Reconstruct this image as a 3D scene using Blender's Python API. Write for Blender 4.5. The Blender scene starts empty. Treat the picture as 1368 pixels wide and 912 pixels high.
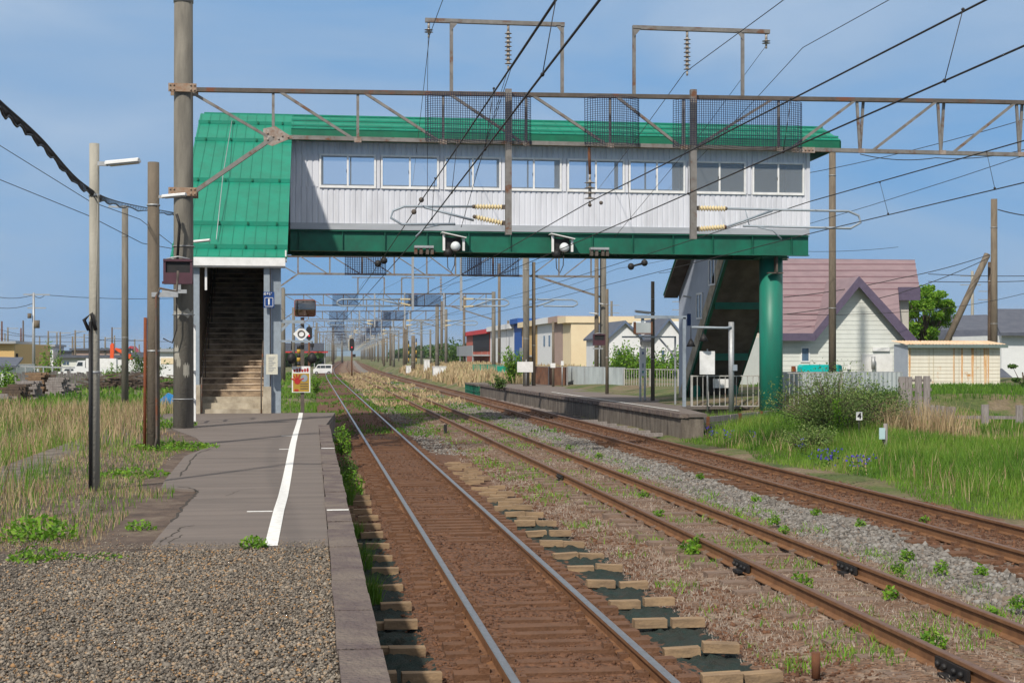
import bpy, bmesh, math, random
import numpy as np
from math import sin, cos, radians, pi, sqrt
random.seed(7); RNG = np.random.default_rng(11)
C = bpy.context.scene.collection
# ------------------------------------------------------------------ camera
F = 1900.0; W0, H0 = 1368.0, 912.0; CX, HY = 684.0, 475.0; EYE = 2.3
YAW = math.atan((684-418)/F); SA, CA = sin(YAW), cos(YAW)
cam = bpy.data.cameras.new('camera'); co = bpy.data.objects.new('camera', cam); C.objects.link(co)
cam.sensor_width = 36; cam.lens = 36*F/W0; cam.shift_y = (HY-H0/2)/W0
cam.clip_start = 0.3; cam.clip_end = 20000
co.location = (0, 0, EYE); co.rotation_euler = (pi/2, 0, -YAW)
bpy.context.scene.camera = co
# ------------------------------------------------------------------ light
SUNV = (0.6, 1.0, -1.05)
_h = math.hypot(SUNV[0], SUNV[1]); ELEV = math.atan2(-SUNV[2], _h)
sl = bpy.data.lights.new('sun', 'SUN'); sl.energy = 4.2; sl.angle = radians(2.2); sl.color = (1, .93, .82)
so = bpy.data.objects.new('sun', sl); C.objects.link(so); so.location = (-20, -20, 40)
from mathutils import Vector, Matrix
so.rotation_euler = Vector(SUNV).to_track_quat('-Z', 'Y').to_euler()
w = bpy.data.worlds.new('World'); bpy.context.scene.world = w; w.use_nodes = True
nt = w.node_tree; N = nt.nodes; L = nt.links
bg = N['Background']; bg.inputs[1].default_value = 0.1
sky = N.new('ShaderNodeTexSky'); sky.sky_type = 'NISHITA'; sky.sun_disc = False
sky.sun_elevation = ELEV; sky.sun_rotation = math.atan2(-SUNV[0], -SUNV[1]) % (2*pi)
tc = N.new('ShaderNodeTexCoord'); mp = N.new('ShaderNodeMapping'); mp.inputs['Scale'].default_value = (1.2, 1.2, 4.5)
L.new(tc.outputs['Generated'], mp.inputs[0])
nz = N.new('ShaderNodeTexNoise'); nz.inputs['Scale'].default_value = 2.3; nz.inputs['Detail'].default_value = 6; nz.inputs['Roughness'].default_value = .5; nz.inputs['Distortion'].default_value = .4
L.new(mp.outputs[0], nz.inputs['Vector'])
cr = N.new('ShaderNodeValToRGB'); cr.color_ramp.elements[0].position = .29; cr.color_ramp.elements[1].position = .51
e3 = cr.color_ramp.elements.new(.70); e3.color = (4.3, 5.6, 7.4, 1)
cr.color_ramp.elements[0].color = (1.55, 3.7, 6.9, 1); cr.color_ramp.elements[1].color = (2.9, 4.5, 6.8, 1)
s0 = N.new('ShaderNodeSeparateXYZ'); L.new(tc.outputs['Generated'], s0.inputs[0])
ma_ = N.new('ShaderNodeMath'); ma_.operation = 'MULTIPLY_ADD'; L.new(s0.outputs[2], ma_.inputs[0]); ma_.inputs[1].default_value = .9; ma_.inputs[2].default_value = -.15
mb_ = N.new('ShaderNodeMath'); mb_.operation = 'ADD'; L.new(nz.outputs[0], mb_.inputs[0]); L.new(ma_.outputs[0], mb_.inputs[1]); L.new(mb_.outputs[0], cr.inputs[0])
mx = N.new('ShaderNodeMixRGB'); mx.inputs[0].default_value = .93
L.new(sky.outputs[0], mx.inputs[1]); L.new(cr.outputs[0], mx.inputs[2])
# white sky added above the view as soft neutral fill light
sz = N.new('ShaderNodeSeparateXYZ'); L.new(tc.outputs['Generated'], sz.inputs[0])
hr = N.new('ShaderNodeMapRange'); hr.inputs[1].default_value = .30; hr.inputs[2].default_value = .62; L.new(sz.outputs[2], hr.inputs[0])
m2 = N.new('ShaderNodeMixRGB'); L.new(hr.outputs[0], m2.inputs[0]); L.new(mx.outputs[0], m2.inputs[1]); m2.inputs[2].default_value = (6.6, 6.5, 6.4, 1)
L.new(m2.outputs[0], bg.inputs[0])
vs = bpy.context.scene.view_settings; vs.view_transform = 'Standard'; vs.look = 'None'; vs.exposure = 0.0; vs.gamma = 1; vs.use_curve_mapping = False
# ------------------------------------------------------------------ pixel helpers (photo pixels -> world)
def dirv(px, py):
    u = (px-CX)/F; v = (HY-py)/F
    return (SA+u*CA, CA-u*SA, v)
def PY(px, py, Y):            # point on the plane y = Y
    d = dirv(px, py); t = Y/d[1]
    return (d[0]*t, Y, EYE+d[2]*t)
def G(px, py, z=0.0):         # point on the plane z
    d = dirv(px, py); t = (z-EYE)/d[2]
    return (d[0]*t, d[1]*t, z)
def PX(px, Y): return PY(px, HY, Y)[0]
def off(Y):                   # the line bends slightly to the right beyond the crossing
    Y = np.asarray(Y, float); s = .025/170
    return np.where(Y < 130, 0, np.where(Y < 300, .5*s*(Y-130)**2, .5*s*170**2+.025*(Y-300)))
# ------------------------------------------------------------------ materials
MATS = {}
def mat(name, c1, c2=None, rough=.7, metal=0., scale=6., bump=0., bscale=40., spec=.4, rust=0., rustc=(.22,.075,.025), stretch=(1,1,1), lo=.35, hi=.65, attr=None, trans=0, alpha=1, coord='pos', rscale=1.5):
    if name in MATS: return MATS[name]
    m = bpy.data.materials.new(name); m.use_nodes = True; n = m.node_tree.nodes; l = m.node_tree.links
    b = n['Principled BSDF']; b.inputs['Roughness'].default_value = rough; b.inputs['Metallic'].default_value = metal
    b.inputs['Specular IOR Level'].default_value = spec
    g = n.new('ShaderNodeNewGeometry'); mp = n.new('ShaderNodeMapping'); mp.inputs['Scale'].default_value = stretch
    l.new(g.outputs['Position'], mp.inputs[0])
    if c2 is None: c2 = tuple(x*.78 for x in c1)
    no = n.new('ShaderNodeTexNoise'); no.inputs['Scale'].default_value = scale; no.inputs['Detail'].default_value = 5; no.inputs['Roughness'].default_value = .65
    l.new(mp.outputs[0], no.inputs['Vector'])
    r = n.new('ShaderNodeValToRGB'); e = r.color_ramp.elements
    e[0].position = lo; e[1].position = hi; e[0].color = (*c1, 1); e[1].color = (*c2, 1)
    l.new(no.outputs[0], r.inputs[0]); out = r.outputs[0]
    if attr:                   # list of colours picked per grain / blade
        a = n.new('ShaderNodeAttribute'); a.attribute_name = 'v'
        r2 = n.new('ShaderNodeValToRGB'); r2.color_ramp.interpolation = 'LINEAR'
        ee = r2.color_ramp.elements
        while len(ee) < len(attr): ee.new(.5)
        for i, cc in enumerate(attr): ee[i].position = i/(len(attr)-1); ee[i].color = (*cc, 1)
        l.new(a.outputs['Fac'], r2.inputs[0])
        mm = n.new('ShaderNodeMixRGB'); mm.blend_type = 'MULTIPLY'; mm.inputs[0].default_value = .6
        l.new(r2.outputs[0], mm.inputs[1]); l.new(out, mm.inputs[2]); out = mm.outputs[0]
    if rust > 0:
        n2 = n.new('ShaderNodeTexNoise'); n2.inputs['Scale'].default_value = rscale; n2.inputs['Detail'].default_value = 9; n2.inputs['Roughness'].default_value = .75
        l.new(g.outputs['Position'], n2.inputs['Vector'])
        rr = n.new('ShaderNodeValToRGB'); k = .72-rust*.4
        rr.color_ramp.elements[0].position = k; rr.color_ramp.elements[1].position = k+.08
        l.new(n2.outputs[0], rr.inputs[0])
        mm = n.new('ShaderNodeMixRGB'); mm.inputs[2].default_value = (*rustc, 1)
        l.new(rr.outputs[0], mm.inputs[0]); l.new(out, mm.inputs[1]); out = mm.outputs[0]
    l.new(out, b.inputs['Base Color'])
    if bump > 0:
        n3 = n.new('ShaderNodeTexNoise'); n3.inputs['Scale'].default_value = bscale; n3.inputs['Detail'].default_value = 4
        l.new(g.outputs['Position'], n3.inputs['Vector'])
        bp = n.new('ShaderNodeBump'); bp.inputs['Strength'].default_value = bump; bp.inputs['Distance'].default_value = .03
        l.new(n3.outputs[0], bp.inputs['Height']); l.new(bp.outputs[0], b.inputs['Normal'])
    if trans: 
        b.inputs['Transmission Weight'].default_value = 0
        t = n.new('ShaderNodeBsdfTranslucent'); l.new(out, t.inputs[0]); ms = n.new('ShaderNodeMixShader'); ms.inputs[0].default_value = trans
        l.new(b.outputs[0], ms.inputs[1]); l.new(t.outputs[0], ms.inputs[2]); l.new(ms.outputs[0], n['Material Output'].inputs[0])
    MATS[name] = m; return m
def glass(name, col=(.8,.9,1), refl=.12):
    m = bpy.data.materials.new(name); m.use_nodes = True; n = m.node_tree.nodes; l = m.node_tree.links
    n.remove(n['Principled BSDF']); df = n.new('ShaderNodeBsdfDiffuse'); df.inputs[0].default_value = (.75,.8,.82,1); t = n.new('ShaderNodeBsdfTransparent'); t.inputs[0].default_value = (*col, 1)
    g = n.new('ShaderNodeBsdfGlossy'); g.inputs['Roughness'].default_value = .03; g.inputs[0].default_value = (1,1,1,1)
    f = n.new('ShaderNodeFresnel'); f.inputs[0].default_value = 1.5
    ms = n.new('ShaderNodeMixShader'); l.new(f.outputs[0], ms.inputs[0]); l.new(t.outputs[0], ms.inputs[1]); l.new(g.outputs[0], ms.inputs[2])
    m2 = n.new('ShaderNodeMixShader'); m2.inputs[0].default_value = .17; l.new(ms.outputs[0], m2.inputs[1]); l.new(df.outputs[0], m2.inputs[2]); l.new(m2.outputs[0], n['Material Output'].inputs[0]); return m  # white diffuse layer stands in for reflections in the panes
def emis(name, c, s):
    m = bpy.data.materials.new(name); m.use_nodes = True; b = m.node_tree.nodes['Principled BSDF']
    b.inputs['Base Color'].default_value = (*c, 1); b.inputs['Emission Color'].default_value = (*c, 1); b.inputs['Emission Strength'].default_value = s; return m
M = {}
M['conc'] = mat('pole_concrete', (.205,.188,.158), (.125,.115,.098), .9, scale=1.6, stretch=(3,3,.5), bump=.35, bscale=30)
M['conc_pale'] = mat('pale_concrete', (.36,.34,.29), (.25,.235,.2), .9, scale=2, stretch=(3,3,.5), bump=.3, bscale=30)
M['conc_brown'] = mat('brown_concrete', (.19,.155,.115), (.12,.098,.075), .9, scale=2, stretch=(3,3,.5), bump=.4, bscale=30)
M['steel_rusty'] = mat('weathered_steel', (.235,.22,.205), (.16,.148,.136), .6, .2, scale=5, rust=.43, rustc=(.16,.07,.035), rscale=2.5)
M['steel_dark'] = mat('dark_weathered_steel', (.12,.10,.085), (.085,.068,.055), .7, .1, scale=5, rust=.45, rustc=(.17,.06,.028), rscale=2)
M['galv'] = mat('galvanised_steel', (.42,.43,.44), (.33,.34,.35), .5, .4, scale=8, rust=.12, rscale=4)
M['galv_blue'] = mat('painted_grey_steel', (.30,.35,.40), (.25,.29,.33), .5, .1, scale=8, rust=.13, rscale=4)
M['wire'] = mat('wire_dark', (.035,.035,.04), (.05,.045,.045), .6, .3)
M['ceramic'] = mat('cream_porcelain', (.70,.60,.38), (.6,.5,.3), .3, scale=10)
M['ceramic_brown'] = mat('dirty_porcelain', (.42,.38,.33), (.2,.16,.13), .35, scale=20)
M['net'] = mat('black_net', (.014,.018,.045), (.02,.026,.06), .8)
M['green_roof'] = mat('green_roof_metal', (.004,.235,.150), (.008,.185,.118), .5, .0, scale=1.6, bump=.12, bscale=5, rust=.12, rustc=(.004,.12,.07), spec=.4)
M['green_dark'] = mat('green_fascia', (.004,.15,.075), (.006,.11,.06), .5, scale=2)
M['green_girder'] = mat('green_girder_paint', (.006,.14,.085), (.01,.095,.06), .5, scale=1.5, rust=.20, rustc=(.12,.05,.02), rscale=1.1)
M['green_column'] = mat('green_column_paint', (.010,.20,.138), (.018,.15,.105), .46, scale=1.6, stretch=(2,2,.3), rust=.17, rustc=(.12,.05,.02), rscale=1.0)
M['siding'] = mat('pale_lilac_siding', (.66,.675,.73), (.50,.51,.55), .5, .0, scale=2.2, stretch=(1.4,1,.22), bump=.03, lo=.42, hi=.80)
M['siding_grey'] = mat('grey_blue_siding', (.40,.44,.52), (.34,.38,.46), .6, scale=1.5)  # grey-blue cladding of the stair sides, shed side and yard buildings
M['grey_band'] = mat('grey_band_metal', (.42,.44,.47), (.36,.38,.41), .5, .2, scale=2, stretch=(.4,1,3), rust=.05)
M['white'] = mat('white_paint', (.80,.80,.80), (.68,.68,.67), .5, scale=4)
M['white_line'] = mat('white_line_paint', (.80,.80,.78), (.62,.61,.58), .8, scale=14, lo=.45, hi=.75, bump=.3, bscale=90, rust=.10, rustc=(.25,.22,.2), rscale=22)
M['stair'] = mat('stair_concrete', (.44,.33,.22), (.14,.10,.07), .9, scale=1.7, stretch=(1.2,1,2), bump=.3, lo=.38, hi=.6)
M['stair_wall'] = mat('stair_inner_wall', (.34,.27,.20), (.18,.145,.11), .9, scale=1.2)
M['stair_pale'] = mat('pale_step_concrete', (.50,.44,.34), (.28,.235,.175), .9, scale=2.5, bump=.3)
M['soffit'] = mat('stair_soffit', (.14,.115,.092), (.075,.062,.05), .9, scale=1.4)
M['blackish'] = mat('black_housing', (.012,.012,.014), (.02,.018,.018), .6)
M['maroon'] = mat('maroon_box', (.085,.032,.045), (.06,.025,.035), .5)
M['asphalt'] = mat('platform_asphalt', (.195,.163,.145), (.14,.118,.106), .92, scale=1.3, stretch=(.3,2.6,1), bump=.5, bscale=110, rust=.22, rustc=(.105,.088,.078), rscale=1.6)
M['kerb'] = mat('kerb_concrete', (.105,.078,.078), (.185,.15,.125), .9, scale=2.6, bump=1, bscale=32, rust=.15, rustc=(.26,.23,.2), rscale=6)
M['platwall'] = mat('platform_wall_concrete', (.20,.17,.14), (.08,.065,.055), .95, scale=1.8, stretch=(2,2,.5), bump=.5, bscale=20)
M['wood_new'] = mat('fresh_timber', (.33,.225,.13), (.19,.13,.08), .85, scale=3, stretch=(1,5,5), bump=.3)
M['wood_old'] = mat('grey_timber', (.30,.27,.26), (.17,.145,.135), .9, scale=3, stretch=(6,6,.7), bump=.4)
M['wood_dark'] = mat('dark_timber', (.12,.085,.06), (.07,.05,.04), .9, scale=4, bump=.3)
M['wood_tan'] = mat('tan_timber', (.26,.17,.10), (.16,.10,.06), .9, scale=4, bump=.3)
M['mat_green'] = mat('ballast_mat_mesh', (.018,.040,.036), (.030,.034,.028), .95, scale=7, bump=1, bscale=70, rust=.30, rustc=(.07,.038,.022), rscale=4)
M['rust'] = mat('rust_brown', (.16,.065,.03), (.09,.038,.02), .85, .1, scale=8)
M['rust_or'] = mat('orange_rust', (.20,.055,.018), (.14,.04,.015), .8, scale=8)
M['rail_side'] = mat('rusty_rail', (.25,.125,.058), (.17,.082,.04), .75, .2, scale=6)
M['rail_top'] = mat('polished_rail', (.50,.48,.47), (.42,.39,.37), .38, 1.0, scale=10)
M['rail_top_dull'] = mat('dull_rail_top', (.26,.15,.10), (.20,.11,.07), .5, .6, scale=10)
M['sleeper'] = mat('rust_stained_sleeper', (.155,.078,.043), (.11,.055,.031), .9, scale=5, bump=.4)
M['sleeper_wood'] = mat('weathered_wood_sleeper', (.24,.17,.13), (.13,.09,.07), .9, scale=4, stretch=(1,8,8), bump=.4)
M['yellow'] = mat('yellow_paint', (.45,.27,.03), (.38,.22,.03), .6)
M['red'] = mat('red_paint', (.62,.03,.03), (.5,.03,.03), .5)
M['blue_sign'] = mat('blue_sign', (.012,.055,.22), (.012,.05,.2), .4)
M['teal'] = mat('teal_tank', (.0,.50,.47), (.0,.42,.40), .4)
M['orange'] = mat('orange_machine', (.78,.10,.02), (.68,.09,.02), .5)
M['tyre'] = mat('tyre_black', (.02,.02,.02), (.03,.03,.03), .9)
M['carwhite'] = mat('car_white', (.75,.76,.77), (.7,.71,.72), .25, spec=.5)
M['carglass'] = mat('car_glass', (.03,.04,.05), (.05,.06,.07), .1, spec=.6)
M['leaf'] = mat('leaf_green', (1,1,1), (.6,.6,.6), .6, attr=[(.035,.085,.014),(.07,.15,.02),(.12,.21,.035)], trans=.3, scale=1.5)
M['leaf_bright'] = mat('leaf_bright_green', (1,1,1), (.65,.65,.65), .6, attr=[(.07,.20,.010),(.16,.34,.02),(.27,.44,.04)], trans=.35, scale=1.5)
M['leaf_grey'] = mat('leaf_grey_green', (1,1,1), (.7,.7,.7), .6, attr=[(.09,.16,.04),(.17,.27,.06),(.28,.36,.11)], trans=.3, scale=1.5)
M['grass'] = mat('grass_green', (1,1,1), (.6,.65,.6), .7, attr=[(.045,.115,.012),(.10,.22,.018),(.17,.31,.03),(.30,.33,.09)], trans=.3, scale=.6)
M['grass_dry'] = mat('dry_grass', (1,1,1), (.75,.72,.7), .8, attr=[(.26,.165,.10),(.42,.30,.17),(.60,.48,.29),(.20,.27,.05)], trans=.25, scale=.8)
M['grass_pale'] = mat('pale_dead_grass', (1,1,1), (.8,.8,.8), .8, attr=[(.28,.22,.18),(.50,.44,.38),(.34,.25,.19)], trans=.2, scale=.8)
M['petal'] = mat('violet_petals', (1,1,1), (.8,.8,.8), .6, attr=[(.06,.04,.38),(.12,.08,.6)], trans=.2)
M['bark'] = mat('bark', (.10,.075,.055), (.06,.045,.035), .9, scale=8, stretch=(3,3,.6), bump=.5)
M['gravel'] = mat('platform_gravel_stones', (1,1,1), (.75,.72,.7), .85, attr=[(.065,.058,.05),(.15,.13,.108),(.21,.185,.155),(.17,.142,.115),(.34,.30,.245),(.36,.20,.08)], scale=1.1)
M['stone_rust'] = mat('rust_brown_ballast', (1,1,1), (.6,.55,.5), .9, attr=[(.075,.034,.019),(.13,.062,.034),(.18,.088,.048),(.11,.052,.029)], scale=1.2)
M['stone_grey'] = mat('grey_ballast', (1,1,1), (.8,.78,.76), .85, attr=[(.10,.09,.08),(.18,.165,.15),(.27,.26,.245),(.17,.13,.10)], scale=1.2)
M['stone_brown'] = mat('brown_siding_ballast', (1,1,1), (.75,.72,.7), .9, attr=[(.11,.062,.038),(.18,.108,.07),(.27,.195,.145),(.14,.078,.048)], scale=1.2)
M['cream_siding'] = mat('cream_house_siding', (.70,.72,.68), (.64,.66,.62), .6, scale=2)
M['purple'] = mat('purple_trim', (.115,.092,.145), (.095,.075,.12), .5)
M['pink_roof'] = mat('mauve_pink_roof', (.27,.19,.205), (.22,.155,.17), .55, scale=1.3, stretch=(1,1,3))
M['blue_roof'] = mat('dark_slate_roof', (.07,.08,.11), (.10,.11,.14), .6, scale=2)
M['shed_front'] = mat('beige_shed_panel', (.80,.76,.66), (.72,.67,.56), .6, scale=4, stretch=(1.8,1,.06), rust=.36, rustc=(.55,.25,.06), rscale=1.2)
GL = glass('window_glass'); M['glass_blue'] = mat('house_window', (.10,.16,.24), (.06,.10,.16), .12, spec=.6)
# ------------------------------------------------------------------ mesh helpers
ORG = {}
def wloc(o): return ORG.get(o.name, (0,0,0)) if o else (0,0,0)
class MB:
    def __init__(s): s.v = []; s.f = []; s.mi = []; s.cur = 0; s.sm = []; s.st = []
    def each(s, name, m, parent):     # one object per shape added
        for a, b in zip(s.st, s.st[1:]+[(len(s.v), len(s.f))]):
            q = MB(); q.v = s.v[a[0]:b[0]]; q.f = [tuple(i-a[0] for i in f) for f in s.f[a[1]:b[1]]]; q.mi = s.mi[a[1]:b[1]]; q.sm = s.sm[a[1]:b[1]]; q.build(name, m, parent)
    def add(s, vs, fs, smooth=False):
        s.st.append((len(s.v), len(s.f))); b = len(s.v); s.v += [tuple(x) for x in vs]
        for f in fs: s.f.append(tuple(b+i for i in f)); s.mi.append(s.cur); s.sm.append(smooth)
        return s
    def box(s, c, d, rz=0):
        hx, hy, hz = d[0]/2, d[1]/2, d[2]/2; cr, sr = cos(rz), sin(rz); vs = []
        for z in (-hz, hz):
            for x, y in ((-hx,-hy),(hx,-hy),(hx,hy),(-hx,hy)):
                vs.append((c[0]+x*cr-y*sr, c[1]+x*sr+y*cr, c[2]+z))
        return s.add(vs, [(3,2,1,0),(4,5,6,7),(0,1,5,4),(1,2,6,5),(2,3,7,6),(3,0,4,7)])
    def bx(s, x0, x1, y0, y1, z0, z1): return s.box(((x0+x1)/2,(y0+y1)/2,(z0+z1)/2),(abs(x1-x0),abs(y1-y0),abs(z1-z0)))
    def bar(s, p, q, w, h=None, up=(0,0,1)):
        h = h or w; p = Vector(p); q = Vector(q); d = (q-p).normalized(); upv = Vector(up)
        if abs(d.dot(upv)) > .97: upv = Vector((0,1,0))
        a = d.cross(upv).normalized()*w/2; b = a.normalized().cross(d).normalized()*h/2; vs = []
        for e in (p, q):
            for i, j in ((-1,-1),(1,-1),(1,1),(-1,1)): vs.append(e+a*i+b*j)
        return s.add(vs, [(3,2,1,0),(4,5,6,7),(0,1,5,4),(1,2,6,5),(2,3,7,6),(3,0,4,7)])
    def angle(s, p, q, w, t=.012):    # L-section steel member
        p = Vector(p); q = Vector(q)
        s.bar(p, q, t, w); s.bar(p+Vector((0,w/2,-w/2)), q+Vector((0,w/2,-w/2)), w, t); return s
    def tube(s, pts, r, n=8, cap=True, smooth=True):
        pts = [Vector(p) for p in pts]; rs = r if isinstance(r, (list, tuple)) else [r]*len(pts)
        s.st.append((len(s.v), len(s.f))); base = len(s.v); prev = None
        for i, p in enumerate(pts):
            d = (pts[min(i+1,len(pts)-1)]-pts[max(i-1,0)]).normalized()
            if prev is None:
                up = Vector((0,0,1)) if abs(d.z) < .9 else Vector((1,0,0)); a = d.cross(up).normalized()
            else: a = (prev-d*prev.dot(d)).normalized()
            prev = a; b = d.cross(a)
            for k in range(n):
                t = 2*pi*k/n; s.v.append(tuple(p+(a*cos(t)+b*sin(t))*rs[i]))
        for i in range(len(pts)-1):
            for k in range(n):
                k2 = (k+1) % n; s.f.append((base+i*n+k, base+i*n+k2, base+(i+1)*n+k2, base+(i+1)*n+k)); s.mi.append(s.cur); s.sm.append(smooth)
        if cap:
            s.f.append(tuple(base+k for k in range(n-1,-1,-1))); s.mi.append(s.cur); s.sm.append(False)
            s.f.append(tuple(base+(len(pts)-1)*n+k for k in range(n))); s.mi.append(s.cur); s.sm.append(False)
        return s
    def cyl(s, c, r0, r1, h, n=16): return s.tube([c, (c[0],c[1],c[2]+h)], [r0,r1], n)
    def ball(s, c, r, n=12):
        pts = []; rs = []
        for i in range(9):
            t = pi*i/8; pts.append((c[0],c[1],c[2]-cos(t)*r)); rs.append(max(sin(t)*r, r*.02))
        return s.tube(pts, rs, n)
    def poly(s, pts, ext):            # prism: polygon extruded by vector
        n = len(pts); e = Vector(ext); vs = [Vector(p) for p in pts]+[Vector(p)+e for p in pts]
        return s.add(vs, [tuple(range(n-1,-1,-1)), tuple(range(n,2*n))]+[(i,(i+1)%n,n+(i+1)%n,n+i) for i in range(n)])
    def quad(s, a, b, c, d): return s.add([a,b,c,d], [(0,1,2,3)])
    def build(s, name, m, parent=None, org=None):
        if isinstance(m, (list, tuple)): ms = m
        else: ms = [m]
        me = bpy.data.meshes.new(name)
        if org is None: org = wloc(parent) if parent else (0,0,0)
        me.from_pydata([(x-org[0],y-org[1],z-org[2]) for x,y,z in s.v], [], s.f)
        for x in ms: me.materials.append(x)
        me.polygons.foreach_set('material_index', s.mi); me.polygons.foreach_set('use_smooth', s.sm)
        bm = bmesh.new(); bm.from_mesh(me); bmesh.ops.recalc_face_normals(bm, faces=bm.faces); bm.to_mesh(me); bm.free()
        o = bpy.data.objects.new(name, me); C.objects.link(o); pw = wloc(parent)
        o.location = tuple(org[i]-pw[i] for i in range(3)); ORG[o.name] = org
        if parent: o.parent = parent
        return o
def tag(o, label=None, cat=None, group=None, kind=None):
    if label: o['label'] = label
    if cat: o['category'] = cat
    if group: o['group'] = group
    if kind: o['kind'] = kind
    return o
def thing(name, label, cat, loc=(0,0,0), group=None):
    o = bpy.data.objects.new(name, None); C.objects.link(o); o.location = loc; o.empty_display_size = .2; ORG[o.name] = tuple(loc)
    return tag(o, label, cat, group)
def copy_tree(o, dx, label=None, rz=None, parent=None):
    c = o.copy(); C.objects.link(c)
    if parent: c.parent = parent
    else:
        c.location = (o.location[0]+dx[0], o.location[1]+dx[1], o.location[2]+dx[2])
        if rz is not None: c.rotation_euler = (0,0,rz)
        if label: c['label'] = label
    ORG[c.name] = tuple(c.location)
    for ch in list(o.children): copy_tree(ch, None, parent=c)
    return c
def one(name, mb, m, label, cat, org, group=None): return tag(mb.build(name, m, None, org), label, cat, group)
ORD = ['first','second','third','fourth','fifth','sixth','seventh','eighth','ninth','tenth','eleventh','twelfth','thirteenth','fourteenth','fifteenth','sixteenth','seventeenth','eighteenth','nineteenth','twentieth']
def np_mesh(name, V, T, m, attr=None, smooth=False, kind='stuff', label=None, cat=None):
    me = bpy.data.meshes.new(name); nv, nf, k = len(V), len(T), T.shape[1]
    me.vertices.add(nv); me.vertices.foreach_set('co', V.astype(np.float32).ravel())
    me.loops.add(nf*k); me.loops.foreach_set('vertex_index', T.astype(np.int32).ravel())
    me.polygons.add(nf); me.polygons.foreach_set('loop_start', np.arange(0, nf*k, k, dtype=np.int32)); 
    me.polygons.foreach_set('loop_total', np.full(nf, k, dtype=np.int32)) if False else None
    if attr is not None:
        a = me.attributes.new('v', 'FLOAT', 'POINT'); a.data.foreach_set('value', attr.astype(np.float32))
    if smooth: me.polygons.foreach_set('use_smooth', np.ones(nf, bool))
    me.materials.append(m); me.update(calc_edges=True); me.validate()
    o = bpy.data.objects.new(name, me); C.objects.link(o); return tag(o, label, cat, None, kind)
# ------------------------------------------------------------------ scatterers
def value_noise(x, y, s, seed=0):
    x = x/s; y = y/s; xi = np.floor(x).astype(int); yi = np.floor(y).astype(int); fx = x-xi; fy = y-yi
    fx = fx*fx*(3-2*fx); fy = fy*fy*(3-2*fy)
    def h(a, b): 
        q = np.sin(a*127.1+b*311.7+seed*74.7)*43758.5453; return q-np.floor(q)
    return (h(xi,yi)*(1-fx)+h(xi+1,yi)*fx)*(1-fy)+(h(xi,yi+1)*(1-fx)+h(xi+1,yi+1)*fx)*fy
_t = (1+sqrt(5))/2
ICO = np.array([(-1,_t,0),(1,_t,0),(-1,-_t,0),(1,-_t,0),(0,-1,_t),(0,1,_t),(0,-1,-_t),(0,1,-_t),(_t,0,-1),(_t,0,1),(-_t,0,-1),(-_t,0,1)])/1.9
ICF = np.array([(0,11,5),(0,5,1),(0,1,7),(0,7,10),(0,10,11),(1,5,9),(5,11,4),(11,10,2),(10,7,6),(7,1,8),(3,9,4),(3,4,2),(3,2,6),(3,6,8),(3,8,9),(4,9,5),(2,4,11),(6,2,10),(8,6,7),(9,8,1)])
OCT = np.array([(1,0,0),(-1,0,0),(0,1,0),(0,-1,0),(0,0,1),(0,0,-1)],float); OCF = np.array([(0,2,4),(2,1,4),(1,3,4),(3,0,4),(2,0,5),(1,2,5),(3,1,5),(0,3,5)])
def stones(name, X, Y, Z, size, m, label, lowpoly=False, flat=.7):
    n = len(X); B, Fc = (OCT, OCF) if lowpoly else (ICO, ICF); k = len(B)
    V = np.repeat(B[None], n, 0)*(1+RNG.normal(0, .2, (n,k,3)))
    V *= (np.stack([RNG.uniform(.7,1.3,n), RNG.uniform(.6,1.1,n), RNG.uniform(.45,.85,n)],1)*flat/.7)[:,None,:]
    a = RNG.uniform(0, 2*pi, n); ca, sa = np.cos(a)[:,None], np.sin(a)[:,None]
    x = V[:,:,0]*ca-V[:,:,1]*sa; y = V[:,:,0]*sa+V[:,:,1]*ca
    b = RNG.normal(0,.5,n); cb, sb = np.cos(b)[:,None], np.sin(b)[:,None]
    z = V[:,:,2]*cb+y*sb; y = y*cb-V[:,:,2]*sb
    s = (size*RNG.lognormal(0,.3,n))[:,None]
    V = np.stack([x*s+X[:,None], y*s+Y[:,None], z*s+Z[:,None]], 2).reshape(-1,3)
    T = (Fc[None]+(np.arange(n)*k)[:,None,None]).reshape(-1,3)
    return np_mesh(name, V, T, m, np.repeat(RNG.uniform(0,1,n), k), label=label)
def blades(name, X, Y, Z, h, wd, m, label, lean=.35, vbias=None, cat=None, kind='stuff'):
    n = len(X); h = h*RNG.uniform(.55,1.25,n) if np.ndim(h) == 0 else h*RNG.uniform(.6,1.2,n)
    a = RNG.uniform(0,2*pi,n); l = RNG.uniform(.05,lean,n)*h*1.3; dx, dy = np.cos(a)*l, np.sin(a)*l
    b = RNG.uniform(0,2*pi,n); wx, wy = np.cos(b)*wd*.5, np.sin(b)*wd*.5
    P = [np.stack([X-wx,Y-wy,Z],1), np.stack([X+wx,Y+wy,Z],1),
         np.stack([X-wx*.75+dx*.35,Y-wy*.75+dy*.35,Z+h*.55],1), np.stack([X+wx*.75+dx*.35,Y+wy*.75+dy*.35,Z+h*.55],1), np.stack([X+dx,Y+dy,Z+h],1)]
    V = np.stack(P,1).reshape(-1,3); base = (np.arange(n)*5)[:,None,None]
    T = (np.array([(0,1,3),(0,3,2),(2,3,4)])[None]+base).reshape(-1,3)
    v = RNG.uniform(0,1,n) if vbias is None else np.clip(vbias+RNG.normal(0,.18,n),0,1)
    return np_mesh(name, V, T, m, np.repeat(v,5), label=label, cat=cat, kind=kind)
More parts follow.
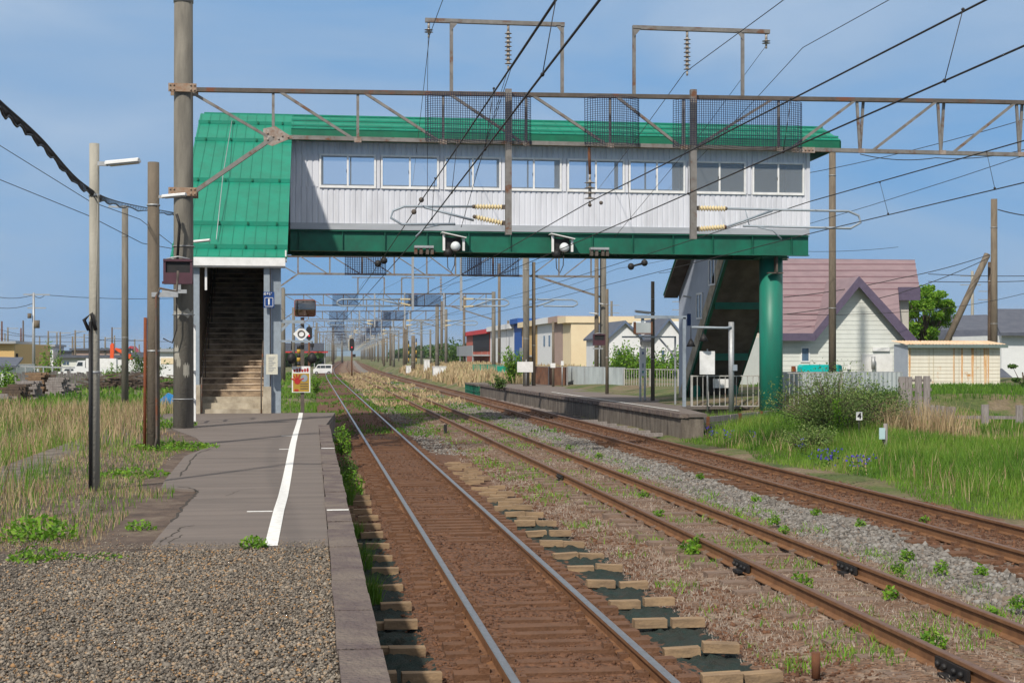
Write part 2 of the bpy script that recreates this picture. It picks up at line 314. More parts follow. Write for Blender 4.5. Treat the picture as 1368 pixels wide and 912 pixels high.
def leafcloud(P, size, asp=.55):
    n = len(P); a = RNG.normal(size=(n,3)); a /= np.linalg.norm(a,axis=1)[:,None]; r = RNG.normal(size=(n,3))
    b = np.cross(a, r); b /= np.linalg.norm(b,axis=1)[:,None]; s = (size*RNG.uniform(.6,1.4,n))[:,None]
    V = np.stack([P-a*s, P+b*s*asp, P+a*s, P-b*s*asp],1).reshape(-1,3)
    T = (np.array([(0,1,2,3)])[None]+(np.arange(n)*4)[:,None,None]).reshape(-1,4); return V, T
def add_leaves(name, P, size, m, parent=None, asp=.55, vb=None):
    V, T = leafcloud(P, size, asp); n = len(P); v = RNG.uniform(0,1,n) if vb is None else np.clip(vb+RNG.normal(0,.15,n),0,1)
    org = np.array(wloc(parent)) if parent else np.zeros(3)
    o = np_mesh(name, V-org, T, m, np.repeat(v,4), kind=None)
    if parent: o.parent = parent
    return o
# ------------------------------------------------------------------ ground height
def sst(x, a, b): t = np.clip((x-a)/(b-a),0,1); return t*t*(3-2*t)
def ground_h(X, Y):
    X = np.asarray(X,float); Y = np.asarray(Y,float)
    n = (value_noise(X,Y,2.3,3)-.5)*.16+(value_noise(X,Y,7,5)-.5)*.14
    left = -.25+(.68+.25)*(1-sst(-X,3.2,8.0))*(1-sst(Y,40.0,43.5)); 
    right = -.3+.04*np.clip(X-11,0,8)+(.62)*sst(Y,49.5,51.5)*sst(X,11,13)+.2*sst(X,14,19)*sst(Y,46,50)
    h = np.where(X < 5, left, right)
    tr = sst(X-off(Y), .6, .2)*0+((X-off(Y) > .1) & (X-off(Y) < 10.9))
    hh = h+n*np.where(X < 0, sst(-X,1.5,5)+.15, 1.0)
    return np.where(tr > 0, -.42, hh)
# ------------------------------------------------------------------ setting: ground, trackbed, hills
def ground_mat():
    m = bpy.data.materials.new('field_ground'); m.use_nodes = True; n = m.node_tree.nodes; l = m.node_tree.links; b = n['Principled BSDF']; b.inputs['Roughness'].default_value = .95
    g = n.new('ShaderNodeNewGeometry')
    def noise(s, d=5, dist=0):
        q = n.new('ShaderNodeTexNoise'); q.inputs['Scale'].default_value = s; q.inputs['Detail'].default_value = d; q.inputs['Roughness'].default_value = .7; q.inputs['Distortion'].default_value = dist; l.new(g.outputs['Position'], q.inputs['Vector']); return q
    def ramp(src, stops):
        r = n.new('ShaderNodeValToRGB'); e = r.color_ramp.elements
        while len(e) < len(stops): e.new(.5)
        for i,(p,c) in enumerate(stops): e[i].position = p; e[i].color = (*c,1)
        l.new(src, r.inputs[0]); return r.outputs[0]
    a = ramp(noise(.35,6,.6).outputs[0], [(.34,(.05,.085,.018)),(.47,(.10,.13,.03)),(.56,(.19,.145,.085)),(.7,(.24,.19,.13))])
    c = ramp(noise(9,6).outputs[0], [(.3,(.6,.6,.6)),(.7,(1.25,1.25,1.25))])
    mm = n.new('ShaderNodeMixRGB'); mm.blend_type = 'MULTIPLY'; mm.inputs[0].default_value = 1; l.new(a, mm.inputs[1]); l.new(c, mm.inputs[2])
    # bare brown soil on the platform's shoulder
    sx = n.new('ShaderNodeSeparateXYZ'); l.new(g.outputs['Position'], sx.inputs[0])
    ma = n.new('ShaderNodeMapRange'); ma.inputs[1].default_value = -5.2; ma.inputs[2].default_value = -3.0; l.new(sx.outputs[0], ma.inputs[0])
    mb = n.new('ShaderNodeMapRange'); mb.inputs[1].default_value = 2; mb.inputs[2].default_value = 1; l.new(sx.outputs[0], mb.inputs[0])
    mc = n.new('ShaderNodeMath'); mc.operation = 'MULTIPLY'; l.new(ma.outputs[0], mc.inputs[0]); l.new(mb.outputs[0], mc.inputs[1])
    md = n.new('ShaderNodeMapRange'); md.inputs[1].default_value = 44; md.inputs[2].default_value = 36; l.new(sx.outputs[1], md.inputs[0])
    me_ = n.new('ShaderNodeMath'); me_.operation = 'MULTIPLY'; l.new(mc.outputs[0], me_.inputs[0]); l.new(md.outputs[0], me_.inputs[1])
    soil = ramp(noise(2.5,8).outputs[0], [(.35,(.07,.05,.04)),(.5,(.12,.083,.064)),(.66,(.20,.155,.115))])
    m2 = n.new('ShaderNodeMixRGB'); l.new(me_.outputs[0], m2.inputs[0]); l.new(mm.outputs[0], m2.inputs[1]); l.new(soil, m2.inputs[2])
    l.new(m2.outputs[0], b.inputs['Base Color'])
    bp = n.new('ShaderNodeBump'); bp.inputs['Strength'].default_value = .8; bp.inputs['Distance'].default_value = .05; l.new(noise(22,5).outputs[0], bp.inputs['Height']); l.new(bp.outputs[0], b.inputs['Normal'])
    return m
def trackbed_mat():
    m = bpy.data.materials.new('trackbed_ground'); m.use_nodes = True; n = m.node_tree.nodes; l = m.node_tree.links; b = n['Principled BSDF']; b.inputs['Roughness'].default_value = .95
    g = n.new('ShaderNodeNewGeometry')
    def noise(s, d=5):
        q = n.new('ShaderNodeTexNoise'); q.inputs['Scale'].default_value = s; q.inputs['Detail'].default_value = d; q.inputs['Roughness'].default_value = .7; l.new(g.outputs['Position'], q.inputs['Vector']); return q
    uv = n.new('ShaderNodeAttribute'); uv.attribute_name = 'v'     # distance across the tracks
    ad = n.new('ShaderNodeMath'); ad.operation = 'MULTIPLY_ADD'; l.new(noise(1.6,6).outputs[0], ad.inputs[0]); ad.inputs[1].default_value = .09; l.new(uv.outputs['Fac'], ad.inputs[2])
    def ramp(src, stops):
        r = n.new('ShaderNodeValToRGB'); e = r.color_ramp.elements
        while len(e) < len(stops): e.new(.5)
        for i,(p,c) in enumerate(stops): e[i].position = p; e[i].color = (*c,1)
        l.new(src, r.inputs[0]); return r.outputs[0]
    t = lambda x: min(x/12+.045, 1)
    R1 = (.125,.060,.033); R2 = (.17,.102,.066); GR = (.20,.18,.16); R3 = (.15,.082,.049)
    a = ramp(ad.outputs[0], [(0,R1),(t(3.3),R1),(t(3.9),R2),(t(6.6),R2),(t(7.0),GR),(t(7.9),GR),(t(8.3),R3),(1,R3)])
    # pale dead tufts and green moss on the siding
    tuft = ramp(noise(3.1,9).outputs[0], [(.5,(0,0,0)),(.6,(1,1,1))]); moss = ramp(noise(1.1,9).outputs[0], [(.55,(0,0,0)),(.68,(1,1,1))])
    band = ramp(uv.outputs['Fac'], [(3.4/12,(0,0,0)),(3.9/12,(1,1,1)),(6.5/12,(1,1,1)),(7/12,(0,0,0))])
    def mix(f, A, colour, k):
        q = n.new('ShaderNodeMath'); q.operation = 'MULTIPLY'; l.new(f, q.inputs[0]); l.new(band, q.inputs[1])
        q2 = n.new('ShaderNodeMath'); q2.operation = 'MULTIPLY'; l.new(q.outputs[0], q2.inputs[0]); q2.inputs[1].default_value = k
        z = n.new('ShaderNodeMixRGB'); l.new(q2.outputs[0], z.inputs[0]); l.new(A, z.inputs[1]); z.inputs[2].default_value = (*colour,1); return z.outputs[0]
    a = mix(tuft, a, (.36,.29,.23), .55); a = mix(moss, a, (.12,.15,.035), .45)
    c = ramp(noise(14,6).outputs[0], [(.3,(.5,.5,.5)),(.7,(1.4,1.4,1.4))])
    mm = n.new('ShaderNodeMixRGB'); mm.blend_type = 'MULTIPLY'; mm.inputs[0].default_value = .9; l.new(a, mm.inputs[1]); l.new(c, mm.inputs[2])
    # far away the bed turns pale and weedy
    sx = n.new('ShaderNodeSeparateXYZ'); l.new(g.outputs['Position'], sx.inputs[0])
    # dark patch across the first track, a shadow painted into the bed colour
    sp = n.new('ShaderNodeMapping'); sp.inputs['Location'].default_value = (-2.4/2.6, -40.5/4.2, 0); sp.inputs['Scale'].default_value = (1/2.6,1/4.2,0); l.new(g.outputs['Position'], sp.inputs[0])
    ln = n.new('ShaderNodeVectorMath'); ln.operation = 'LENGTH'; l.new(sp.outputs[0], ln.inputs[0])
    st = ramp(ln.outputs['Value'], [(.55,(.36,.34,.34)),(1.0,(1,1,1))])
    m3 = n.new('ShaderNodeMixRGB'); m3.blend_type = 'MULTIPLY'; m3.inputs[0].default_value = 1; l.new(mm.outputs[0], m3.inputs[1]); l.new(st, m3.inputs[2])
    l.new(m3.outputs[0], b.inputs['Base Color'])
    vo = n.new('ShaderNodeTexVoronoi'); vo.inputs['Scale'].default_value = 18; l.new(g.outputs['Position'], vo.inputs['Vector'])
    bp = n.new('ShaderNodeBump'); bp.inputs['Strength'].default_value = .9; bp.inputs['Distance'].default_value = .04; bp.invert = True; l.new(vo.outputs['Distance'], bp.inputs['Height']); l.new(bp.outputs[0], b.inputs['Normal'])
    return m
def grid(name, xs, Y, hf, m, attrf=None, offs=True, label=None):
    XX, YY = np.meshgrid(xs, Y); A = XX.copy()
    XW = XX+(off(YY) if offs else 0); Z = hf(XX if offs else XW, YY)
    V = np.stack([XW,YY,Z],2).reshape(-1,3); nx, ny = len(xs), len(Y)
    i = np.arange(nx-1)[None]+(np.arange(ny-1)*nx)[:,None]; T = np.stack([i,i+1,i+1+nx,i+nx],2).reshape(-1,4)
    return np_mesh(name, V, T, m, (A.reshape(-1)/12) if attrf else None, smooth=True, kind='structure', label=label)
xs = np.concatenate([[-9000,-3000,-1000,-400,-200,-120,-80,-60], np.arange(-50,-12,2), np.arange(-12,30,.45), np.arange(30,70,3), [80,120,200,400,1000,3000,9000]])
ys = np.concatenate([[-30,-5,0], np.geomspace(2,400,220), [600,1000,2000,4000,9000]])
grid('ground', xs, ys, ground_h, ground_mat(), offs=False)
def bed_h(X, Y):
    n = (value_noise(X,Y,.5,1)-.5)*.05+(value_noise(X,Y,.13,2)-.5)*.03+(value_noise(X,Y,2.5,9)-.5)*.05
    base = np.full_like(X, -.235)
    base += .100*np.exp(-((X-1.98)/.98)**4)+.062*np.exp(-((X-5.43)/1.0)**4)+.090*np.exp(-((X-8.89)/1.0)**4)
    base -= .012*np.exp(-((X-1.98)/.38)**4)
    base += .016*np.cos(2*pi*(Y-4.6)/.37)*np.exp(-((X-1.98)/1.0)**6)*(Y < 48)
    base += .07*np.exp(-((X-7.4)/.45)**2)
    base -= .15*np.clip((X-10.3)/.6,0,1)
    return base+n
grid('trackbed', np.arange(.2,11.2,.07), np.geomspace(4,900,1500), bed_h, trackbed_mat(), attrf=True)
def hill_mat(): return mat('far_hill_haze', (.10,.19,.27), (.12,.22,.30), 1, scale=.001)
h = MB(); n = 60
for i in range(n):
    x0 = -1500+i*110; x1 = x0+110; z = lambda x: 46+5*sin(x*.0021)+4*sin(x*.0047+1)+(x > -1500)*0
    f = lambda x: z(x)*min(1, max(.15, (x+900)/900)) 
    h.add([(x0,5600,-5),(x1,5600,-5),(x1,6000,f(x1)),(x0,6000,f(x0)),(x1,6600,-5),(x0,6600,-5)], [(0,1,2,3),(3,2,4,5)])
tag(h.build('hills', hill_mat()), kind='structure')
# ------------------------------------------------------------------ left platform
PZ = .70
asp = [G(199,732,PZ), G(455,732,PZ)]
pl = MB()
ring_px = [(199,733),(231,695),(263,661),(262,655),(215,652),(221,641),(247,610),(276,598),(262,585),(232,574),(222,560)]
left = [G(a,b,PZ) for a,b in ring_px]; 
Yend = 40.0
pts = [(.13,12.0,PZ),(.13,33,PZ),(.30,33,PZ),(.62,Yend,PZ)]+[(-4.2,Yend,PZ)]+[(p[0],min(p[1],Yend-.2),PZ) for p in reversed(left)]
pts[-1] = (left[0][0], 12.0, PZ)
pl.poly([(x,y,PZ+.012) for x,y,_ in pts], (0,0,-.06)); tag(pl.build('platform_surface', M['asphalt']), kind='structure')
pb = MB(); pb.poly([(.345,2,PZ-.05),(.345,33,PZ-.05),(.62,Yend+.02,PZ-.05),(-4.6,Yend+.02,PZ-.05),(-4.6,2,PZ-.05)], (0,0,-1.2)); tag(pb.build('platform_body', M['platwall']), kind='structure')
kb = MB(); y = 3.0
while y < 32.5:
    ln = random.choice([.58,.6,.62]); j = random.uniform(-.008,.008)
    kb.bx(.135+j, .37+j, y+.006, y+ln-.006, PZ-.16, PZ+.022+random.uniform(-.004,.008)); y += ln
kb.bx(.31,.365,3,33,PZ-.7,PZ-.165)
tag(kb.build('platform_kerb', M['kerb']), kind='structure')
ck = MB()
for pl_,wd_ in (([(229,697),(243,680),(252,668),(262,660),(265,655),(252,651),(236,650)],.035),([(214,724),(232,712),(247,703),(262,701)],.02),([(240,636),(252,620),(262,606),(285,598)],.03),([(443,731),(441,700),(437,660),(434,628)],.022),([(225,735),(228,724),(245,712)],.015),([(300,662),(320,655),(345,652)],.008),([(248,612),(300,611),(360,612),(425,610)],.012),([(262,590),(330,588),(426,588)],.010)):
    P3 = [Vector(G(a,b,PZ+.0135)) for a,b in pl_]; Q3 = []
    for i in range(len(P3)-1):
        for j in range(6): t_ = j/6; q3 = P3[i].lerp(P3[i+1],t_); q3.x += random.gauss(0,.012); q3.y += random.gauss(0,.02); Q3.append(q3)
    for i in range(len(Q3)-1):
        d3 = (Q3[i+1]-Q3[i]); n3 = Vector((-d3.y,d3.x,0)).normalized(); w3 = wd_*(.4+.6*abs(sin(i*1.3))); w4 = wd_*(.4+.6*abs(sin((i+1)*1.3)))
        ck.quad(Q3[i]-n3*w3/2,Q3[i+1]-n3*w4/2,Q3[i+1]+n3*w4/2,Q3[i]+n3*w3/2)
tag(ck.build('platform_cracks', mat('crack_dark',(.035,.028,.024),(.06,.05,.04),.95)), kind='structure')
wl = MB(); a0 = G(362,731,PZ); a1 = G(401.5,553,PZ)
prev = None
for i in range(21):
    t = i/20; x = a0[0]+(a1[0]-a0[0])*t+.012*sin(t*9)*(t>.1); yy = 12.02+(Yend-.05-12.02)*t
    cur = [(x-.055,yy,PZ+.018),(x+.055,yy,PZ+.018)]
    if prev: wl.quad(prev[0],prev[1],cur[1],cur[0])
    prev = cur
tag(wl.build('platform_line', M['white_line']), kind='structure')
tk = MB()
for (xa,xb,py) in ((330,364,685),(376,391,583),(373,386,601)):
    p = G(xa,py,PZ); q = G(xb,py,PZ); tk.bx(p[0],q[0],p[1]-.02,p[1]+.02,PZ+.014,PZ+.019)
for py in (685,601): 
    Yk = G(450,py,PZ)[1]; tk.bx(.14,.36,Yk-.03,Yk+.03,PZ+.03,PZ+.036)
tag(tk.build('platform_tick_marks', M['white_line']), kind='structure')
# loose gravel at the near end of the platform
n = 95000; X = RNG.uniform(-3.4,.13,n); Y = RNG.uniform(5.6,12.0,n)
keep = RNG.uniform(0,1,n) < np.where(X > -2.2+(Y-7)*.12, 1, np.exp(-((-2.2+(Y-7)*.12)-X)*2.2)); X, Y = X[keep], Y[keep]
stones('platform_gravel', X, Y, np.full(len(X),PZ+.0)+RNG.uniform(-.012,.004,len(X))+(value_noise(X,Y,.5,6)-.5)*.012, .0098, M['gravel'], 'loose grey and brown gravel at the near end of the left platform', True)
X = RNG.uniform(-3.2,.1,2600); Y = 12+np.abs(RNG.normal(0,.16,2600))*np.where(X < -1.6, 3.5, 1); stones('platform_grit', X, Y, np.full(2600,PZ+.014), .0062, M['gravel'], 'fine grit spilled over the broken edge of the platform paving', True)
gb = MB(); gb.bx(-2.6,.134,2.5,12.0,PZ-.1,PZ-.012); tag(gb.build('gravel_bed_ground', mat('gravel_fines', (.155,.128,.10), (.08,.064,.05), .95, scale=20, bump=1, bscale=90)), kind='structure')
X = RNG.uniform(-4.6,-1.7,9000); Y = RNG.uniform(8.5,24,9000); k_ = X < np.interp(Y,[8,12,16,24],[-2.3,-2.2,-2.15,-2.2]); X, Y = X[k_], Y[k_]
stones('shoulder_stones', X, Y, ground_h(X,Y)+.004, .009, M['gravel'], 'small stones strewn over the bare soil left of the paving', True)
# ------------------------------------------------------------------ tracks
RAILS = {'a': (1.42,2.54), 'b': (4.87,6.0), 'c': (8.31,9.46)}
def rail_mb(xc, dull):
    mb = MB(); prof = [(-.062,-.155),(.062,-.155),(.062,-.143),(.010,-.125),(.010,-.045),(.033,-.035),(.033,-.006),(.024,0),(-.024,0),(-.033,-.006),(-.033,-.035),(-.010,-.045),(-.010,-.125),(-.062,-.143)]
    Ys = np.concatenate([np.arange(3,130,8), np.arange(130,420,15), np.arange(420,1000,60)]); k = len(prof); vs = []; fs = []
    for yv in Ys:
        o_ = float(off(yv)); vs += [(xc+o_+a, yv, b) for a,b in prof]
    for i in range(len(Ys)-1):
        for j in range(k):
            j2 = (j+1)%k; fs.append((i*k+j, i*k+j2, (i+1)*k+j2, (i+1)*k+j))
    mb.add(vs, fs)
    for idx in range(len(mb.f)):
        if idx % k in (6,7,8): mb.mi[idx] = 1
    return mb
def track(key, label, slmat, top, sp, slw, z, n, mh=None):
    a, b = RAILS[key]; xc = (a+b)/2; t = thing('railway_track', label, 'track', (xc,8,0), 'railway tracks')
    for x in (a,b): rail_mb(x, 0).build('rail', [M['rail_side'], top], t)
    s = MB(); hw_ = .075 if key == 'a' else .10; s.bx(-slw/2,slw/2,-hw_,hw_,-.14,0)
    for x in (a-xc, b-xc):
        for sgn in (-1,1):
            s.bx(x+sgn*.095-.04, x+sgn*.095+.04, -.05,.05, 0,.045); s.cyl((x+sgn*.085,0,.03),.014,.014,.03,6)
    ob = s.build('sleeper', slmat, t, org=(0,0,0)); y0 = 4.6
    for i in range(n):
        c = ob if i == 0 else ob.copy()
        if i: C.objects.link(c); c.parent = t
        c.location = (random.uniform(-.05,.05), y0+i*sp-8+random.uniform(-.02,.02), z+random.uniform(-.014,.008)); c.rotation_euler = (random.uniform(-.04,.04),random.uniform(-.006,.006),random.uniform(-.02,.02))
    return t
track('a','shiny-railed track with brown ballast right beside the left platform', M['sleeper'], M['rail_top'], .37, 1.78, -.132, 100)
track('b','old rusty siding with weeds between its rails, middle of the three tracks', M['sleeper_wood'], M['rail_top_dull'], .66, 2.0, -.168, 70)
track('c','rust-brown track along the low right platform, farthest right of the three', M['sleeper'], M['rail_top_dull'], .61, 2.0, -.148, 90)
# rail joints (fishplates) on the siding
for i,(px,py,side) in enumerate(((996,751,0),(1300,886,0),(757,634,0),(1125,754,1))):
    p = G(px,py,-.05); xr = RAILS['b'][side]; mb = MB()
    for sg in (-1,1):
        mb.bx(xr+sg*.045-.012, xr+sg*.045+.012, p[1]-.28, p[1]+.28, -.125, -.04)
        for k in (-.2,-.08,.08,.2): mb.ball((xr+sg*.07, p[1]+k, -.085), .024, 6)
    mb.bx(xr-.12,xr+.12,p[1]-.1,p[1]+.1,-.155,-.128)
    one('fishplate', mb, M['blackish'], ['dark bolted fishplate on the near siding rail beside brown ballast, middle of three','dark bolted fishplate on the near siding rail at lower right corner','dark bolted fishplate on the near siding rail, farthest along','dark bolted fishplate on the far siding rail'][i], 'rail joint', (xr,p[1],-.15), 'fishplates on the siding')
# timber blocks and dark mats on both sides of the first track
bm_ = MB(); bm_.bx(-.152,.152,-.055,.055,-.06,.018)
blk = None
def block(x, y, rz, side):
    global blk
    if blk is None:
        blk = bm_.build('timber_block', M['wood_new'], None, (0,0,0)); o = blk
    else: o = blk.copy(); C.objects.link(o)
    z = -.135+random.uniform(-.02,.015)+(0 if side else .0)
    o.location = (x,y,z); o.rotation_euler = (random.uniform(-.05,.05), random.uniform(-.05,.05), rz)
    tag(o, 'tan timber block in the rows '+('right of the shiny rail on dark mats' if side else 'between the left platform edge and the shiny rail'), 'timber block', 'timber blocks '+('right of the first track' if side else 'left of the first track'))
y = 8.2
while y < 33:
    block(3.07+random.uniform(-.02,.02), y, random.uniform(-.08,.08), 1)
    if random.random() < .93: block(3.39+random.uniform(-.02,.03), y+random.uniform(-.03,.06), random.uniform(-.12,.1), 1)
    if y > 20 and random.random() < .5: block(3.2, y+.55, random.uniform(-.2,.1), 1)
    y += 1.13
y = 7.6
while y < 30:
    block(.80+random.uniform(-.03,.03), y, random.uniform(-.06,.06), 0)
    if random.random() < .8: block(.50+random.uniform(-.02,.0), y+.04, random.uniform(-.05,.05), 0)
    y += 1.08
for (xa,xb,y0,y1,lab) in ((2.93,3.60,7.4,24,'dark green mesh mat under the timber blocks right of the shiny rails'),(.40,.98,6.8,20,'dark green mesh mat under the timber blocks along the platform wall')):
    Xg, Yg = np.meshgrid(np.linspace(xa,xb,14), np.arange(y0,y1,.06)); ph = np.abs(((Yg-8.2) % 1.13)-.56)/.56
    Z = bed_h(Xg,Yg)+.034-.05*np.abs(Xg-(xa+xb)/2)/(xb-xa)*2+.012*ph+RNG.normal(0,.014,Xg.shape)
    Xg = Xg+(value_noise(Xg*3,Yg,.4,4)-.5)*.04
    ny, nx = Xg.shape; i = np.arange(nx-1)[None]+(np.arange(ny-1)*nx)[:,None]
    o = np_mesh('ballast_mat', np.stack([Xg,Yg,Z],2).reshape(-1,3), np.stack([i,i+1,i+1+nx,i+nx],2).reshape(-1,4), M['mat_green'], smooth=True, kind=None); tag(o, lab, 'mat')
# ballast stones
def scat(name, x0,x1,y0,y1,n,size,m,label,low=False,fade=1.0,ex=None):
    Y = y0*np.exp(RNG.uniform(0,1,n)**fade*math.log(y1/y0)); X = RNG.uniform(x0,x1,n); ok = np.ones(n,bool)
    if ex:
        for a,b in ex: ok &= ~((X > a) & (X < b))
    X, Y = X[ok], Y[ok]; return stones(name, X+off(Y), Y, bed_h(X,Y)+.002, size, m, label, low)
scat('track_ballast', .38,3.75, 6,60, 36000, .0165, M['stone_rust'], 'rust brown ballast stones around the track beside the left platform', True, 1, [(1.38,1.47),(2.5,2.58),(2.9,3.6)])
scat('track_ballast', 2.6,4.4, 6,60, 6000, .024, M['stone_rust'], 'rust brown ballast stones between the first track and the siding', True, 1, [(2.5,2.6),(2.9,3.6)])
scat('siding_ballast', 3.6,7.0, 7,70, 17000, .017, M['stone_brown'], 'small brown stones along the old siding', True, 1, [(4.83,4.91),(5.96,6.04)])
scat('shoulder_ballast', 6.8,7.95, 12,80, 12500, .036, M['stone_grey'], 'coarse grey ballast between the siding and the far track', True)
scat('far_track_ballast', 8.0,11.0, 14,80, 12000, .033, M['stone_rust'], 'brown ballast stones around the far right track', True, 1, [(8.27,8.35),(9.42,9.5)])
scat('pale_ballast', 3.0,3.9, 36,110, 4000, .034, M['stone_grey'], 'pale grey ballast beside the first track beyond the dark patch', True)
# rust brown stub pipes
mb = MB(); p = G(1090,905,-.2); mb.cyl(p,.035,.035,.20,12); one('stub_pipe', mb, M['rust'], 'rusty stub pipe standing in the gravel at the lower right', 'pipe', p)
mb = MB(); p = G(595,578,-.2); mb.box((p[0],p[1],p[2]+.12),(.10,.10,.30)); one('stub_post', mb, M['blackish'], 'short dark post in the ballast between first track and siding', 'post', p)
# ------------------------------------------------------------------ footbridge
YB, YR = 49.0, 51.5
br = thing('footbridge', 'white footbridge with green roof and green girder spanning the tracks', 'footbridge', (8,YB,-.2))
XL, XR = -.76, 17.6
Zg0, Zg1, Zb1, Zw = 5.90, 6.58, 6.83, 9.62
m = MB()
for yy in (YB+.05, YR-.15):
    m.bx(XL-2.2 if yy > 50 else XL, XR, yy, yy+.03, Zg0, Zg1); m.bx(XL, XR, yy-.12, yy+.15, Zg0-.03, Zg0); m.bx(XL, XR, yy-.12, yy+.15, Zg1-.025, Zg1)
    for k in range(13): xk = XL+.3+k*1.45; m.bx(xk, xk+.02, yy-.10, yy, Zg0, Zg1-.03)
for k in range(10): xk = XL+.6+k*1.9; m.bx(xk, xk+.15, YB+.2, YR-.2, Zg0+.1, Zg0+.4)
m.build('girder', M['green_girder'], br)
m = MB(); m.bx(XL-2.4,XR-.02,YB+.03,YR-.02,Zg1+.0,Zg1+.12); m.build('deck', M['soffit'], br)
m = MB(); m.bx(XL,XR+.02,YB-.03,YB+.03,Zg1+.03,Zb1); m.bx(XR-.03,XR+.02,YB+.03,YR,Zg1+.03,Zb1); m.build('lower_band', M['grey_band'], br)
def corr(mb, x0, x1, z0, z1, y, pitch=.19, dep=.024, sgn=-1):
    n = max(1, round((x1-x0)/pitch)); q = (x1-x0)/n; pr = []
    for i in range(n):
        xa = x0+i*q; pr += [(xa,0),(xa+q*.62,0),(xa+q*.70,dep),(xa+q*.92,dep)]
    pr.append((x1,0)); b = len(mb.v); vs = []
    for xa,dd in pr: vs += [(xa,y-sgn*dd,z0),(xa,y-sgn*dd,z1)]
    mb.add(vs, [(2*i,2*i+2,2*i+3,2*i+1) for i in range(len(pr)-1)])
WPX = [(428,501),(510,585),(595,668),(677,749),(759,833),(841,914),(927,995),(1006,1073)]
WX = [(PX(a,YB),PX(b,YB)) for a,b in WPX]; WZ0, WZ1 = 8.06, 9.16
m = MB(); corr(m, XL,XR, Zb1+.002,WZ0,YB); corr(m, XL,XR, WZ1,Zw,YB)
ed = [XL]+[e for wv in WX for e in wv]+[XR]
for i in range(0,len(ed),2): corr(m, ed[i],ed[i+1],WZ0,WZ1,YB)
m.build('front_wall', M['siding'], br)
m = MB(); bz1 = 9.42
for (a,b_) in ((Zb1,WZ0-.0),(bz1,Zw)): m.bx(XL-2.4,XR-.03,YR-.06,YR,a,b_)
ed2 = [XL-2.4]+[e for wv in WX for e in (wv[0]+.12,wv[1]+.2)]+[XR-.03]; ed2[-2] = min(ed2[-2], XR-.1)
for i in range(0,len(ed2)-4,2): m.bx(ed2[i],ed2[i+1],YR-.06,YR,WZ0,bz1)
mq = MB(); mq.bx(ed2[-5],XR-.03,YR-.06,YR,WZ0,bz1); mq.build('stair_bay_wall', mat('stair_bay_dark',(.16,.17,.18),(.11,.115,.125),.8), br)   # last bays closed by the stair block, interior shade put into the wall colour
m.bx(XL-2.4,XR-.03,YB+.06,YR-.06,9.55,9.6)
m.build('back_wall', mat('back_wall_inner',(.62,.64,.66),(.55,.57,.6),.7), br)
m = MB(); m.bx(XR-.03,XR,YB,YR,Zb1,Zw); corr(m, XL,XL+.01,Zb1,Zw,YB+.01); m.build('end_wall', M['siding'], br)
def win(parent, x0,x1,z0,z1,y, name='window'):
    f = MB(); t = .055
    f.bx(x0-.03,x1+.03,y-.05,y+.05,z0-.03,z0+t); f.bx(x0-.03,x1+.03,y-.05,y+.05,z1-t+.02,z1+.03)
    for xa in (x0,x1): f.bx(xa-.03,xa+.03,y-.05,y+.05,z0+t,z1-t+.02)
    xm = (x0+x1)/2; f.bx(xm-.03,xm+.03,y-.035,y+.03,z0+t,z1-t+.02)
    fo = f.build(name, M['white'], parent)
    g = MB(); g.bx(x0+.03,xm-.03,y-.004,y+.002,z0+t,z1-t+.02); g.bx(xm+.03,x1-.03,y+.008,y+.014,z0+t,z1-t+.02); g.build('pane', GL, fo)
    k = MB(); k.bx(xm-.05,xm-.035,y-.055,y-.036,(z0+z1)/2-.05,(z0+z1)/2+.05); k.build('latch', M['blackish'], fo)
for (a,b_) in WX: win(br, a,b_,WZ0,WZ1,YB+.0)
m = MB()
for i in range(len(WX)-2):
    a,b_ = WX[i]; a += .12; b_ += .2; m.bx(a,b_,YR-.07,YR+.01,8.42,8.45); m.bx((a+b_)/2-.025,(a+b_)/2+.025,YR-.07,YR+.01,WZ0,bz1)
m.build('back_window_frames', M['galv'], br)
# posts between the windows
m = MB()
for i in range(len(WX)-1):
    xm = (WX[i][1]+WX[i+1][0])/2; m = MB(); m.bx(xm-.05,xm+.05,YB-.04,YB+.0,WZ0-.03,WZ1+.03); m.build('window_post', M['siding'], br)
m = MB(); m.bx(XR-.10,XR+.03,YB-.045,YB+.0,Zb1,Zw); m.build('corner_post', M['siding'], br)
# main roof
RX0, RX1 = -.72, 18.55; EY, EZ = YB-.62, 9.96; RY, RZ = 50.25, 10.68
def slope_panels(mb, x0, x1, p0, p1, step, w=.02, hgt=.022, courses=1):
    # raised seams running up a slope from p0=(y,z) to p1
    for c in range(courses):
        t0, t1 = c/courses, (c+1)/courses; ph = (c%2)*step/2+.05; x = x0+ph
        while x < x1-.02:
            a = (x, p0[0]+(p1[0]-p0[0])*t0, p0[1]+(p1[1]-p0[1])*t0+hgt*.5); b = (x, p0[0]+(p1[0]-p0[0])*t1, p0[1]+(p1[1]-p0[1])*t1+hgt*.5); mb.bar(a,b,w,hgt); x += step
def slab(mb, x0,x1,p0,p1,t): mb.poly([(x0,p0[0],p0[1]),(x1,p0[0],p0[1]),(x1,p1[0],p1[1]),(x0,p1[0],p1[1])],(0,0,-t))
m = MB(); slab(m,RX0,RX1,(EY,EZ),(RY,RZ),.05); slab(m,RX0-3,RX1,(RY,RZ),(YR+.6,9.9),.05); slope_panels(m,RX0,RX1,(EY,EZ),(RY,RZ),.42)
for t in (.12,.55): yy = EY+(RY-EY)*t; zz = EZ+(RZ-EZ)*t; m.bx(RX0,RX1,yy-.02,yy+.03,zz+.02,zz+.075)
m.bx(RX0-3,RX1,RY-.10,RY+.10,RZ-.02,RZ+.03)
rf = m.build('roof', M['green_roof'], br)
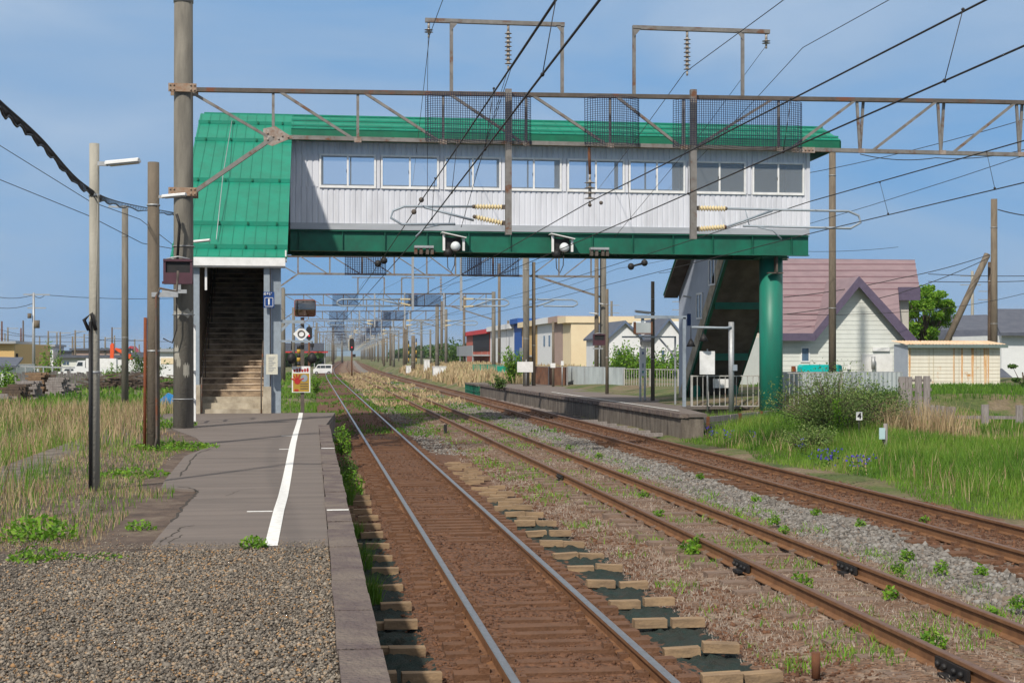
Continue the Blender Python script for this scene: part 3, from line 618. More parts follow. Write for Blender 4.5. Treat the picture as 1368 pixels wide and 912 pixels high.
m = MB(); m.bx(RX0,RX1+.0,EY-.0,EY+.03,EZ-.36,EZ-.03); m.bx(RX0,RX1,EY+.03,YB-.03,EZ-.36,EZ-.33)
m.poly([(RX1-.03,EY,EZ-.3),(RX1-.03,EY,EZ-.05),(RX1-.03,RY,RZ-.05),(RX1-.03,YR+.6,9.85),(RX1-.03,YR+.6,9.6)],(.05,0,0))
m.build('fascia', M['green_dark'], br)
# left stair: sloping roof, walls, steps
SX0, SX1 = -3.24, -1.16; SY0, SY1 = 39.9, 49.0
P0 = (39.6,5.02); P1 = (50.1,10.65); LX0, LX1 = -3.84, -.70
m = MB(); slab(m,LX0,LX1,P0,P1,.06)
def onslope(py):
    d = dirv(320,py); # intersect ray with the roof plane
    k = (P1[1]-P0[1])/(P1[0]-P0[0]); t = (P0[1]-k*P0[0]-EYE)/(d[2]-k*d[1]); return d[1]*t, EYE+d[2]*t
cuts = [332,301,243,189,166]
ys_ = [P0]+[onslope(c) for c in cuts]+[P1]
for i in range(len(ys_)-1): slope_panels(m, LX0,LX1, ys_[i], ys_[i+1], .31, .014,.02, 1 if i%2 else 1)
for i,(yy,zz) in enumerate(ys_[1:-1]):
    m.bar((LX0,yy,zz+.05),(LX1,yy,zz+.05),.05,.11); m.bar((LX0,yy+.12,zz+.115),(LX1,yy+.12,zz+.115),.07,.02)
sr = m.build('stair_roof', M['green_roof'], br)
m = MB()
for (yy,zz) in ys_[1:-1]:
    for k in range(4): xx = LX0+.35+k*.82; m.box((xx,yy-.04,zz+.06),(.05,.06,.08))
m.each('snow_guard_clip', M['green_dark'], br)
m = MB(); m.bx(LX0+.02,LX1-.05,39.56,39.62,4.76,4.985); m.bx(LX0+.02,LX1-.05,39.62,39.9,4.72,4.76); m.bx(LX1-.06,LX1-.02,39.6,40.2,4.9,5.2); m.build('eave_board', M['white'], br)
m = MB()
m.poly([(SX0,SY0,PZ),(SX0,SY1+2,PZ+4.5),(SX0,SY1+2,10.2),(SX0,P1[0]-1,10.1),(SX0,SY0,4.98)],(.06,0,0))
m.poly([(SX1-.06,SY0,PZ),(SX1-.06,SY1,PZ+4.2),(SX1-.06,SY1,10.0),(SX1-.06,SY0,4.98)],(.06,0,0))
m.bx(SX0-.5,SX1,SY1+2.3,SY1+2.4,5,10); m.each('stair_wall', M['stair_wall'], br)
m = MB(); m.poly([(SX1+.003,SY0,PZ),(SX1+.003,SY1,PZ+4.2),(SX1+.003,SY1,10.0),(SX1+.003,SY0,4.98)],(.03,0,0)); m.build('outer_cladding', M['siding_grey'], br)
m = MB(); m.bx(SX0-.02,SX0+.16,SY0-.12,SY0+.02,PZ+.8,4.76); m.bx(SX1-.18,SX1-.02,SY0-.12,SY0+.02,PZ+.75,4.76); m.bx(SX1-.02,SX1+.28,SY0+.05,SY0+.2,PZ,5.0); m.each('doorway_frame', M['galv_blue'], br)
m = MB(); m.bx(SX0-.05,SX0+.18,SY0-.14,SY0+.1,PZ,PZ+.8); m.bx(SX1-.2,SX1+.02,SY0-.14,SY0+.1,PZ,PZ+.75); m.each('frame_footing', M['stair_pale'], br)
nst = 37; rise = (Zb1-.1-PZ)/nst; run = (SY1+.3-SY0)/nst
for a,b_,mm_,nm in ((0,3,M['stair_pale'],'lower_steps'),(3,nst,M['stair'],'steps')):
    m = MB()
    for i in range(a,b_):
        yy = SY0+i*run; z0 = PZ+i*rise; m.bx(SX0+.06,SX1-.06,yy,yy+run+.3,z0-.1,z0+rise-.035)
    m.build(nm, mm_, br)
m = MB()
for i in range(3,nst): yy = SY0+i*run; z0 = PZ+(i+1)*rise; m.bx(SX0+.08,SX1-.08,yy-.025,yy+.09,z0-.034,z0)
m.build('step_nosing', mat('step_nosing_mat',(.68,.55,.42),(.38,.29,.21),.8,scale=2), br)  # pale nosing colour stands in for light on the dim treads
for xx in (SX0+.22, SX1-.25):
    m = MB(); m.tube([(xx,SY0-.1,PZ),(xx,SY0-.1,PZ+.95),(xx,SY0+8.9,PZ+.9+8.9*rise/run)],.02,8)
    for k in range(1,7): yy = SY0+k*1.3; zz = PZ+k*1.3*rise/run; m.tube([(xx,yy,zz),(xx,yy,zz+.9)],.016,6)
    m.build('handrail', M['steel_dark'], br)
m = MB(); m.bx(SX0+.3,SX0+.36,SY0-.05,SY0+.0,4.1,4.76); m.build('tube_lamp', M['white'], br)
# bridge columns
cb = PY(1030,570,49.9); XC = cb[0]
m = MB(); m.cyl((XC,49.9,-.45),.42,.42,6.32,40); m.bx(XC-.5,XC+.5,49.4,50.4,Zg0-.09,Zg0-.03); m.build('column', M['green_column'], br)
m = MB(); m.bx(XC-.30,XC+.25,49.25,49.45,5.25,5.29); m.bx(XC-.03,XC+.03,49.2,49.5,5.3,5.85); m.build('column_bracket', M['steel_dark'], br)
for (xx,yy,r,zt) in ((15.6,57.0,.22,2.7),(17.2,57.0,.22,2.7),(-2.9,50.6,.2,5.9),(-1.4,50.6,.2,5.9)):
    m = MB(); m.cyl((xx,yy,-.4),r,r,zt+.4,20); m.build('column', M['green_column'], br)
# right stair descending away
RX_0, RX_1 = 15.25, 17.45; T0 = (51.5,6.55); T1 = (58.2,.35)
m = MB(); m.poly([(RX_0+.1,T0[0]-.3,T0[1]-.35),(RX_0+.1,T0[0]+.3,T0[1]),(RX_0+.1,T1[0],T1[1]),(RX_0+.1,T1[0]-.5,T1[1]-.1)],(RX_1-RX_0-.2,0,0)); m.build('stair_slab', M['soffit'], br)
for xx in (RX_0,RX_1-.12):
    m = MB(); m.poly([(xx,T0[0]-.32,T0[1]-.42),(xx,T0[0]-.1,T0[1]+.1),(xx,T1[0]+.1,T1[1]+.1),(xx,T1[0]-.3,T1[1]-.2)],(.12,0,0)); m.build('stringer', M['green_girder'], br)
m = MB(); m.poly([(RX_0-.02,T0[0]-.28,T0[1]-.22),(RX_0-.02,T0[0]+.05,T0[1]+.2),(RX_0-.02,T1[0]+.15,T1[1]+.22),(RX_0-.02,T1[0]-.22,T1[1]-.16)],(.018,0,0)); m.build('stringer_trim', M['stair_pale'], br)
m = MB()
for t in (.3,.62): yy = T0[0]+(T1[0]-T0[0])*t; zz = T0[1]+(T1[1]-T0[1])*t-.55; m.bx(RX_0+.12,RX_1-.12,yy-.3,yy-.15,zz-.05,zz+.25)
m.each('cross_beam', M['green_girder'], br)
m = MB(); m.poly([(RX_0,T0[0]-.05,T0[1]+.2),(RX_0,T1[0]+.1,T1[1]+.2),(RX_0,T1[0]+.1,5.0),(RX_0,T0[0],9.9)],(.05,0,0)); m.poly([(RX_1,T0[0]-.05,T0[1]+.2),(RX_1,T1[0]+.1,T1[1]+.2),(RX_1,T1[0]+.1,5.0),(RX_1,T0[0],9.9)],(.05,0,0)); m.build('stair_side_wall', M['siding_grey'], br)
m = MB(); slab(m,RX_0-.62,RX_1+.6,(T1[0]+.3,4.9),(50.6,10.4),.08); m.build('stair_roof', M['green_dark'], br)
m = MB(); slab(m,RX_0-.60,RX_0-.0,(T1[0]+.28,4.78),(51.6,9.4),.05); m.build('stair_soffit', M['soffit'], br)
for (yy,zz) in ((55.0,4.25),(53.2,5.5)):
    f = MB()
    for a,b_,c,d in ((yy-.45,yy-.38,zz-.5,zz+.55),(yy+.38,yy+.45,zz-.5,zz+.55),(yy-.38,yy+.38,zz-.5,zz-.43),(yy-.38,yy+.38,zz+.48,zz+.55),(yy-.03,yy+.03,zz-.43,zz+.48)): f.bx(RX_0-.04,RX_0-.005,a,b_,c,d)
    fo = f.build('window', M['white'], br); g = MB(); g.bx(RX_0-.02,RX_0-.006,yy-.38,yy+.38,zz-.43,zz+.48); g.build('pane', M['glass_blue'], fo)
# floodlights, plates, cables hung under the girder
def floodlight(px, lab):
    c = PY(px,332,YB-.35); t = thing('signal_floodlight', lab, 'floodlight', (c[0],YB-.2,6.0), 'floodlights under the girder')
    x, z = c[0], 6.02
    m = MB(); m.bar((x-.42,YB-.30,z+.50),(x+.42,YB-.30,z+.32),.55,.03); 
    for s in (-1,1): m.bx(x+s*.34-.04,x+s*.34+.04,YB-.42,YB-.36,z-.12,z+.40-.1*s)
    m.build('hood', M['white'], t)
    m = MB(); m.bx(x-.27,x+.27,YB-.30,YB-.09,z-.12,z+.34); m.ball((x-.18,YB-.3,z-.18),.17,14); m.build('housing', M['blackish'], t)
    m = MB(); m.ball((x+.05,YB-.50,z+.02),.17,18); m.bx(x+.0,x+.1,YB-.3,YB-.2,z+.0,z+.1); m.build('globe', mat('white_globe',(.72,.76,.78),(.6,.64,.66),.25), t)
    m = MB(); m.tube([(x+.05,YB-.38,z-.15),(x+.03,YB-.38,z-.6),(x-.08,YB-.36,z-.85),(x-.2,YB-.36,z-.7),(x-.22,YB-.34,z-.2)],.018,6); m.build('cable', M['wire'], t)
floodlight(606,'white-hooded round floodlight under the girder, left one'); floodlight(751,'white-hooded round floodlight under the girder, right one')
for i,px in enumerate((566,800)):
    c = PY(px,335,YB-.15); x = c[0]; t = thing('insulator_bracket', ['flat grey bracket with dark bolts under the girder left of the floodlights','flat grey bracket with dark bolts under the girder right of the floodlights'][i], 'bracket', (x,YB,5.95), 'girder brackets')
    m = MB(); m.bx(x-.33,x+.33,YB-.35,YB-.06,5.99,6.07); m.build('plate', M['galv'], t)
    m = MB(); [m.bx(x+k-.05,x+k+.05,YB-.3,YB-.15,5.78,5.985) for k in (-.28,-.1,.12,.28)]; m.each('bolt', M['steel_dark'], t)
# thin lightning cable on the stair roof
a, b_ = onslope(165), onslope(325)
m = MB(); m.tube([(PX(310,a[0]),a[0],a[1]+.1),(PX(298,44),44,onslope(245)[1]+.22),(PX(289,b_[0]),b_[0],b_[1]+.1)],.012,5); one('roof_cable', m, M['galv'], 'thin pale cable running down the green stair roof', 'cable', (-3,44,7))
# ------------------------------------------------------------------ catenary gantries
def insulator_arm(parent, hx, Y, z1, z2, sgn, L_, near=True):
    n = 10 if near else 5
    t = MB(); x0 = hx+sgn*.15; x1 = hx+sgn*.82
    rr_ = .028 if near and Y < 40 else .05; t.tube([(x1,Y,z1),(hx+sgn*L_,Y,z1-.02),(hx+sgn*(L_+.25),Y,z1-.12),(hx+sgn*(L_+.30),Y,z1-.28),(hx+sgn*(L_+.05),Y,z1-.42),(hx+sgn*1.2,Y,z1-.40)],rr_,n)
    t.tube([(hx+sgn*.78,Y,z2+.05),(hx+sgn*1.9,Y,z1-.03)],rr_,n)
    if near: t.tube([(hx+sgn*1.25,Y,z1),(hx+sgn*1.35,Y,z1-.40)],.012,6); t.tube([(hx+sgn*1.55,Y,z1-.42),(hx+sgn*1.9,Y-.05,z1-.50),(hx+sgn*2.1,Y-.08,z1-.7)],.018,6)
    a = t.build('cantilever_arm', M['galv_blue'], parent)
    for (p,q) in (((x0,Y,z1),(x1,Y,z1)),((x0,Y,z2),(hx+sgn*.80,Y,z2+.06 if sgn>0 else z2+.08))):
        if sgn < 0 and q[2] != z1: q = (hx-.80,Y,z2+.14)
        m = MB(); d = Vector(q)-Vector(p)
        if near:
            pts = []; rs = []
            for i in range(19): pts.append(Vector(p)+d*(i/18)*.9); rs.append(.03 if i%2 else .072)
            m.tube(pts, rs, 12, smooth=False)
        else: m.tube([p,Vector(p)+d*.9], .06, 6)
        m.build('insulator', M['ceramic'], a)
        if near: m = MB(); m.bar((hx,Y,p[2]), p, .04,.10); m.ball(tuple(Vector(p)+d*.95),.045,8); m.build('clamp', M['steel_dark'], a)
def istring(parent, x, Y, z, L_, n=7, r=.11):
    m = MB(); m.tube([(x,Y,z),(x,Y,z-.14)],.03,6)
    pts = []; rs = []; h_ = L_-.24
    for i in range(n):
        zz = z-.14-h_*i/n; s_ = h_/n; pts += [(x,Y,zz),(x,Y,zz-s_*.35),(x,Y,zz-s_*.55),(x,Y,zz-s_*.60)]; rs += [.035,.04,r,.035]
    m.tube(pts, rs, 12, smooth=False); m.tube([(x,Y,z-L_+.1),(x,Y,z-L_)],.025,6); m.build('insulator_string', M['ceramic_brown'], parent)
V0 = [(365),(478),(592),(703),(815),(913),(1040),(1150),(1258),(1363)]; VX = [PX(p,32) for p in V0]
NETS = [(568,708),(780,852),(898,1069)]
def net(parent, xa, xb, Y, z0, z1, near):
    m = MB(); sp = .050 if near else (.10 if Y < 260 else .2); t = .0135 if near else (.040 if Y < 260 else .09)
    def yb(x): u_ = (x-xa)/(xb-xa); return Y-.10-.30*sin(pi*min(1,max(0,u_)))**.5
    nx = int((xb-xa)/sp); xs_ = [xa+(xb-xa)*i/nx for i in range(nx+1)]
    for i,x in enumerate(xs_):
        j = random.uniform(-.01,.01); m.bar((x+j,yb(x),z0+random.uniform(-.04,.02)),(x,yb(x),z1),t,t*.5)
    nz = int((z1-z0)/sp)
    for k in range(nz+1):
        z = z0+(z1-z0)*k/nz; st = max(1, nx//14)
        for i in range(0,nx,st):
            a = xs_[i]; b = xs_[min(nx,i+st)]; m.bar((a,yb(a),z+.015*sin(a*3)),(b,yb(b),z+.015*sin(b*3)),t,t*.5)
    m.build('net', M['net'], parent)
def gantry(k):
    Y = 32+53*k; o_ = float(off(Y)); near = k < 2
    if k == 0: lab = 'catenary gantry with rusty lattice beam and black nets in front of the footbridge'
    else: lab = 'catenary gantry over the tracks, '+ORD[k-1]+' one beyond the footbridge'
    xl, xr = -2.82+o_, 17.5+o_
    g = thing('catenary_gantry', lab, 'gantry', (xl,Y,PZ if k == 0 else -.3), 'catenary gantries along the line')
    m = MB(); n = 20 if k == 0 else (10 if k < 5 else 6)
    m.cyl((xl,Y,-.4),.225,.20,11.5 if k == 0 else 9.1,n); m.build('pole', M['conc'], g)
    m = MB(); m.cyl((xr,Y,-.4),.215,.19,8.95,n); m.build('pole', M['conc'], g)
    if k == 0:
        m = MB(); m.cyl((xl,Y,10.05),.215,.215,1.1,20); m.build('pole_cap', M['galv'], g)
        m = MB()
        for z in (8.15,5.88): m.bx(xl-.30,xl+.30,Y-.27,Y-.225,z-.09,z+.09); m.bx(xl-.30,xl+.30,Y+.225,Y+.27,z-.09,z+.09); [m.ball((xl+s,Y-.28,z+zz),.022,6) for s in (-.26,-.18,.18,.26) for zz in (-.05,.05)]
        m.each('pole_clamp', mat('rust_clamp',(.27,.15,.09),(.32,.26,.20),.8,scale=9), g)
        m = MB()
        for z in (1.35,3.2,4.7): m.tube([(xl+.235*cos(a),Y+.235*sin(a),z) for a in [i*pi/8 for i in range(17)]],.012,4)
        m.each('pole_band', M['galv'], g)
        m = MB(); 
        for (z0,z1,a0,a1) in ((1.85,2.12,-1.5,-.9),(2.2,2.5,-2.5,-1.9),(2.05,2.25,-2.2,-1.75),(3.16,3.30,-2.7,-.4)):
            nn = 7; pts0 = [(xl+.226*cos(a0+(a1-a0)*i/nn),Y+.226*sin(a0+(a1-a0)*i/nn)) for i in range(nn+1)]
            for i in range(nn):
                ja, jb = .05*sin(i*2.3), .05*sin((i+1)*2.3)
                m.quad((*pts0[i],z0+ja),(*pts0[i+1],z0+jb),(*pts0[i+1],z1-jb),(*pts0[i],z1-ja))
        m.build('peeling_paint', M['conc_pale'], g)
    zt = lambda x: 8.15+.20*min(1,(x-xl)/19); zb = 7.10
    m = MB(); wch = .09 if k == 0 else .12
    nseg = 12
    for i in range(nseg):
        a = xl-.1+(xr-xl+.2)*i/nseg; b = xl-.1+(xr-xl+.2)*(i+1)/nseg; m.bar((a,Y,zt(a)),(b,Y,zt(b)),wch if k else .13,wch)
    ch = m.build('top_chord', M['steel_dark'] if k < 4 else M['steel_rusty'], g)
    vx = [x+o_ for x in VX]
    m = MB(); m.bar((vx[0],Y,zb+.05),(xr,Y,zb),.11,wch); m.bar((xl+.2,Y,5.88),(vx[0],Y-.02,zb+.03),.09,.09); 
    if k: m.bar((xr-.2,Y,5.88),(vx[-3]+.6,Y-.02,zb),.12,.12)
    m.build('bottom_chord', M['steel_rusty'], g)
    m = MB(); tw = .06 if k == 0 else (.09 if k < 3 else .13)
    for i,x in enumerate(vx):
        if i in (7,8,9) and k == 0: m.bar((x-.10,Y,zt(x)),(x-.02,Y,zb),tw,.05); m.bar((x+.10,Y+.1,zt(x)),(x+.02,Y+.1,zb),tw,.05)
        else: m.bar((x,Y,zt(x)),(x,Y,zb+.04),tw,.05)
    tops = [xl+.1]+[x+.15 for x in vx[:5]]
    for i in range(6): m.bar((tops[i],Y-.03,zt(tops[i])-.02),(vx[i]-.12,Y-.03,zb+.05),tw,.06)
    for i in range(5,9): m.bar((vx[i]+.25,Y-.03,zb),(vx[i+1]-.15,Y-.03,zt(vx[i+1])-.02),tw,.06)
    m.build('lattice', M['steel_rusty'], g)
    if k == 0:
        m = MB(); x = vx[0]; m.poly([(x-.20,Y-.06,zb-.10),(x-.02,Y-.06,zb-.16),(x+.30,Y-.06,zb-.02),(x+.45,Y-.06,zb+.04),(x+.30,Y-.06,zb+.12),(x+.05,Y-.06,zb+.28),(x-.22,Y-.06,zb+.22)],(0,.014,0))
        for dx,dz in ((-.12,.12),(-.12,-.02),(0,.05),(.12,.0),(.2,.07),(.33,.04)): m.ball((x+dx,Y-.07,zb+dz),.024,6)
        x = PX(1072,32); m.bar((x-.28,Y-.06,zb),(x+.28,Y-.06,zb),.02,.13)
        for q in range(6): m.ball((x-.22+q*.088,Y-.08,zb),.02,6)
        for x in vx[1:]: m.bx(x-.08,x+.08,Y-.07,Y-.05,zb-.04,zb+.06)
        m.build('gusset', mat('gusset_steel',(.36,.33,.30),(.22,.14,.10),.7,scale=7), g)
    # upper frames
    Yf = Y
    fr = ((603,751,568,754,9.85),(847,992,845,1028,9.84))
    for fi,(p1,p2,b0,b1,z) in enumerate(fr):
        if k > 15: break
        sh = o_+(0 if k == 0 else 1.2)
        a, b, c, d = (PX(p1,32)+sh,PX(p2,32)+sh,PX(b0,32)+sh,PX(b1,32)+sh); m = MB(); tt = .075 if near else .13
        m.bar((c,Yf,z),(d,Yf,z),.10,.09)
        for x in (a,b): m.bar((x,Yf,zt(x)),(x,Yf,z-.04),tt,.06); m.poly([(x-.04,Yf-.05,z-.03),(x+.16*(1 if x == a else -1),Yf-.05,z-.03),(x,Yf-.05,z-.22)],(0,.01,0))
        m.build('upper_frame', M['steel_rusty'], g)
        if near:
            xs_ = PX(679 if fi == 0 else 918,32)+sh; istring(g,xs_,Yf,z-.05,1.02,8,.085)
            xs_ = (c+.08) if fi == 0 else (d-.08); istring(g,xs_,Yf,z-.05,.34,2,.10)
    if k <= 12:
        for ni,(a,b) in enumerate(NETS):
            if k > 5 and (k*3+ni) % 4 == 3: continue
            sh = o_+(0 if k == 0 else (-.6,2.6,1.0)[ni])
            net(g, PX(a,32)+sh, PX(b,32)+sh, Y, zb+.02, 8.18, k == 0)
    # drop posts and cantilever arms
    h1, h2 = (PX(678,32),PX(924,32)) if k == 0 else (5.9+o_, 8.8+o_)
    for x,zt_,zb_ in ((h1,8.32,5.03),(h2,8.42,4.98)):
        m = MB(); m.bx(x-.07,x+.07,Y-.20,Y-.185,zb_,zt_); m.bx(x-.07,x-.055,Y-.185,Y-.07,zb_,zt_); m.bx(x+.055,x+.07,Y-.185,Y-.07,zb_,zt_); m.build('drop_post', M['galv'] if k else M['steel_rusty'], g)
    if k <= 15:
        insulator_arm(g,h1,Y-.1,5.66,5.30,-1,2.35 if k == 0 else 4.2,near); insulator_arm(g,h2,Y-.1,5.70,5.22,1,3.75 if k == 0 else 2.6,near)
    if k:
        x = 12.6+o_; m = MB(); m.bx(x-.08,x+.08,Y-.2,Y-.18,5.03,8.4); m.build('drop_post', M['galv'], g)
        if k <= 12: insulator_arm(g,x,Y-.1,5.70,5.22,1,3.0,False)
    if k == 0:
        x = PX(788,32); m = MB(); m.tube([(x-.02,Y,zb),(x,Y,6.45)],.035,6); m.build('rusty_rod', M['rust'], g)
        istring(g,x,Y,6.46,.72,4,.135)
    elif near: istring(g, 7.6+o_, Y, zb, 1.2, 5, .12)
for k in range(18): gantry(k)
# ------------------------------------------------------------------ overhead wires
GY = [32+53*k for k in range(18)]
def longwire(name, label, xz, r, sag=.0, droppers=None, cat='overhead wire'):
    # xz: list of (Y,x,z) supports; wire sags between them
    pts = []
    for (a,b) in zip(xz[:-1],xz[1:]):
        nn = 8 if a[0] < 200 else 4
        for i in range(nn):
            t = i/nn; pts.append((a[1]+(b[1]-a[1])*t, a[0]+(b[0]-a[0])*t, a[2]+(b[2]-a[2])*t-sag*4*t*(1-t)))
    pts.append((xz[-1][1],xz[-1][0],xz[-1][2]))
    rs = [r*(1 if p[1] < 60 else min(2.2,1+(p[1]-60)/150)) for p in pts]
    m = MB(); m.tube(pts, rs, 5); o = m.build(name, M['wire'], None, (xz[0][1],xz[0][0],0)); return tag(o,label,cat,'wires along the tracks')
def sup(x0s, z, tail): # near supports + far tail following the line
    return [(-21,)+x0s[0]]+[(32,)+x0s[1],(85,)+x0s[2]]+[(Yk, tail[0]+(tail[1]-tail[0])*min(1,(i+1)/5)+float(off(Yk)), z) for i,Yk in enumerate(GY[2:])]
longwire('contact_wire','thick lower wire over the shiny-railed track',sup([(1.86,5.0),(2.36,5.0),(2.4,5.05)],5.1,(2.4,2.2)),.0125)
longwire('messenger_wire','thick upper wire over the shiny-railed track',sup([(2.2,5.85),(2.40,5.76),(2.5,5.8)],5.85,(2.4,2.2)),.0125,.05)
longwire('contact_wire','lower wire over the weedy siding',sup([(6.1,5.05),(6.35,5.05),(6.2,5.05)],5.1,(6.0,5.6)),.011)
longwire('messenger_wire','upper wire over the weedy siding tied to the hanging insulator',sup([(6.9,5.8),(6.22,5.79),(6.3,5.8)],5.85,(6.0,5.6)),.012,.05)
longwire('contact_wire','lower wire over the far right track',sup([(12.5,5.25),(11.7,5.2),(12.0,5.15)],5.1,(11.5,10)),.011)
longwire('messenger_wire','upper wire over the far right track',sup([(12.6,5.9),(11.5,5.9),(11.9,5.9)],5.9,(11.5,10)),.012,.05)
longwire('feeder_wire','thin high wire hanging from the long insulator of the left upper frame',sup([(3.9,9.2),(4.45,8.80),(8.0,8.8)],8.8,(7,6)),.009,.25)
longwire('feeder_wire','thin high wire hanging from the long insulator of the right upper frame',sup([(8.2,9.1),(8.50,8.83),(14.0,8.75)],8.8,(12,10)),.009,.25)
longwire('feeder_wire','thin high wire at the left end of the left upper frame',sup([(2.5,9.7),(2.60,9.50),(5.5,9.4)],9.4,(5,4)),.008,.2)
longwire('feeder_wire','thin high wire at the right end of the right upper frame',sup([(12.6,9.9),(11.35,9.50),(18.0,9.4)],9.4,(14,12)),.009,.3)
longwire('feeder_wire','high wire along the right ends of the gantries',sup([(19,8.0),(18.4,7.6),(18.4,7.6)],7.8,(18,17)),.010,.4)
longwire('feeder_wire','high wire along the left ends of the gantries beyond the footbridge',[(85,-3.4,7.6)]+[(Yk,-3.4+float(off(Yk)),7.6) for Yk in GY[2:]],.011,.5)
def pwire(label, pts, r=.010, name='wire', cat='wire', group=None, n=12, sag=0, col='wire'):
    P = [Vector(PY(a,b,c)) for a,b,c in pts]; out = []
    for i in range(len(P)-1):
        for j in range(n):
            t = j/n; q = P[i].lerp(P[i+1],t); q.z -= sag*4*t*(1-t); out.append(tuple(q))
    out.append(tuple(P[-1])); m = MB(); m.tube(out, r, 5); return one(name, m, M[col], label, cat, out[0], group)
# jumpers, droppers and clamps
g_ = 'thin jumper wires at the near gantry'
pwire('thin jumper dropping from the long insulator of the left frame', [(679,92,32),(655,170,32.3),(616,304,33)], .007, 'jumper_wire','jumper',g_,4)
pwire('thin jumper dropping straight down at the left end of the left frame', [(572,48,32),(571,125,32.2),(571,275,32.2)], .006, 'jumper_wire','jumper',g_,4)
pwire('thin jumper running from the right frame down to the middle wires', [(1023,62,32),(943,170,34),(820,318,40)], .006, 'jumper_wire','jumper',g_,4)
def dropper(i, xa, za, xb, zb, Y, lab):
    m = MB(); m.tube([(xa,Y,za),(xb,Y,zb)],.005,4); m.ball((xb,Y,zb),.022,6); m.ball((xa,Y,za),.018,6); one('dropper', m, M['wire'], lab, 'dropper', (xa,Y,zb), 'droppers between overhead wires')
q = 0
for trk,(fa,fb) in (('shiny-railed track',(lambda Y:(2.2+.2*(Y+21)/53,5.80),lambda Y:(1.86+.5*(Y+21)/53,5.0))),
                    ('weedy siding',(lambda Y:(6.9-.68*(Y+21)/53,5.77),lambda Y:(6.1+.25*(Y+21)/53,5.05))),
                    ('far right track',(lambda Y:(12.6-1.1*(Y+21)/53,5.87),lambda Y:(12.5-.8*(Y+21)/53,5.23)))):
    for j,Y in enumerate((13.5,18.5,23.5,28.0)):
        if trk.startswith('far') and Y < 18: continue
        a = fa(Y); b = fb(Y); dropper(q,a[0],a[1],b[0],b[1],Y,'thin dropper over the %s, %s towards the near gantry' % (trk, ORD[j])); q += 1
m = MB(); [m.ball(PY(a,b,31.9),.06,8) for a,b in ((563,267),(553,283))]; one('wire_clamp', m, M['steel_dark'], 'dark clamps where the thick wires meet the left cantilever arm', 'clamp', PY(563,267,31.9))
m = MB(); [m.ball(PY(a,b,32),.045,8) for a,b in ((788,274),(803,271))]; one('wire_clamp', m, M['steel_dark'], 'dark clamps below the hanging four-disc insulator', 'clamp', PY(788,274,32))
for lab,a,b,c in (('dark double wire spacer left under the girder',(505,352),(513,348),60),('dark double wire spacer right under the girder, in the sky',(843,356),(861,351),60)):
    p, r_ = PY(*a,c), PY(*b,c); m = MB(); m.tube([p,r_],.05,6)
    for e in (p,r_): m.ball(e,.15,8)
    one('wire_spacer', m, M['blackish'], lab, 'spacer', p)
# ------------------------------------------------------------------ poles
def pole(label, px, ybase, ytop, wpx, z0=-.3, m='conc', name='concrete_pole', grp=None, Y=None, bands=2):
    if Y is None: b = G(px,ybase,z0)
    else: b = (PX(px,Y),Y,z0)
    D = b[1]/dirv(px,0)[1]; zt = EYE+(HY-ytop)*D/F; r = wpx*D/F/2
    t = thing(name, label, 'pole', b, grp)
    mb = MB(); mb.cyl((b[0],b[1],b[2]-.2),r*1.06,r*.92,zt-b[2]+.2,16); mb.build('shaft', M[m], t)
    mb = MB(); [mb.cyl((b[0],b[1],b[2]+(zt-b[2])*f_),r*1.06,r*1.06,.03,16) for f_ in [(.35+.5*i/max(1,bands-1)) for i in range(bands)]]; mb.build('band', M['galv'], t)
    return t, b, D, zt, r
def lamp(px, py, L_px, Y, label, tilt=-6, dr=1):
    a = PY(px,py,Y); D = Y/dirv(px,0)[1]; Lm = L_px*D/F; b = (a[0]+dr*Lm*.97, a[1]-.05, a[2]+Lm*.10)
    t = thing('platform_lamp', label, 'lamp', a, 'fluorescent platform lamps')
    m = MB(); A = Vector(a); B = Vector(b); hgt = Lm*.13
    m.bar(A+Vector((0,0,.0)),B,.16,hgt*.55); m.bar(A+Vector((0,0,hgt*.35)),B+Vector((0,0,hgt*.30)),.10,hgt*.5); m.build('housing', M['white'], t)
    m = MB(); m.bar(A.lerp(B,.1)-Vector((0,0,hgt*.42)),A.lerp(B,.97)-Vector((0,0,hgt*.42)),.12,hgt*.3); m.build('tube_cover', mat('lamp_cover',(.5,.5,.48),(.42,.42,.40),.3), t)
    m = MB(); m.bar(A-Vector((dr*Lm*.28,0,0)),A+Vector((dr*.02,0,0)),.04,.05); m.build('arm', M['galv'], t)
    return t
t,b,D,zt,r = pole('slim pale grey lamp post on the gravel at far left, black conduit on its side', 126,664,192,14,.62,'conc_pale','lamp_post')
m = MB(); m.tube([(b[0]-.035,b[1]-r-.02,.6),(b[0]-.035,b[1]-r-.02,2.7)],.019,8); m.build('conduit', M['blackish'], t)
m = MB(); m.tube([(b[0]-.05,b[1]-r-.03,2.6),(b[0]-.10,b[1]-r-.05,2.72),(b[0]-.02,b[1]-r-.03,2.80),(b[0]+.03,b[1]-r-.02,2.6)],.022,8); m.build('cable_loop', M['blackish'], t)
m = MB(); m.tube([(b[0]+.03,b[1]-r-.01,2.7),(b[0]+.05,b[1]-r-.01,4.2)],.007,5); m.build('cable', M['conc_pale'], t)
lamp(142,219,45,b[1]-.02,'white fluorescent lamp on the slim pale post at far left')
t,b,D,zt,r = pole('brown weathered pole beside the platform edge with orange rusty pipe', 205,606,217,16.5,.62,'conc_brown','lamp_post')
m = MB(); m.tube([(b[0]-.14,b[1]-.05,.62),(b[0]-.13,b[1]-.05,2.95)],.028,8); m.build('rusty_pipe', M['rust_or'], t)
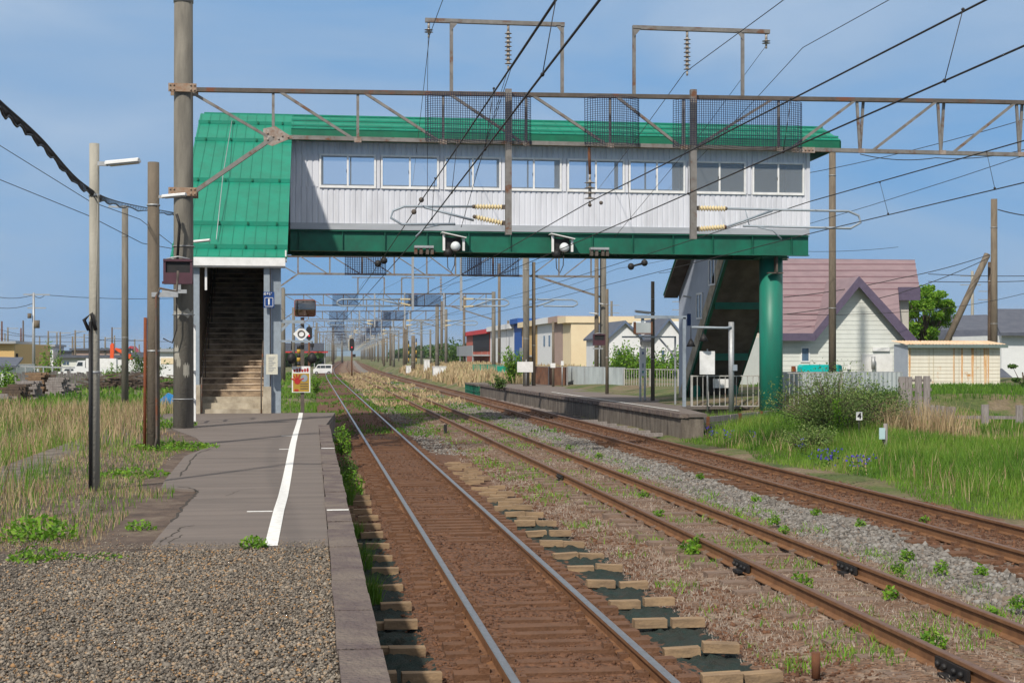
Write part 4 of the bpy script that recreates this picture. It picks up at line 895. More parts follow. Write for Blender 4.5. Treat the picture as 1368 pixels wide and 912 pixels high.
m = MB(); m.tube([(b[0]+.02,b[1]-r-.05,.62),(b[0]+.07,b[1]-r-.03,.9),(b[0]+.06,b[1]-r-.03,3.3),(b[0]+.12,b[1]-r-.02,3.45),(b[0]+.4,b[1]-.1,3.4),(b[0]+.42,b[1]-.1,3.75)],.021,8); m.build('conduit', M['steel_dark'], t)
m = MB(); m.bx(b[0]-.02,b[0]+.42,b[1]-.12,b[1]-.04,3.3,3.38); m.build('bracket', M['galv'], t)
lamp(217,263,32,b[1]-.02,'white fluorescent lamp between the brown pole and the big gantry pole')
t2 = lamp(258,323,23,33.5,'small white lamp in front of the green stair roof')
pole('thin grey pole standing in the field between the two lamp posts', 167,546,275,9,-.25,'conc','concrete_pole')
m = MB(); a = PY(145,276,64); c = PY(172,277,64); m.bar(a,c,.08,.08); one('crossarm', m, M['galv'], 'short crossarm on the thin field pole', 'crossarm', a)
# left cables
P0_ = [(-40,95,8.5),(0,135,9.5),(55,185,12),(112,246,15.8),(160,270,22),(232,284,31.7)]
P_ = [Vector(PY(*p)) for p in P0_]
def smooth(P, n=10):
    out = []
    for i in range(len(P)-1):
        p0 = P[max(0,i-1)]; p1 = P[i]; p2 = P[i+1]; p3 = P[min(len(P)-1,i+2)]
        for j in range(n):
            t = j/n; out.append(.5*((2*p1)+(-p0+p2)*t+(2*p0-5*p1+4*p2-p3)*t*t+(-p0+3*p1-3*p2+p3)*t*t*t))
    out.append(P[-1]); return out
sp = smooth(P_, 14); t = thing('hung_cable', 'black cable lashed in loops under a carrier wire at upper left', 'cable', tuple(P_[1]))
m = MB(); m.tube(sp,.008,5); m.build('carrier_wire', M['wire'], t)
m = MB(); lo_ = [p-Vector((0,0,.055+.02*sin(i*1.7)+.012*random.random())) for i,p in enumerate(sp)]; m.tube(lo_,.009,6); m.build('cable', M['blackish'], t)
m = MB()
for i in range(len(sp)-1):
    for f_ in (0,.33,.66): p = sp[i].lerp(sp[i+1],f_); q_ = lo_[i].lerp(lo_[i+1],min(1,f_+.2)); m.tube([p,q_],.0045,4)
m.build('lashing', M['wire'], t)
pwire('upper thin wire crossing the sky at far left', [(-30,176,60),(120,269,62),(187,293,64),(232,328,64)], .016, 'wire','wire','thin wires at far left',8)
pwire('lower thin wire crossing the sky at far left', [(-30,228,60),(118,288,62),(190,325,64),(235,333,64)], .016, 'wire','wire','thin wires at far left',8)
m = MB(); pts = [PY(236,286,31.6),PY(240,300,31.6),PY(237,346,31.6)]; m.tube(pts,.03,8); m.tube([PY(236,372,31.6),PY(236,440,31.6),PY(230,458,31.6),PY(218,452,31.6)],.016,6); one('drop_cable', m, M['blackish'], 'black cable running down the big gantry pole', 'cable', pts[0])
# maroon boxes
def maroon(px0,px1,py0,py1,Y,lab):
    a = PY(px0,py1,Y); b_ = PY(px1,py0,Y); x0,x1,z0,z1 = a[0],b_[0],a[2],b_[2]; w_ = x1-x0; h_ = z1-z0
    t = thing('indicator_box', lab, 'indicator box', (x0,Y,z0), 'maroon indicator boxes')
    m = MB(); s_ = .08*w_; dpt = w_*.4
    m.bx(x0,x1,Y,Y+dpt,z0,z0+.45*h_); m.bx(x0,x0+s_,Y,Y+dpt,z0+.45*h_,z1-.1*h_); m.bx(x1-s_,x1,Y,Y+dpt,z0+.45*h_,z1-.1*h_); m.bx(x0,x1,Y-.02,Y+dpt,z1-.1*h_,z1); m.bar((x0-.05*w_,Y+.1,z0+.03),(x1+.02*w_,Y+.1,z0+.03),.1,.05); m.build('case', M['maroon'], t)
    m = MB(); m.bx(x0+s_,x1-s_,Y+.05,Y+dpt*.9,z0+.45*h_,z1-.1*h_); m.build('dark_window', M['blackish'], t)
    m = MB(); m.tube([(x0+.1*w_,Y+.05,z1),((x0+x1)/2,Y+.05,z1+.1*h_),(x1-.1*w_,Y+.05,z1)],.018,6); m.bx((x0+x1)/2-.03,(x0+x1)/2+.1*w_,Y+.02,Y+.1,z0-.3*h_,z0); m.bar(((x0+x1)/2-.55*w_,Y+.05,z0-.3*h_),((x0+x1)/2+.3*w_,Y+.05,z0-.3*h_),.06,.08); m.each('bracket', M['galv'], t)
maroon(218,257,346,379,31.2,'maroon box with dark window in front of the big gantry pole')
maroon(793,809,446,461,82,'small maroon box with dark window on the right platform poles')
g_ = 'concrete poles beyond the footbridge on the right'
for i,(px,yb,yt,wd,z0,mm_,lab) in enumerate([
  (797,505,330,6,.3,'conc_brown','brown pole standing tight beside the thick grey pole by the maroon box'),
  (703,513,332,8.5,.4,'conc','thick grey pole rising behind the white panel sign'),
  (713,505,350,5,.2,'conc_brown','slim brown pole right of the thick grey pole behind the brown fence'),
  (811,527,386,4.5,.45,'conc_brown','thin lamp pole in front of the grey sheet fence'),
  (872,536,376,5.2,.45,'conc_brown','brown lamp pole with conduit beside the white station sign'),
  (739,517,429,3.4,.45,'conc_brown','short brown post in front of the brown sheet fence'),
  (679,498,428,3.4,.2,'conc_brown','short post in front of the white warehouse wall'),
  (667,505,352,4.0,-.2,'conc_brown','thin dark pole left of the red balcony house'),
  (584,508,406,5.2,-.3,'conc','grey pole in front of the white relay cabinet'),
  (590,489,402,3.6,-.3,'conc_brown','thin brown pole just right of the relay cabinet pole'),
  (620,500,395,3.6,-.2,'conc_brown','thin brown pole at the left edge of the red balcony house'),
  (552,503,448,5.4,-.3,'conc_brown','stubby brown pole left of the relay cabinet, nearer one'),
  (575,497,440,2.6,-.3,'conc','thin pale pole left of the relay cabinet'),
  (526,496,448,3.4,-.3,'conc','small grey pole in the distant row right of the tracks, leftmost'),
  (513,494,452,3.0,-.3,'conc_brown','small brown pole far along the distant row right of the tracks'),
  (423,489,431,3.0,-.3,'conc','grey pole left of the track near the white van'),
  (445,487,436,3.4,-.3,'conc_brown','dark grey pole left of the track near the far red signal'),
  (457,485,445,2.6,-.3,'conc','far grey pole left of the track close to the vanishing point'),
  (378,500,384,4.6,-.3,'conc','grey pole left of the convex mirror behind the stair'),
 ]): pole(lab,px,yb,yt,wd,z0,mm_,grp=g_,Y={797:84.5,703:84,713:84.6,872:56,811:66}.get(px))
pole('dark brown pole rising in front of the mauve-roofed house', 1112,512,182,9.5,.3,'conc_brown',Y=60)
pole('dark brown pole at the right edge with a short light top', 1328,470,266,9,.4,'conc_brown',Y=72)
pole('thin brown pole tight beside the dark pole at the right edge', 1322,470,350,5,.4,'wood_dark',Y=72.5)
a = PY(1262,462,71); c = PY(1319,340,71.8); m = MB(); m.tube([a,c],.17,12); one('leaning_strut', m, M['conc_brown'], 'leaning brown strut propping the pole at the right edge', 'strut', a)
pole('grey pole with brackets behind the stair house at right',916,470,390,4,.3,'conc',Y=62)
# platform-side far row for the receding line
for k in range(3,30):
    Yk = 32+53*3+22+(k-3)*27; x = (13.0 if k%2 else 14.6)+float(off(Yk)); t = thing('concrete_pole', 'distant concrete pole in the long row right of the tracks, '+(ORD[k-3] if k < 23 else 'twenty-'+ORD[k-23])+' from the near end', 'pole', (x,Yk,-.3), 'distant poles in the long row')
    m = MB(); m.cyl((x,Yk,-.4),.24,.2,8.3 if k%2 else 7.2,6); m.build('shaft', M['conc_brown'], t)
# wires at right
for (lab,pts,r_) in (('wire from the footbridge end rising to the right edge',[(1081,231,52),(1368,160,40)],.012),('slack wire just under the gantry beam at right',[(1149,206,36),(1250,211,36),(1368,200,36)],.012),
   ('upper cable between the dark pole and the right-edge pole',[(1047,397,66),(1200,372,68),(1322,340,71)],.02),('lower cable crossing the mauve roof to the right-edge pole',[(1047,420,66),(1200,392,68),(1322,344,71)],.02),
   ('pale teal cable across the gable of the mauve-roofed house',[(1047,420,64),(1240,414,66),(1368,392,70)],.014),('dark cable leaving the right-edge pole near its top',[(1333,280,72),(1400,290,72)],.03),
   ('cable crossing behind the footbridge column to the right',[(880,365,60),(1047,335,58),(1200,330,60)],.01),('lowest wire in the sky at far right',[(1240,366,110),(1400,368,110)],.03),('second wire above the blue roofs at far right',[(1240,376,110),(1400,374,110)],.03)):
    pwire(lab,pts,r_,group='thin wires at right',sag=.1)
# ------------------------------------------------------------------ right platform and its things
e0 = G(908,553,.5); e1 = G(640,513,.5)
def edgex(Y): return e0[0]+(e1[0]-e0[0])*(Y-e0[1])/(e1[1]-e0[1])
YP1 = e1[1]
m = MB(); m.poly([(e0[0],e0[1],.5),(12.1,e0[1]+.1,.5),(13.0,49.6,.46),(20,52,.46),(20,YP1,.46),(e1[0],YP1,.5)],(0,0,-.10)); tag(m.build('right_platform_surface', M['asphalt']), kind='structure')
m = MB(); m.poly([(e0[0]+.06,e0[1]+.05,.4),(12.0,e0[1]+.15,.4),(12.95,49.7,.38),(19.9,52.1,.38),(19.9,YP1-.05,.38),(e1[0]+.06,YP1-.05,.4)],(0,0,-1)); tag(m.build('right_platform_wall', M['platwall']), kind='structure')
m = MB(); Y = e0[1]
while Y < YP1-1: m.bx(edgex(Y)-.03,edgex(Y)+.28,Y+.01,Y+.95,.38,.52+random.uniform(-.01,.01)); Y += .97
tag(m.build('right_platform_kerb', M['kerb']), kind='structure')
m = MB(); prev = None
for i in range(12):
    px = 737+(907-737)*i/11; py = 523.5+(548.5-523.5)*i/11; p = G(px,py,.52); cur = [(p[0]-.05,p[1],.522),(p[0]+.05,p[1],.522)]
    if prev: m.quad(prev[0],prev[1],cur[1],cur[0])
    prev = cur
tag(m.build('right_platform_line', M['white_line']), kind='structure')
# weathered ties beside the platform wall
m0 = None
for i in range(26):
    Yt = 44+i*1.6; x = edgex(Yt)-.55
    if m0 is None: mb = MB(); mb.bx(-.35,.35,-.1,.1,-.06,.05); m0 = mb.build('timber_block', M['wood_old'], None, (0,0,0)); o = m0
    else: o = m0.copy(); C.objects.link(o)
    o.location = (x,Yt,-.2); o.rotation_euler = (0,0,random.uniform(-.15,.15)); tag(o,'weathered grey timber block in the row at the foot of the right platform wall','timber block','timber blocks along the right platform wall')
# green steel platform end
t = thing('steel_platform_end','dark green steel frame carrying the far end of the right platform','platform end',(e1[0],YP1+2,-.3))
m = MB(); m.bx(e1[0]-.05,e1[0]+3,YP1,YP1+8,.36,.46); m.build('deck', M['platwall'], t)
m = MB(); m.bx(e1[0]-.02,e1[0]+.03,YP1,YP1+8,-.05,.05); 
for k in range(9): m.bx(e1[0]-.05,e1[0]+.05,YP1+k*.98,YP1+k*.98+.1,-.3,.36)
m.build('frame', M['green_girder'], t)
# fences on the platform
def bar_fence(name, lab, p, q, z0, z1, sp, mm, group=None, r=.013, rail=.05, postsp=2.0):
    t = thing(name, lab, 'fence', (p[0],p[1],z0), group); P = Vector((p[0],p[1],0)); Q = Vector((q[0],q[1],0)); Ln = (Q-P).length
    m = MB(); 
    for z in (z0+.12,z1): m.bar(P+Vector((0,0,z)),Q+Vector((0,0,z)),rail,rail*.8)
    m.build('rail', M[mm], t); m = MB(); n = int(Ln/sp)
    for i in range(n+1): e = P.lerp(Q,i/n); m.bar(e+Vector((0,0,z0+.12)),e+Vector((0,0,z1)),r*2,r*1.2)
    m.build('bars', M[mm], t)
    n = max(1,int(Ln/postsp))
    for i in range(n+1): e = P.lerp(Q,i/n); m = MB(); m.bx(e.x-.035,e.x+.035,e.y-.035,e.y+.035,z0-.15,z1+.03); m.build('post', M[mm], t)
def sheet_fence(name, lab, p, q, z0, z1, mm, group=None, sp=.15):
    t = thing(name, lab, 'fence', (p[0],p[1],z0), group); P = Vector((p[0],p[1],0)); Q = Vector((q[0],q[1],0)); Ln = (Q-P).length; n = int(Ln/sp)
    d = (Q-P).normalized(); nn = Vector((d.y,-d.x,0)); m = MB(); vs = []
    for i in range(n*2+1): e = P.lerp(Q,i/(n*2))+nn*(.02 if i%2 else -.02); vs += [(e.x,e.y,z0),(e.x,e.y,z1)]
    m.add(vs,[(2*i,2*i+2,2*i+3,2*i+1) for i in range(n*2)]); m.build('sheet', M[mm], t)
    m = MB(); m.bar(P-nn*.04+Vector((0,0,z1)),Q-nn*.04+Vector((0,0,z1)),.05,.05); m.build('top_rail', M['galv'], t)
    for i in range(int(Ln/3)+1): e = P.lerp(Q,i/max(1,int(Ln/3))); m = MB(); m.bx(e.x-.04,e.x+.04,e.y+.02,e.y+.1,z0-.2,z1); m.build('post', M['galv'], t)
M['sheet_grey'] = mat('grey_weathered_sheet',(.42,.46,.47),(.30,.33,.34),.6,.1,scale=1.5,stretch=(1,1,.3),rust=.10)
M['sheet_brown'] = mat('brown_rusty_sheet',(.17,.085,.05),(.10,.05,.035),.8,scale=2,rust=.3)
M['fence_green'] = mat('green_fence_paint',(.01,.30,.20),(.01,.24,.16),.5,scale=3)
M['fence_white'] = mat('worn_white_fence',(.46,.45,.43),(.34,.325,.30),.6,scale=5,rust=.3,rscale=4)
f = lambda px,py,z=.46: G(px,py,z)
bar_fence('railing','bright green bar railing at the far end of the right platform',f(632,502),f(672,504),.46,1.5,.28,'fence_green')
sheet_fence('sheet_fence','bright green sheet fence behind the leafy shrub on the right platform',f(664,505),f(706,508),.46,1.45,'fence_green')
sheet_fence('sheet_fence','dark brown rusty sheet fence on the right platform',f(711,513),f(758,516),.46,1.6,'sheet_brown')
sheet_fence('sheet_fence','long grey corrugated fence on the right platform',f(759,515),f(834,521),.46,1.65,'sheet_grey')
bar_fence('railing','white bar railing between the grey sheet fence and the footbridge stair',f(834,521),f(906,524),.46,1.6,.24,'fence_white')
ya = 50.4; xa, xb, xc_ = PX(924,50.4), PX(1016,50.4), PX(1052,50.4)
bar_fence('railing','rust-flecked bar railing left of the green column',(xa,ya),(PX(1043,ya),ya),.34,1.56,.21,'fence_white')
bar_fence('railing','white bar railing right of the green column before the corrugated sheet',(PX(1043,ya),ya),(PX(1125,50.8),50.8),.34,1.66,.17,'fence_white')
sheet_fence('sheet_fence','pale corrugated sheet fence in front of the mauve-roofed house',(PX(1043,52.5),52.5),(PX(1205,52.5),52.5),.4,1.66,'sheet_grey',sp=.18)
# retaining timbers
t = thing('timber_retaining_wall','weathered horizontal planks with rusty stakes holding the bank by the green column','retaining wall',(12.2,47,-.3))
pa, pb_ = Vector((12.15,e0[1]+1.2,0)), Vector((16.9,50.0,0))
for z in (.02,.24):
    m = MB()
    for i in range(3): m.bar(pa.lerp(pb_,i/3+.005)+Vector((0,0,z)),pa.lerp(pb_,(i+1)/3-.005)+Vector((0,0,z)),.09,.19)
    m.build('plank', M['wood_old'], t)
for s in (.08,.45,.72): e = pa.lerp(pb_,s); m = MB(); m.bx(e.x-.06,e.x+.06,e.y-.14,e.y-.05,-.35,.36); m.build('stake', M['rust'], t)
# signs and frames on the right platform
def flat_sign(name, lab, px0,px1,py0,py1,Y,mm,cat='sign',post=None,postm='galv',th=.04,grp=None):
    a = PY(px0,py1,Y); b_ = PY(px1,py0,Y); t = thing(name, lab, cat, (a[0],Y,a[2]), grp)
    m = MB(); m.bx(a[0],b_[0],Y,Y+th,a[2],b_[2]); m.build('panel', M[mm] if isinstance(mm,str) else mm, t)
    if post is not None:
        for ppx,pyb,pyt in post: c = PY(ppx,pyb,Y+th+.03); d = PY(ppx,pyt,Y+th+.03); m = MB(); m.tube([c,d],.03,8); m.build('post', M[postm], t)
    return t, a, b_
flat_sign('panel_sign','white panel sign on a pale post in front of the green fence',691,712,483,497,66,'white',post=[(703,516,480)])
flat_sign('small_sign','small white plate on the short brown post before the brown fence',735.5,742,485,491,76,'white')
flat_sign('small_sign','thin white post with small top plate before the brown fence',749.5,753,482,488,72,'white',post=[(751,516,483)])
t = thing('station_sign','white narrow station sign on two white legs','sign',PY(858,536,56))
for px in (855.5,861.5):
    m = MB(); p = PY(px,534,56); m.tube([(p[0],56,.46),(p[0],56,PY(px,463,56)[2])],.045,8); m.build('leg', M['white'], t)
a = PY(855,502,56); b_ = PY(862,465,56); m = MB(); m.bx(a[0],b_[0],55.95,55.98,a[2],b_[2]); m.build('panel', M['white'], t)
for (y0,y1,cc) in ((495,498,'fence_green'),(485,491,'galv_blue'),(470,473,'blue_sign')):
    a = PY(857.6,y1,56); b_ = PY(859.4,y0,56); m = MB(); m.bx(a[0],b_[0],55.93,55.948,a[2],b_[2]); m.build('marking', M[cc], t)
def frame(lab, segs, Y, mm, w=.07):
    p0 = PY(*segs[0][0],Y); t = thing('platform_portal', lab, 'portal', p0)
    for a,b_,nm in segs: m = MB(); A = PY(*a,Y); B = PY(*b_,Y); m.bar(A,B,w,w); m.build(nm, M[mm], t)
frame('rusty-topped grey frame with thick right post at the near end of the right platform',[((848,423),(917,424),'beam'),((914,424),(914,543),'post')],50,'galv_blue',.11)
frame('thin grey frame with diagonal brace behind the thick right post',[((831,450),(903,450),'beam'),((902,450),(902,541),'post'),((881,452),(902,476),'brace')],52,'galv',.06)
t, a, b_ = flat_sign('hanging_sign','rusty-edged grey sign board hanging from the frame beside the brown lamp pole',848,871,431,445,50,'sheet_grey',th=.12)
m = MB(); m.bx(a[0]-.02,a[0]+.04,49.98,50.14,a[2]-.03,b_[2]+.03); m.bx(b_[0]-.04,b_[0]+.02,49.98,50.14,a[2]-.03,b_[2]+.03); m.bx(a[0],b_[0],49.985,50.13,a[2]-.03,a[2]+.01); m.build('rim', M['rust'], t)
m = MB(); c = PY(859,431,50); m.bx(c[0]-.05,c[0]+.05,50.02,50.1,a[2],PY(859,423,50)[2]); m.build('hanger', M['galv_blue'], t)
lamp(869,418,22,55.8,'white fluorescent lamp pointing left from the brown lamp pole',dr=-1); lamp(797,419,10,84.2,'small white lamp pointing left from the brown pole above the maroon box',dr=-1); lamp(805,406,9,84.6,'tiny white lamp high on the thick pole by the maroon box',dr=-1); lamp(925,397,14,56.5,'white lamp under the right stair roof',dr=-1)
# lamp post by right stair with two hooded lamps
t = thing('hooded_lamp_post','grey post with arm carrying two black hooded lamps by the right stair','lamp post',PY(977,549,49.6))
m = MB(); a = PY(977,549,49.6); b_ = PY(977,430,49.6); m.tube([(a[0],49.6,.2),(b_[0],49.6,b_[2])],.10,14); m.build('post', M['galv'], t)
m = MB(); m.tube([PY(977,437,49.5),PY(970,438,49.5),PY(924,437,49.5)],.045,8); m.build('arm', M['galv_blue'], t)
for px,py in ((923,457),(940,450)):
    m = MB(); c = PY(px,py,49.5); m.tube([(c[0],49.5,c[2]+.12),(c[0],49.5,c[2]),(c[0],49.5,c[2]-.16)],[.03,.10,.17],12); m.tube([(c[0],49.5,c[2]+.12),(c[0],49.5,PY(px,437,49.5)[2])],.015,6); m.build('hooded_lamp', M['blackish'], t)
flat_sign('notice_board','blank back of a white notice board behind the railing near the right stair',935,955,469,500,49.8,'white',post=[(945,549,466)])
flat_sign('notice_board','low white board behind the railing left of the grey post',953,975,506,518,51,'white')
flat_sign('small_sign','small blue sign at the corner of the right stair wall',918,923,419,435,55,'blue_sign')
flat_sign('switch_box','small pale blue box on the grey post by the right stair',979,985,487,495,49.4,'galv_blue')
# shrubs etc placed later
# ------------------------------------------------------------------ left platform end things
t, a, b_ = flat_sign('platform_number_sign','dark blue platform number 1 sign on the stair frame',352,366.5,390,411,39.6,'blue_sign')
def text(s, x, z, y, size, mm, parent, name='lettering', ax='CENTER', ext=.004):
    c = bpy.data.curves.new(name,'FONT'); c.body = s; c.size = size; c.align_x = ax; c.align_y = 'CENTER'; c.extrude = ext; c.offset = size*.035; o = bpy.data.objects.new(name,c); C.objects.link(o); c.materials.append(M[mm]); pw = wloc(parent); o.parent = parent; o.location = (x-pw[0],y-pw[1],z-pw[2]); o.rotation_euler = (pi/2,0,0); bpy.context.view_layer.update(); me = bpy.data.meshes.new_from_object(o.evaluated_get(bpy.context.evaluated_depsgraph_get())); q = bpy.data.objects.new(name,me); C.objects.link(q); q.parent = parent; q.location = o.location.copy(); q.rotation_euler = (pi/2,0,0); bpy.data.objects.remove(o); return q
cx_ = (a[0]+b_[0])/2; text('1',cx_,a[2]+.155,39.585,.22,'white',t); 
m = MB(); q0,q1,q2,q3 = cx_-.115,cx_+.115,a[2]+.03,a[2]+.28
for u_ in ((q0,q1,q2,q2+.012),(q0,q1,q3-.012,q3),(q0,q0+.012,q2,q3),(q1-.012,q1,q2,q3)): m.bx(u_[0],u_[1],39.585,39.595,u_[2],u_[3])
m.build('border', M['white'], t); text('のりば',cx_-.03,b_[2]-.06,39.585,.075,'white',t)
t, a, b_ = flat_sign('notice_box','cream notice box with faint grey text on the stair frame',355.5,371,473,500,39.5,mat('cream_box',(.62,.60,.50),(.55,.53,.44),.5),th=.12)
m = MB(); w_ = b_[0]-a[0]; h_ = b_[2]-a[2]
for i in range(9): m.bx(a[0]+w_*.2,a[0]+w_*(.55+.25*((i*7)%3)/2),39.492,39.4985,a[2]+h_*(.15+i*.085),a[2]+h_*(.18+i*.085))
m.build('printed_lines', M['galv'], t)
# mirror post
t = thing('mirror_post','dark brown post at the platform end carrying the rectangular convex mirror','post',G(404,552,.69))
Ym = 40.15; p = G(404,551,.69); m = MB(); m.bx(PX(401.5,Ym),PX(406.5,Ym),Ym,Ym+.1,.0,PY(404,424,Ym)[2]); m.build('shaft', M['steel_dark'], t)
a = PY(393,423,Ym); b_ = PY(422,400,Ym); x0,x1,z0,z1 = a[0],b_[0],a[2],b_[2]
m = MB(); 
pts = []
for cxx,czz,a0 in ((x1-.07,z1-.07,0),(x0+.07,z1-.07,pi/2),(x0+.07,z0+.07,pi),(x1-.07,z0+.07,1.5*pi)):
    for i in range(5): pts.append((cxx+.07*cos(a0+i*pi/8),Ym-.06,czz+.07*sin(a0+i*pi/8)))
m.poly(pts,(0,.08,0)); m.build('mirror_rim', mat('mirror_rim_mat',(.30,.10,.06),(.2,.07,.05),.6), t)
# convex mirror sheet
nx_, nz_ = 10, 8; vs = []; fs = []
for j in range(nz_+1):
    for i in range(nx_+1):
        u_, v_ = i/nx_*2-1, j/nz_*2-1; vs.append(((x0+x1)/2+u_*(x1-x0)*.46, Ym-.075-.05*(1-(u_*u_+v_*v_)/2), (z0+z1)/2+v_*(z1-z0)*.44))
for j in range(nz_):
    for i in range(nx_): fs.append((j*(nx_+1)+i,j*(nx_+1)+i+1,(j+1)*(nx_+1)+i+1,(j+1)*(nx_+1)+i))
m = MB(); m.add(vs,fs,True); m.build('mirror', mat('mirror_brown_reflection',(.30,.24,.20),(.26,.2,.17),.08,1.0), t)  # brown of the reflected surroundings is put into the mirror colour
m = MB(); c = PY(402.5,446,Ym); s_ = .225; m.poly([(c[0]-s_,Ym-.05,c[2]),(c[0],Ym-.05,c[2]-s_),(c[0]+s_,Ym-.05,c[2]),(c[0],Ym-.05,c[2]+s_)],(0,.02,0)); t2 = one('diamond_sign', m, M['white'], 'white diamond sign with a grey ring below the mirror', 'sign', (c[0],Ym,c[2]))
m = MB(); m.tube([(c[0]+.09*cos(i*pi/12),Ym-.058,c[2]+.09*sin(i*pi/12)) for i in range(25)],.018,6); m.build('ring', M['steel_dark'], t2)
# poster
a = PY(391,523,Ym); b_ = PY(413.5,490,Ym); t = thing('warning_poster','yellow and red warning poster with a raised hand on the mirror post','poster',a)
x0,x1,z0,z1 = a[0],b_[0],a[2],b_[2]; W_ = x1-x0; H_ = z1-z0
m = MB(); m.bx(x0-.02,x1+.02,Ym-.05,Ym-.02,z0-.02,z1+.02); m.build('backing', M['white'], t)
m = MB(); m.bx(x0+.01,x1-.01,Ym-.056,Ym-.051,z0,z0+H_*.74); m.build('yellow_field', mat('poster_yellow',(.42,.27,.035),(.34,.21,.03),.6,scale=8), t)
m = MB(); 
for i in range(6): m.bx(x0+W_*(.06+i*.155),x0+W_*(.16+i*.155),Ym-.057,Ym-.0515,z0+H_*.80,z0+H_*(.90+.03*(i%3))); m.bx(x0+W_*(.04+i*.155),x0+W_*(.19+i*.155),Ym-.0575,Ym-.0515,z0+H_*.865,z0+H_*.885)
hx, hz = x0+W_*.28, z0+H_*.42
m.poly([(hx+.085*cos(i*pi/6),Ym-.064,hz+.085*sin(i*pi/6)) for i in range(12)],(0,.006,0))
for j,an in enumerate((155,125,98,70,25)): A = Vector((hx,Ym-.062,hz)); m.bar(A,A+Vector((cos(radians(an))*.2,0,sin(radians(an))*(.20 if j<4 else .15))),.006,.035,up=(0,1,0)) if False else m.poly([(hx+.06*cos(radians(an)-.35),Ym-.066,hz+.06*sin(radians(an)-.35)),(hx+.2*cos(radians(an)-.08),Ym-.066,hz+.2*sin(radians(an)-.08)),(hx+.2*cos(radians(an)+.08),Ym-.066,hz+.2*sin(radians(an)+.08)),(hx+.06*cos(radians(an)+.35),Ym-.066,hz+.06*sin(radians(an)+.35))],(0,.005,0))
m.bx(x0+W_*.1,x0+W_*.35,Ym-.06,Ym-.0565,z0+H_*.02,z0+H_*.1); m.build('red_print', mat('poster_red',(.42,.02,.02),(.36,.02,.02),.6), t)
m = MB(); m.poly([(x0+W_*.68+.095*cos(i*pi/6),Ym-.063,z0+H_*.55+.105*sin(i*pi/6)) for i in range(12)],(0,.006,0)); m.build('blue_figure', M['galv_blue'], t)
m = MB(); [m.bx(x0+W_*.45,x0+W_*.92,Ym-.062,Ym-.057,z0+H_*zz,z0+H_*(zz+.035)) for zz in (.30,.20,.10)]; m.build('text_bars', M['steel_dark'], t)
# lamp bracket bars with hooded lamps by the stair
t = thing('signal_bracket','grey bracket bars reaching from the stair frame over two black hooded lamps','bracket',PY(367,455,40.0))
m = MB(); m.bar(PY(366,429,40.0),PY(406,430,40.0),.07,.09); m.bar(PY(368,449,40.0),PY(386,431,40.0),.05,.07); m.bar(PY(367,455.5,40.0),PY(418,456,40.0),.07,.06); m.each('bars', M['galv_blue'], t)
for px in (389.5,417):
    m = MB(); c = PY(px,477,39.9); m.tube([(c[0],39.9,c[2]+.14),(c[0],39.9,c[2]+.06),(c[0],39.9,c[2]-.04),(c[0],39.95,c[2]-.13)],[.03,.10,.14,.10],14); m.tube([(c[0],39.9,c[2]+.2),(c[0],39.9,PY(px,456,39.9)[2])],.016,6); m.build('hooded_lamp', M['blackish'], t)
# white railing left of the stair
t = thing('white_railing','narrow white railing between the big pole and the stair','railing',PY(254,565,38))
pA = G(254,567,PZ)
for yy in (pA[1],pA[1]+1.2): m = MB(); m.bx(pA[0]-.035,pA[0]+.035,yy-.03,yy+.03,PZ,PZ+2.35); m.build('post', M['white'], t)
for z in (.5,1.2,2.3): m = MB(); m.bx(pA[0]-.025,pA[0]+.025,pA[1]+.031,pA[1]+1.169,PZ+z,PZ+z+.05); m.build('rail', M['white'], t)
# railway signals
def signal(px, yb, ytop, yhead0, yhead1, wpx, Y, lab, z0=-.3):
    x = PX(px,Y); D = Y/dirv(px,0)[1]; t = thing('railway_signal', lab, 'signal', (x,Y,z0), 'railway signals')
    zh0 = PY(px,yhead1,Y)[2]; zh1 = PY(px,yhead0,Y)[2]; w_ = wpx*D/F
    m = MB(); m.cyl((x,Y,z0),.09,.09,zh0-z0,10); m.build('post', M['rust'], t)
    m = MB(); r_ = w_/2; pts = [(x+r_*cos(a_),Y-.15,zh0+r_+r_*sin(a_)) for a_ in np.linspace(pi,2*pi,9)]+[(x+r_*cos(a_),Y-.15,zh1-r_+r_*sin(a_)) for a_ in np.linspace(0,pi,9)]; m.poly(pts,(0,.12,0)); m.build('head', M['blackish'], t)
    m = MB(); m.ball((x,Y-.2,zh0+(zh1-zh0)*.30),r_*.25,10); m.build('red_light', EM_RED, t)
    m = MB(); m.bx(x+.1,x+.1+w_*.6,Y-.1,Y+.1,zh0-w_*1.2,zh0-w_*.6); m.build('number_plate', M['blackish'], t)
EM_RED = emis('lit_red_lamp',(.9,.02,.04),1.2)
signal(470,497,444,452,469,6.5,168,'railway signal with black head on a rusty post between the tracks')
signal(413,500,430,436,454,8,110,'railway signal with red light just right of the mirror post')
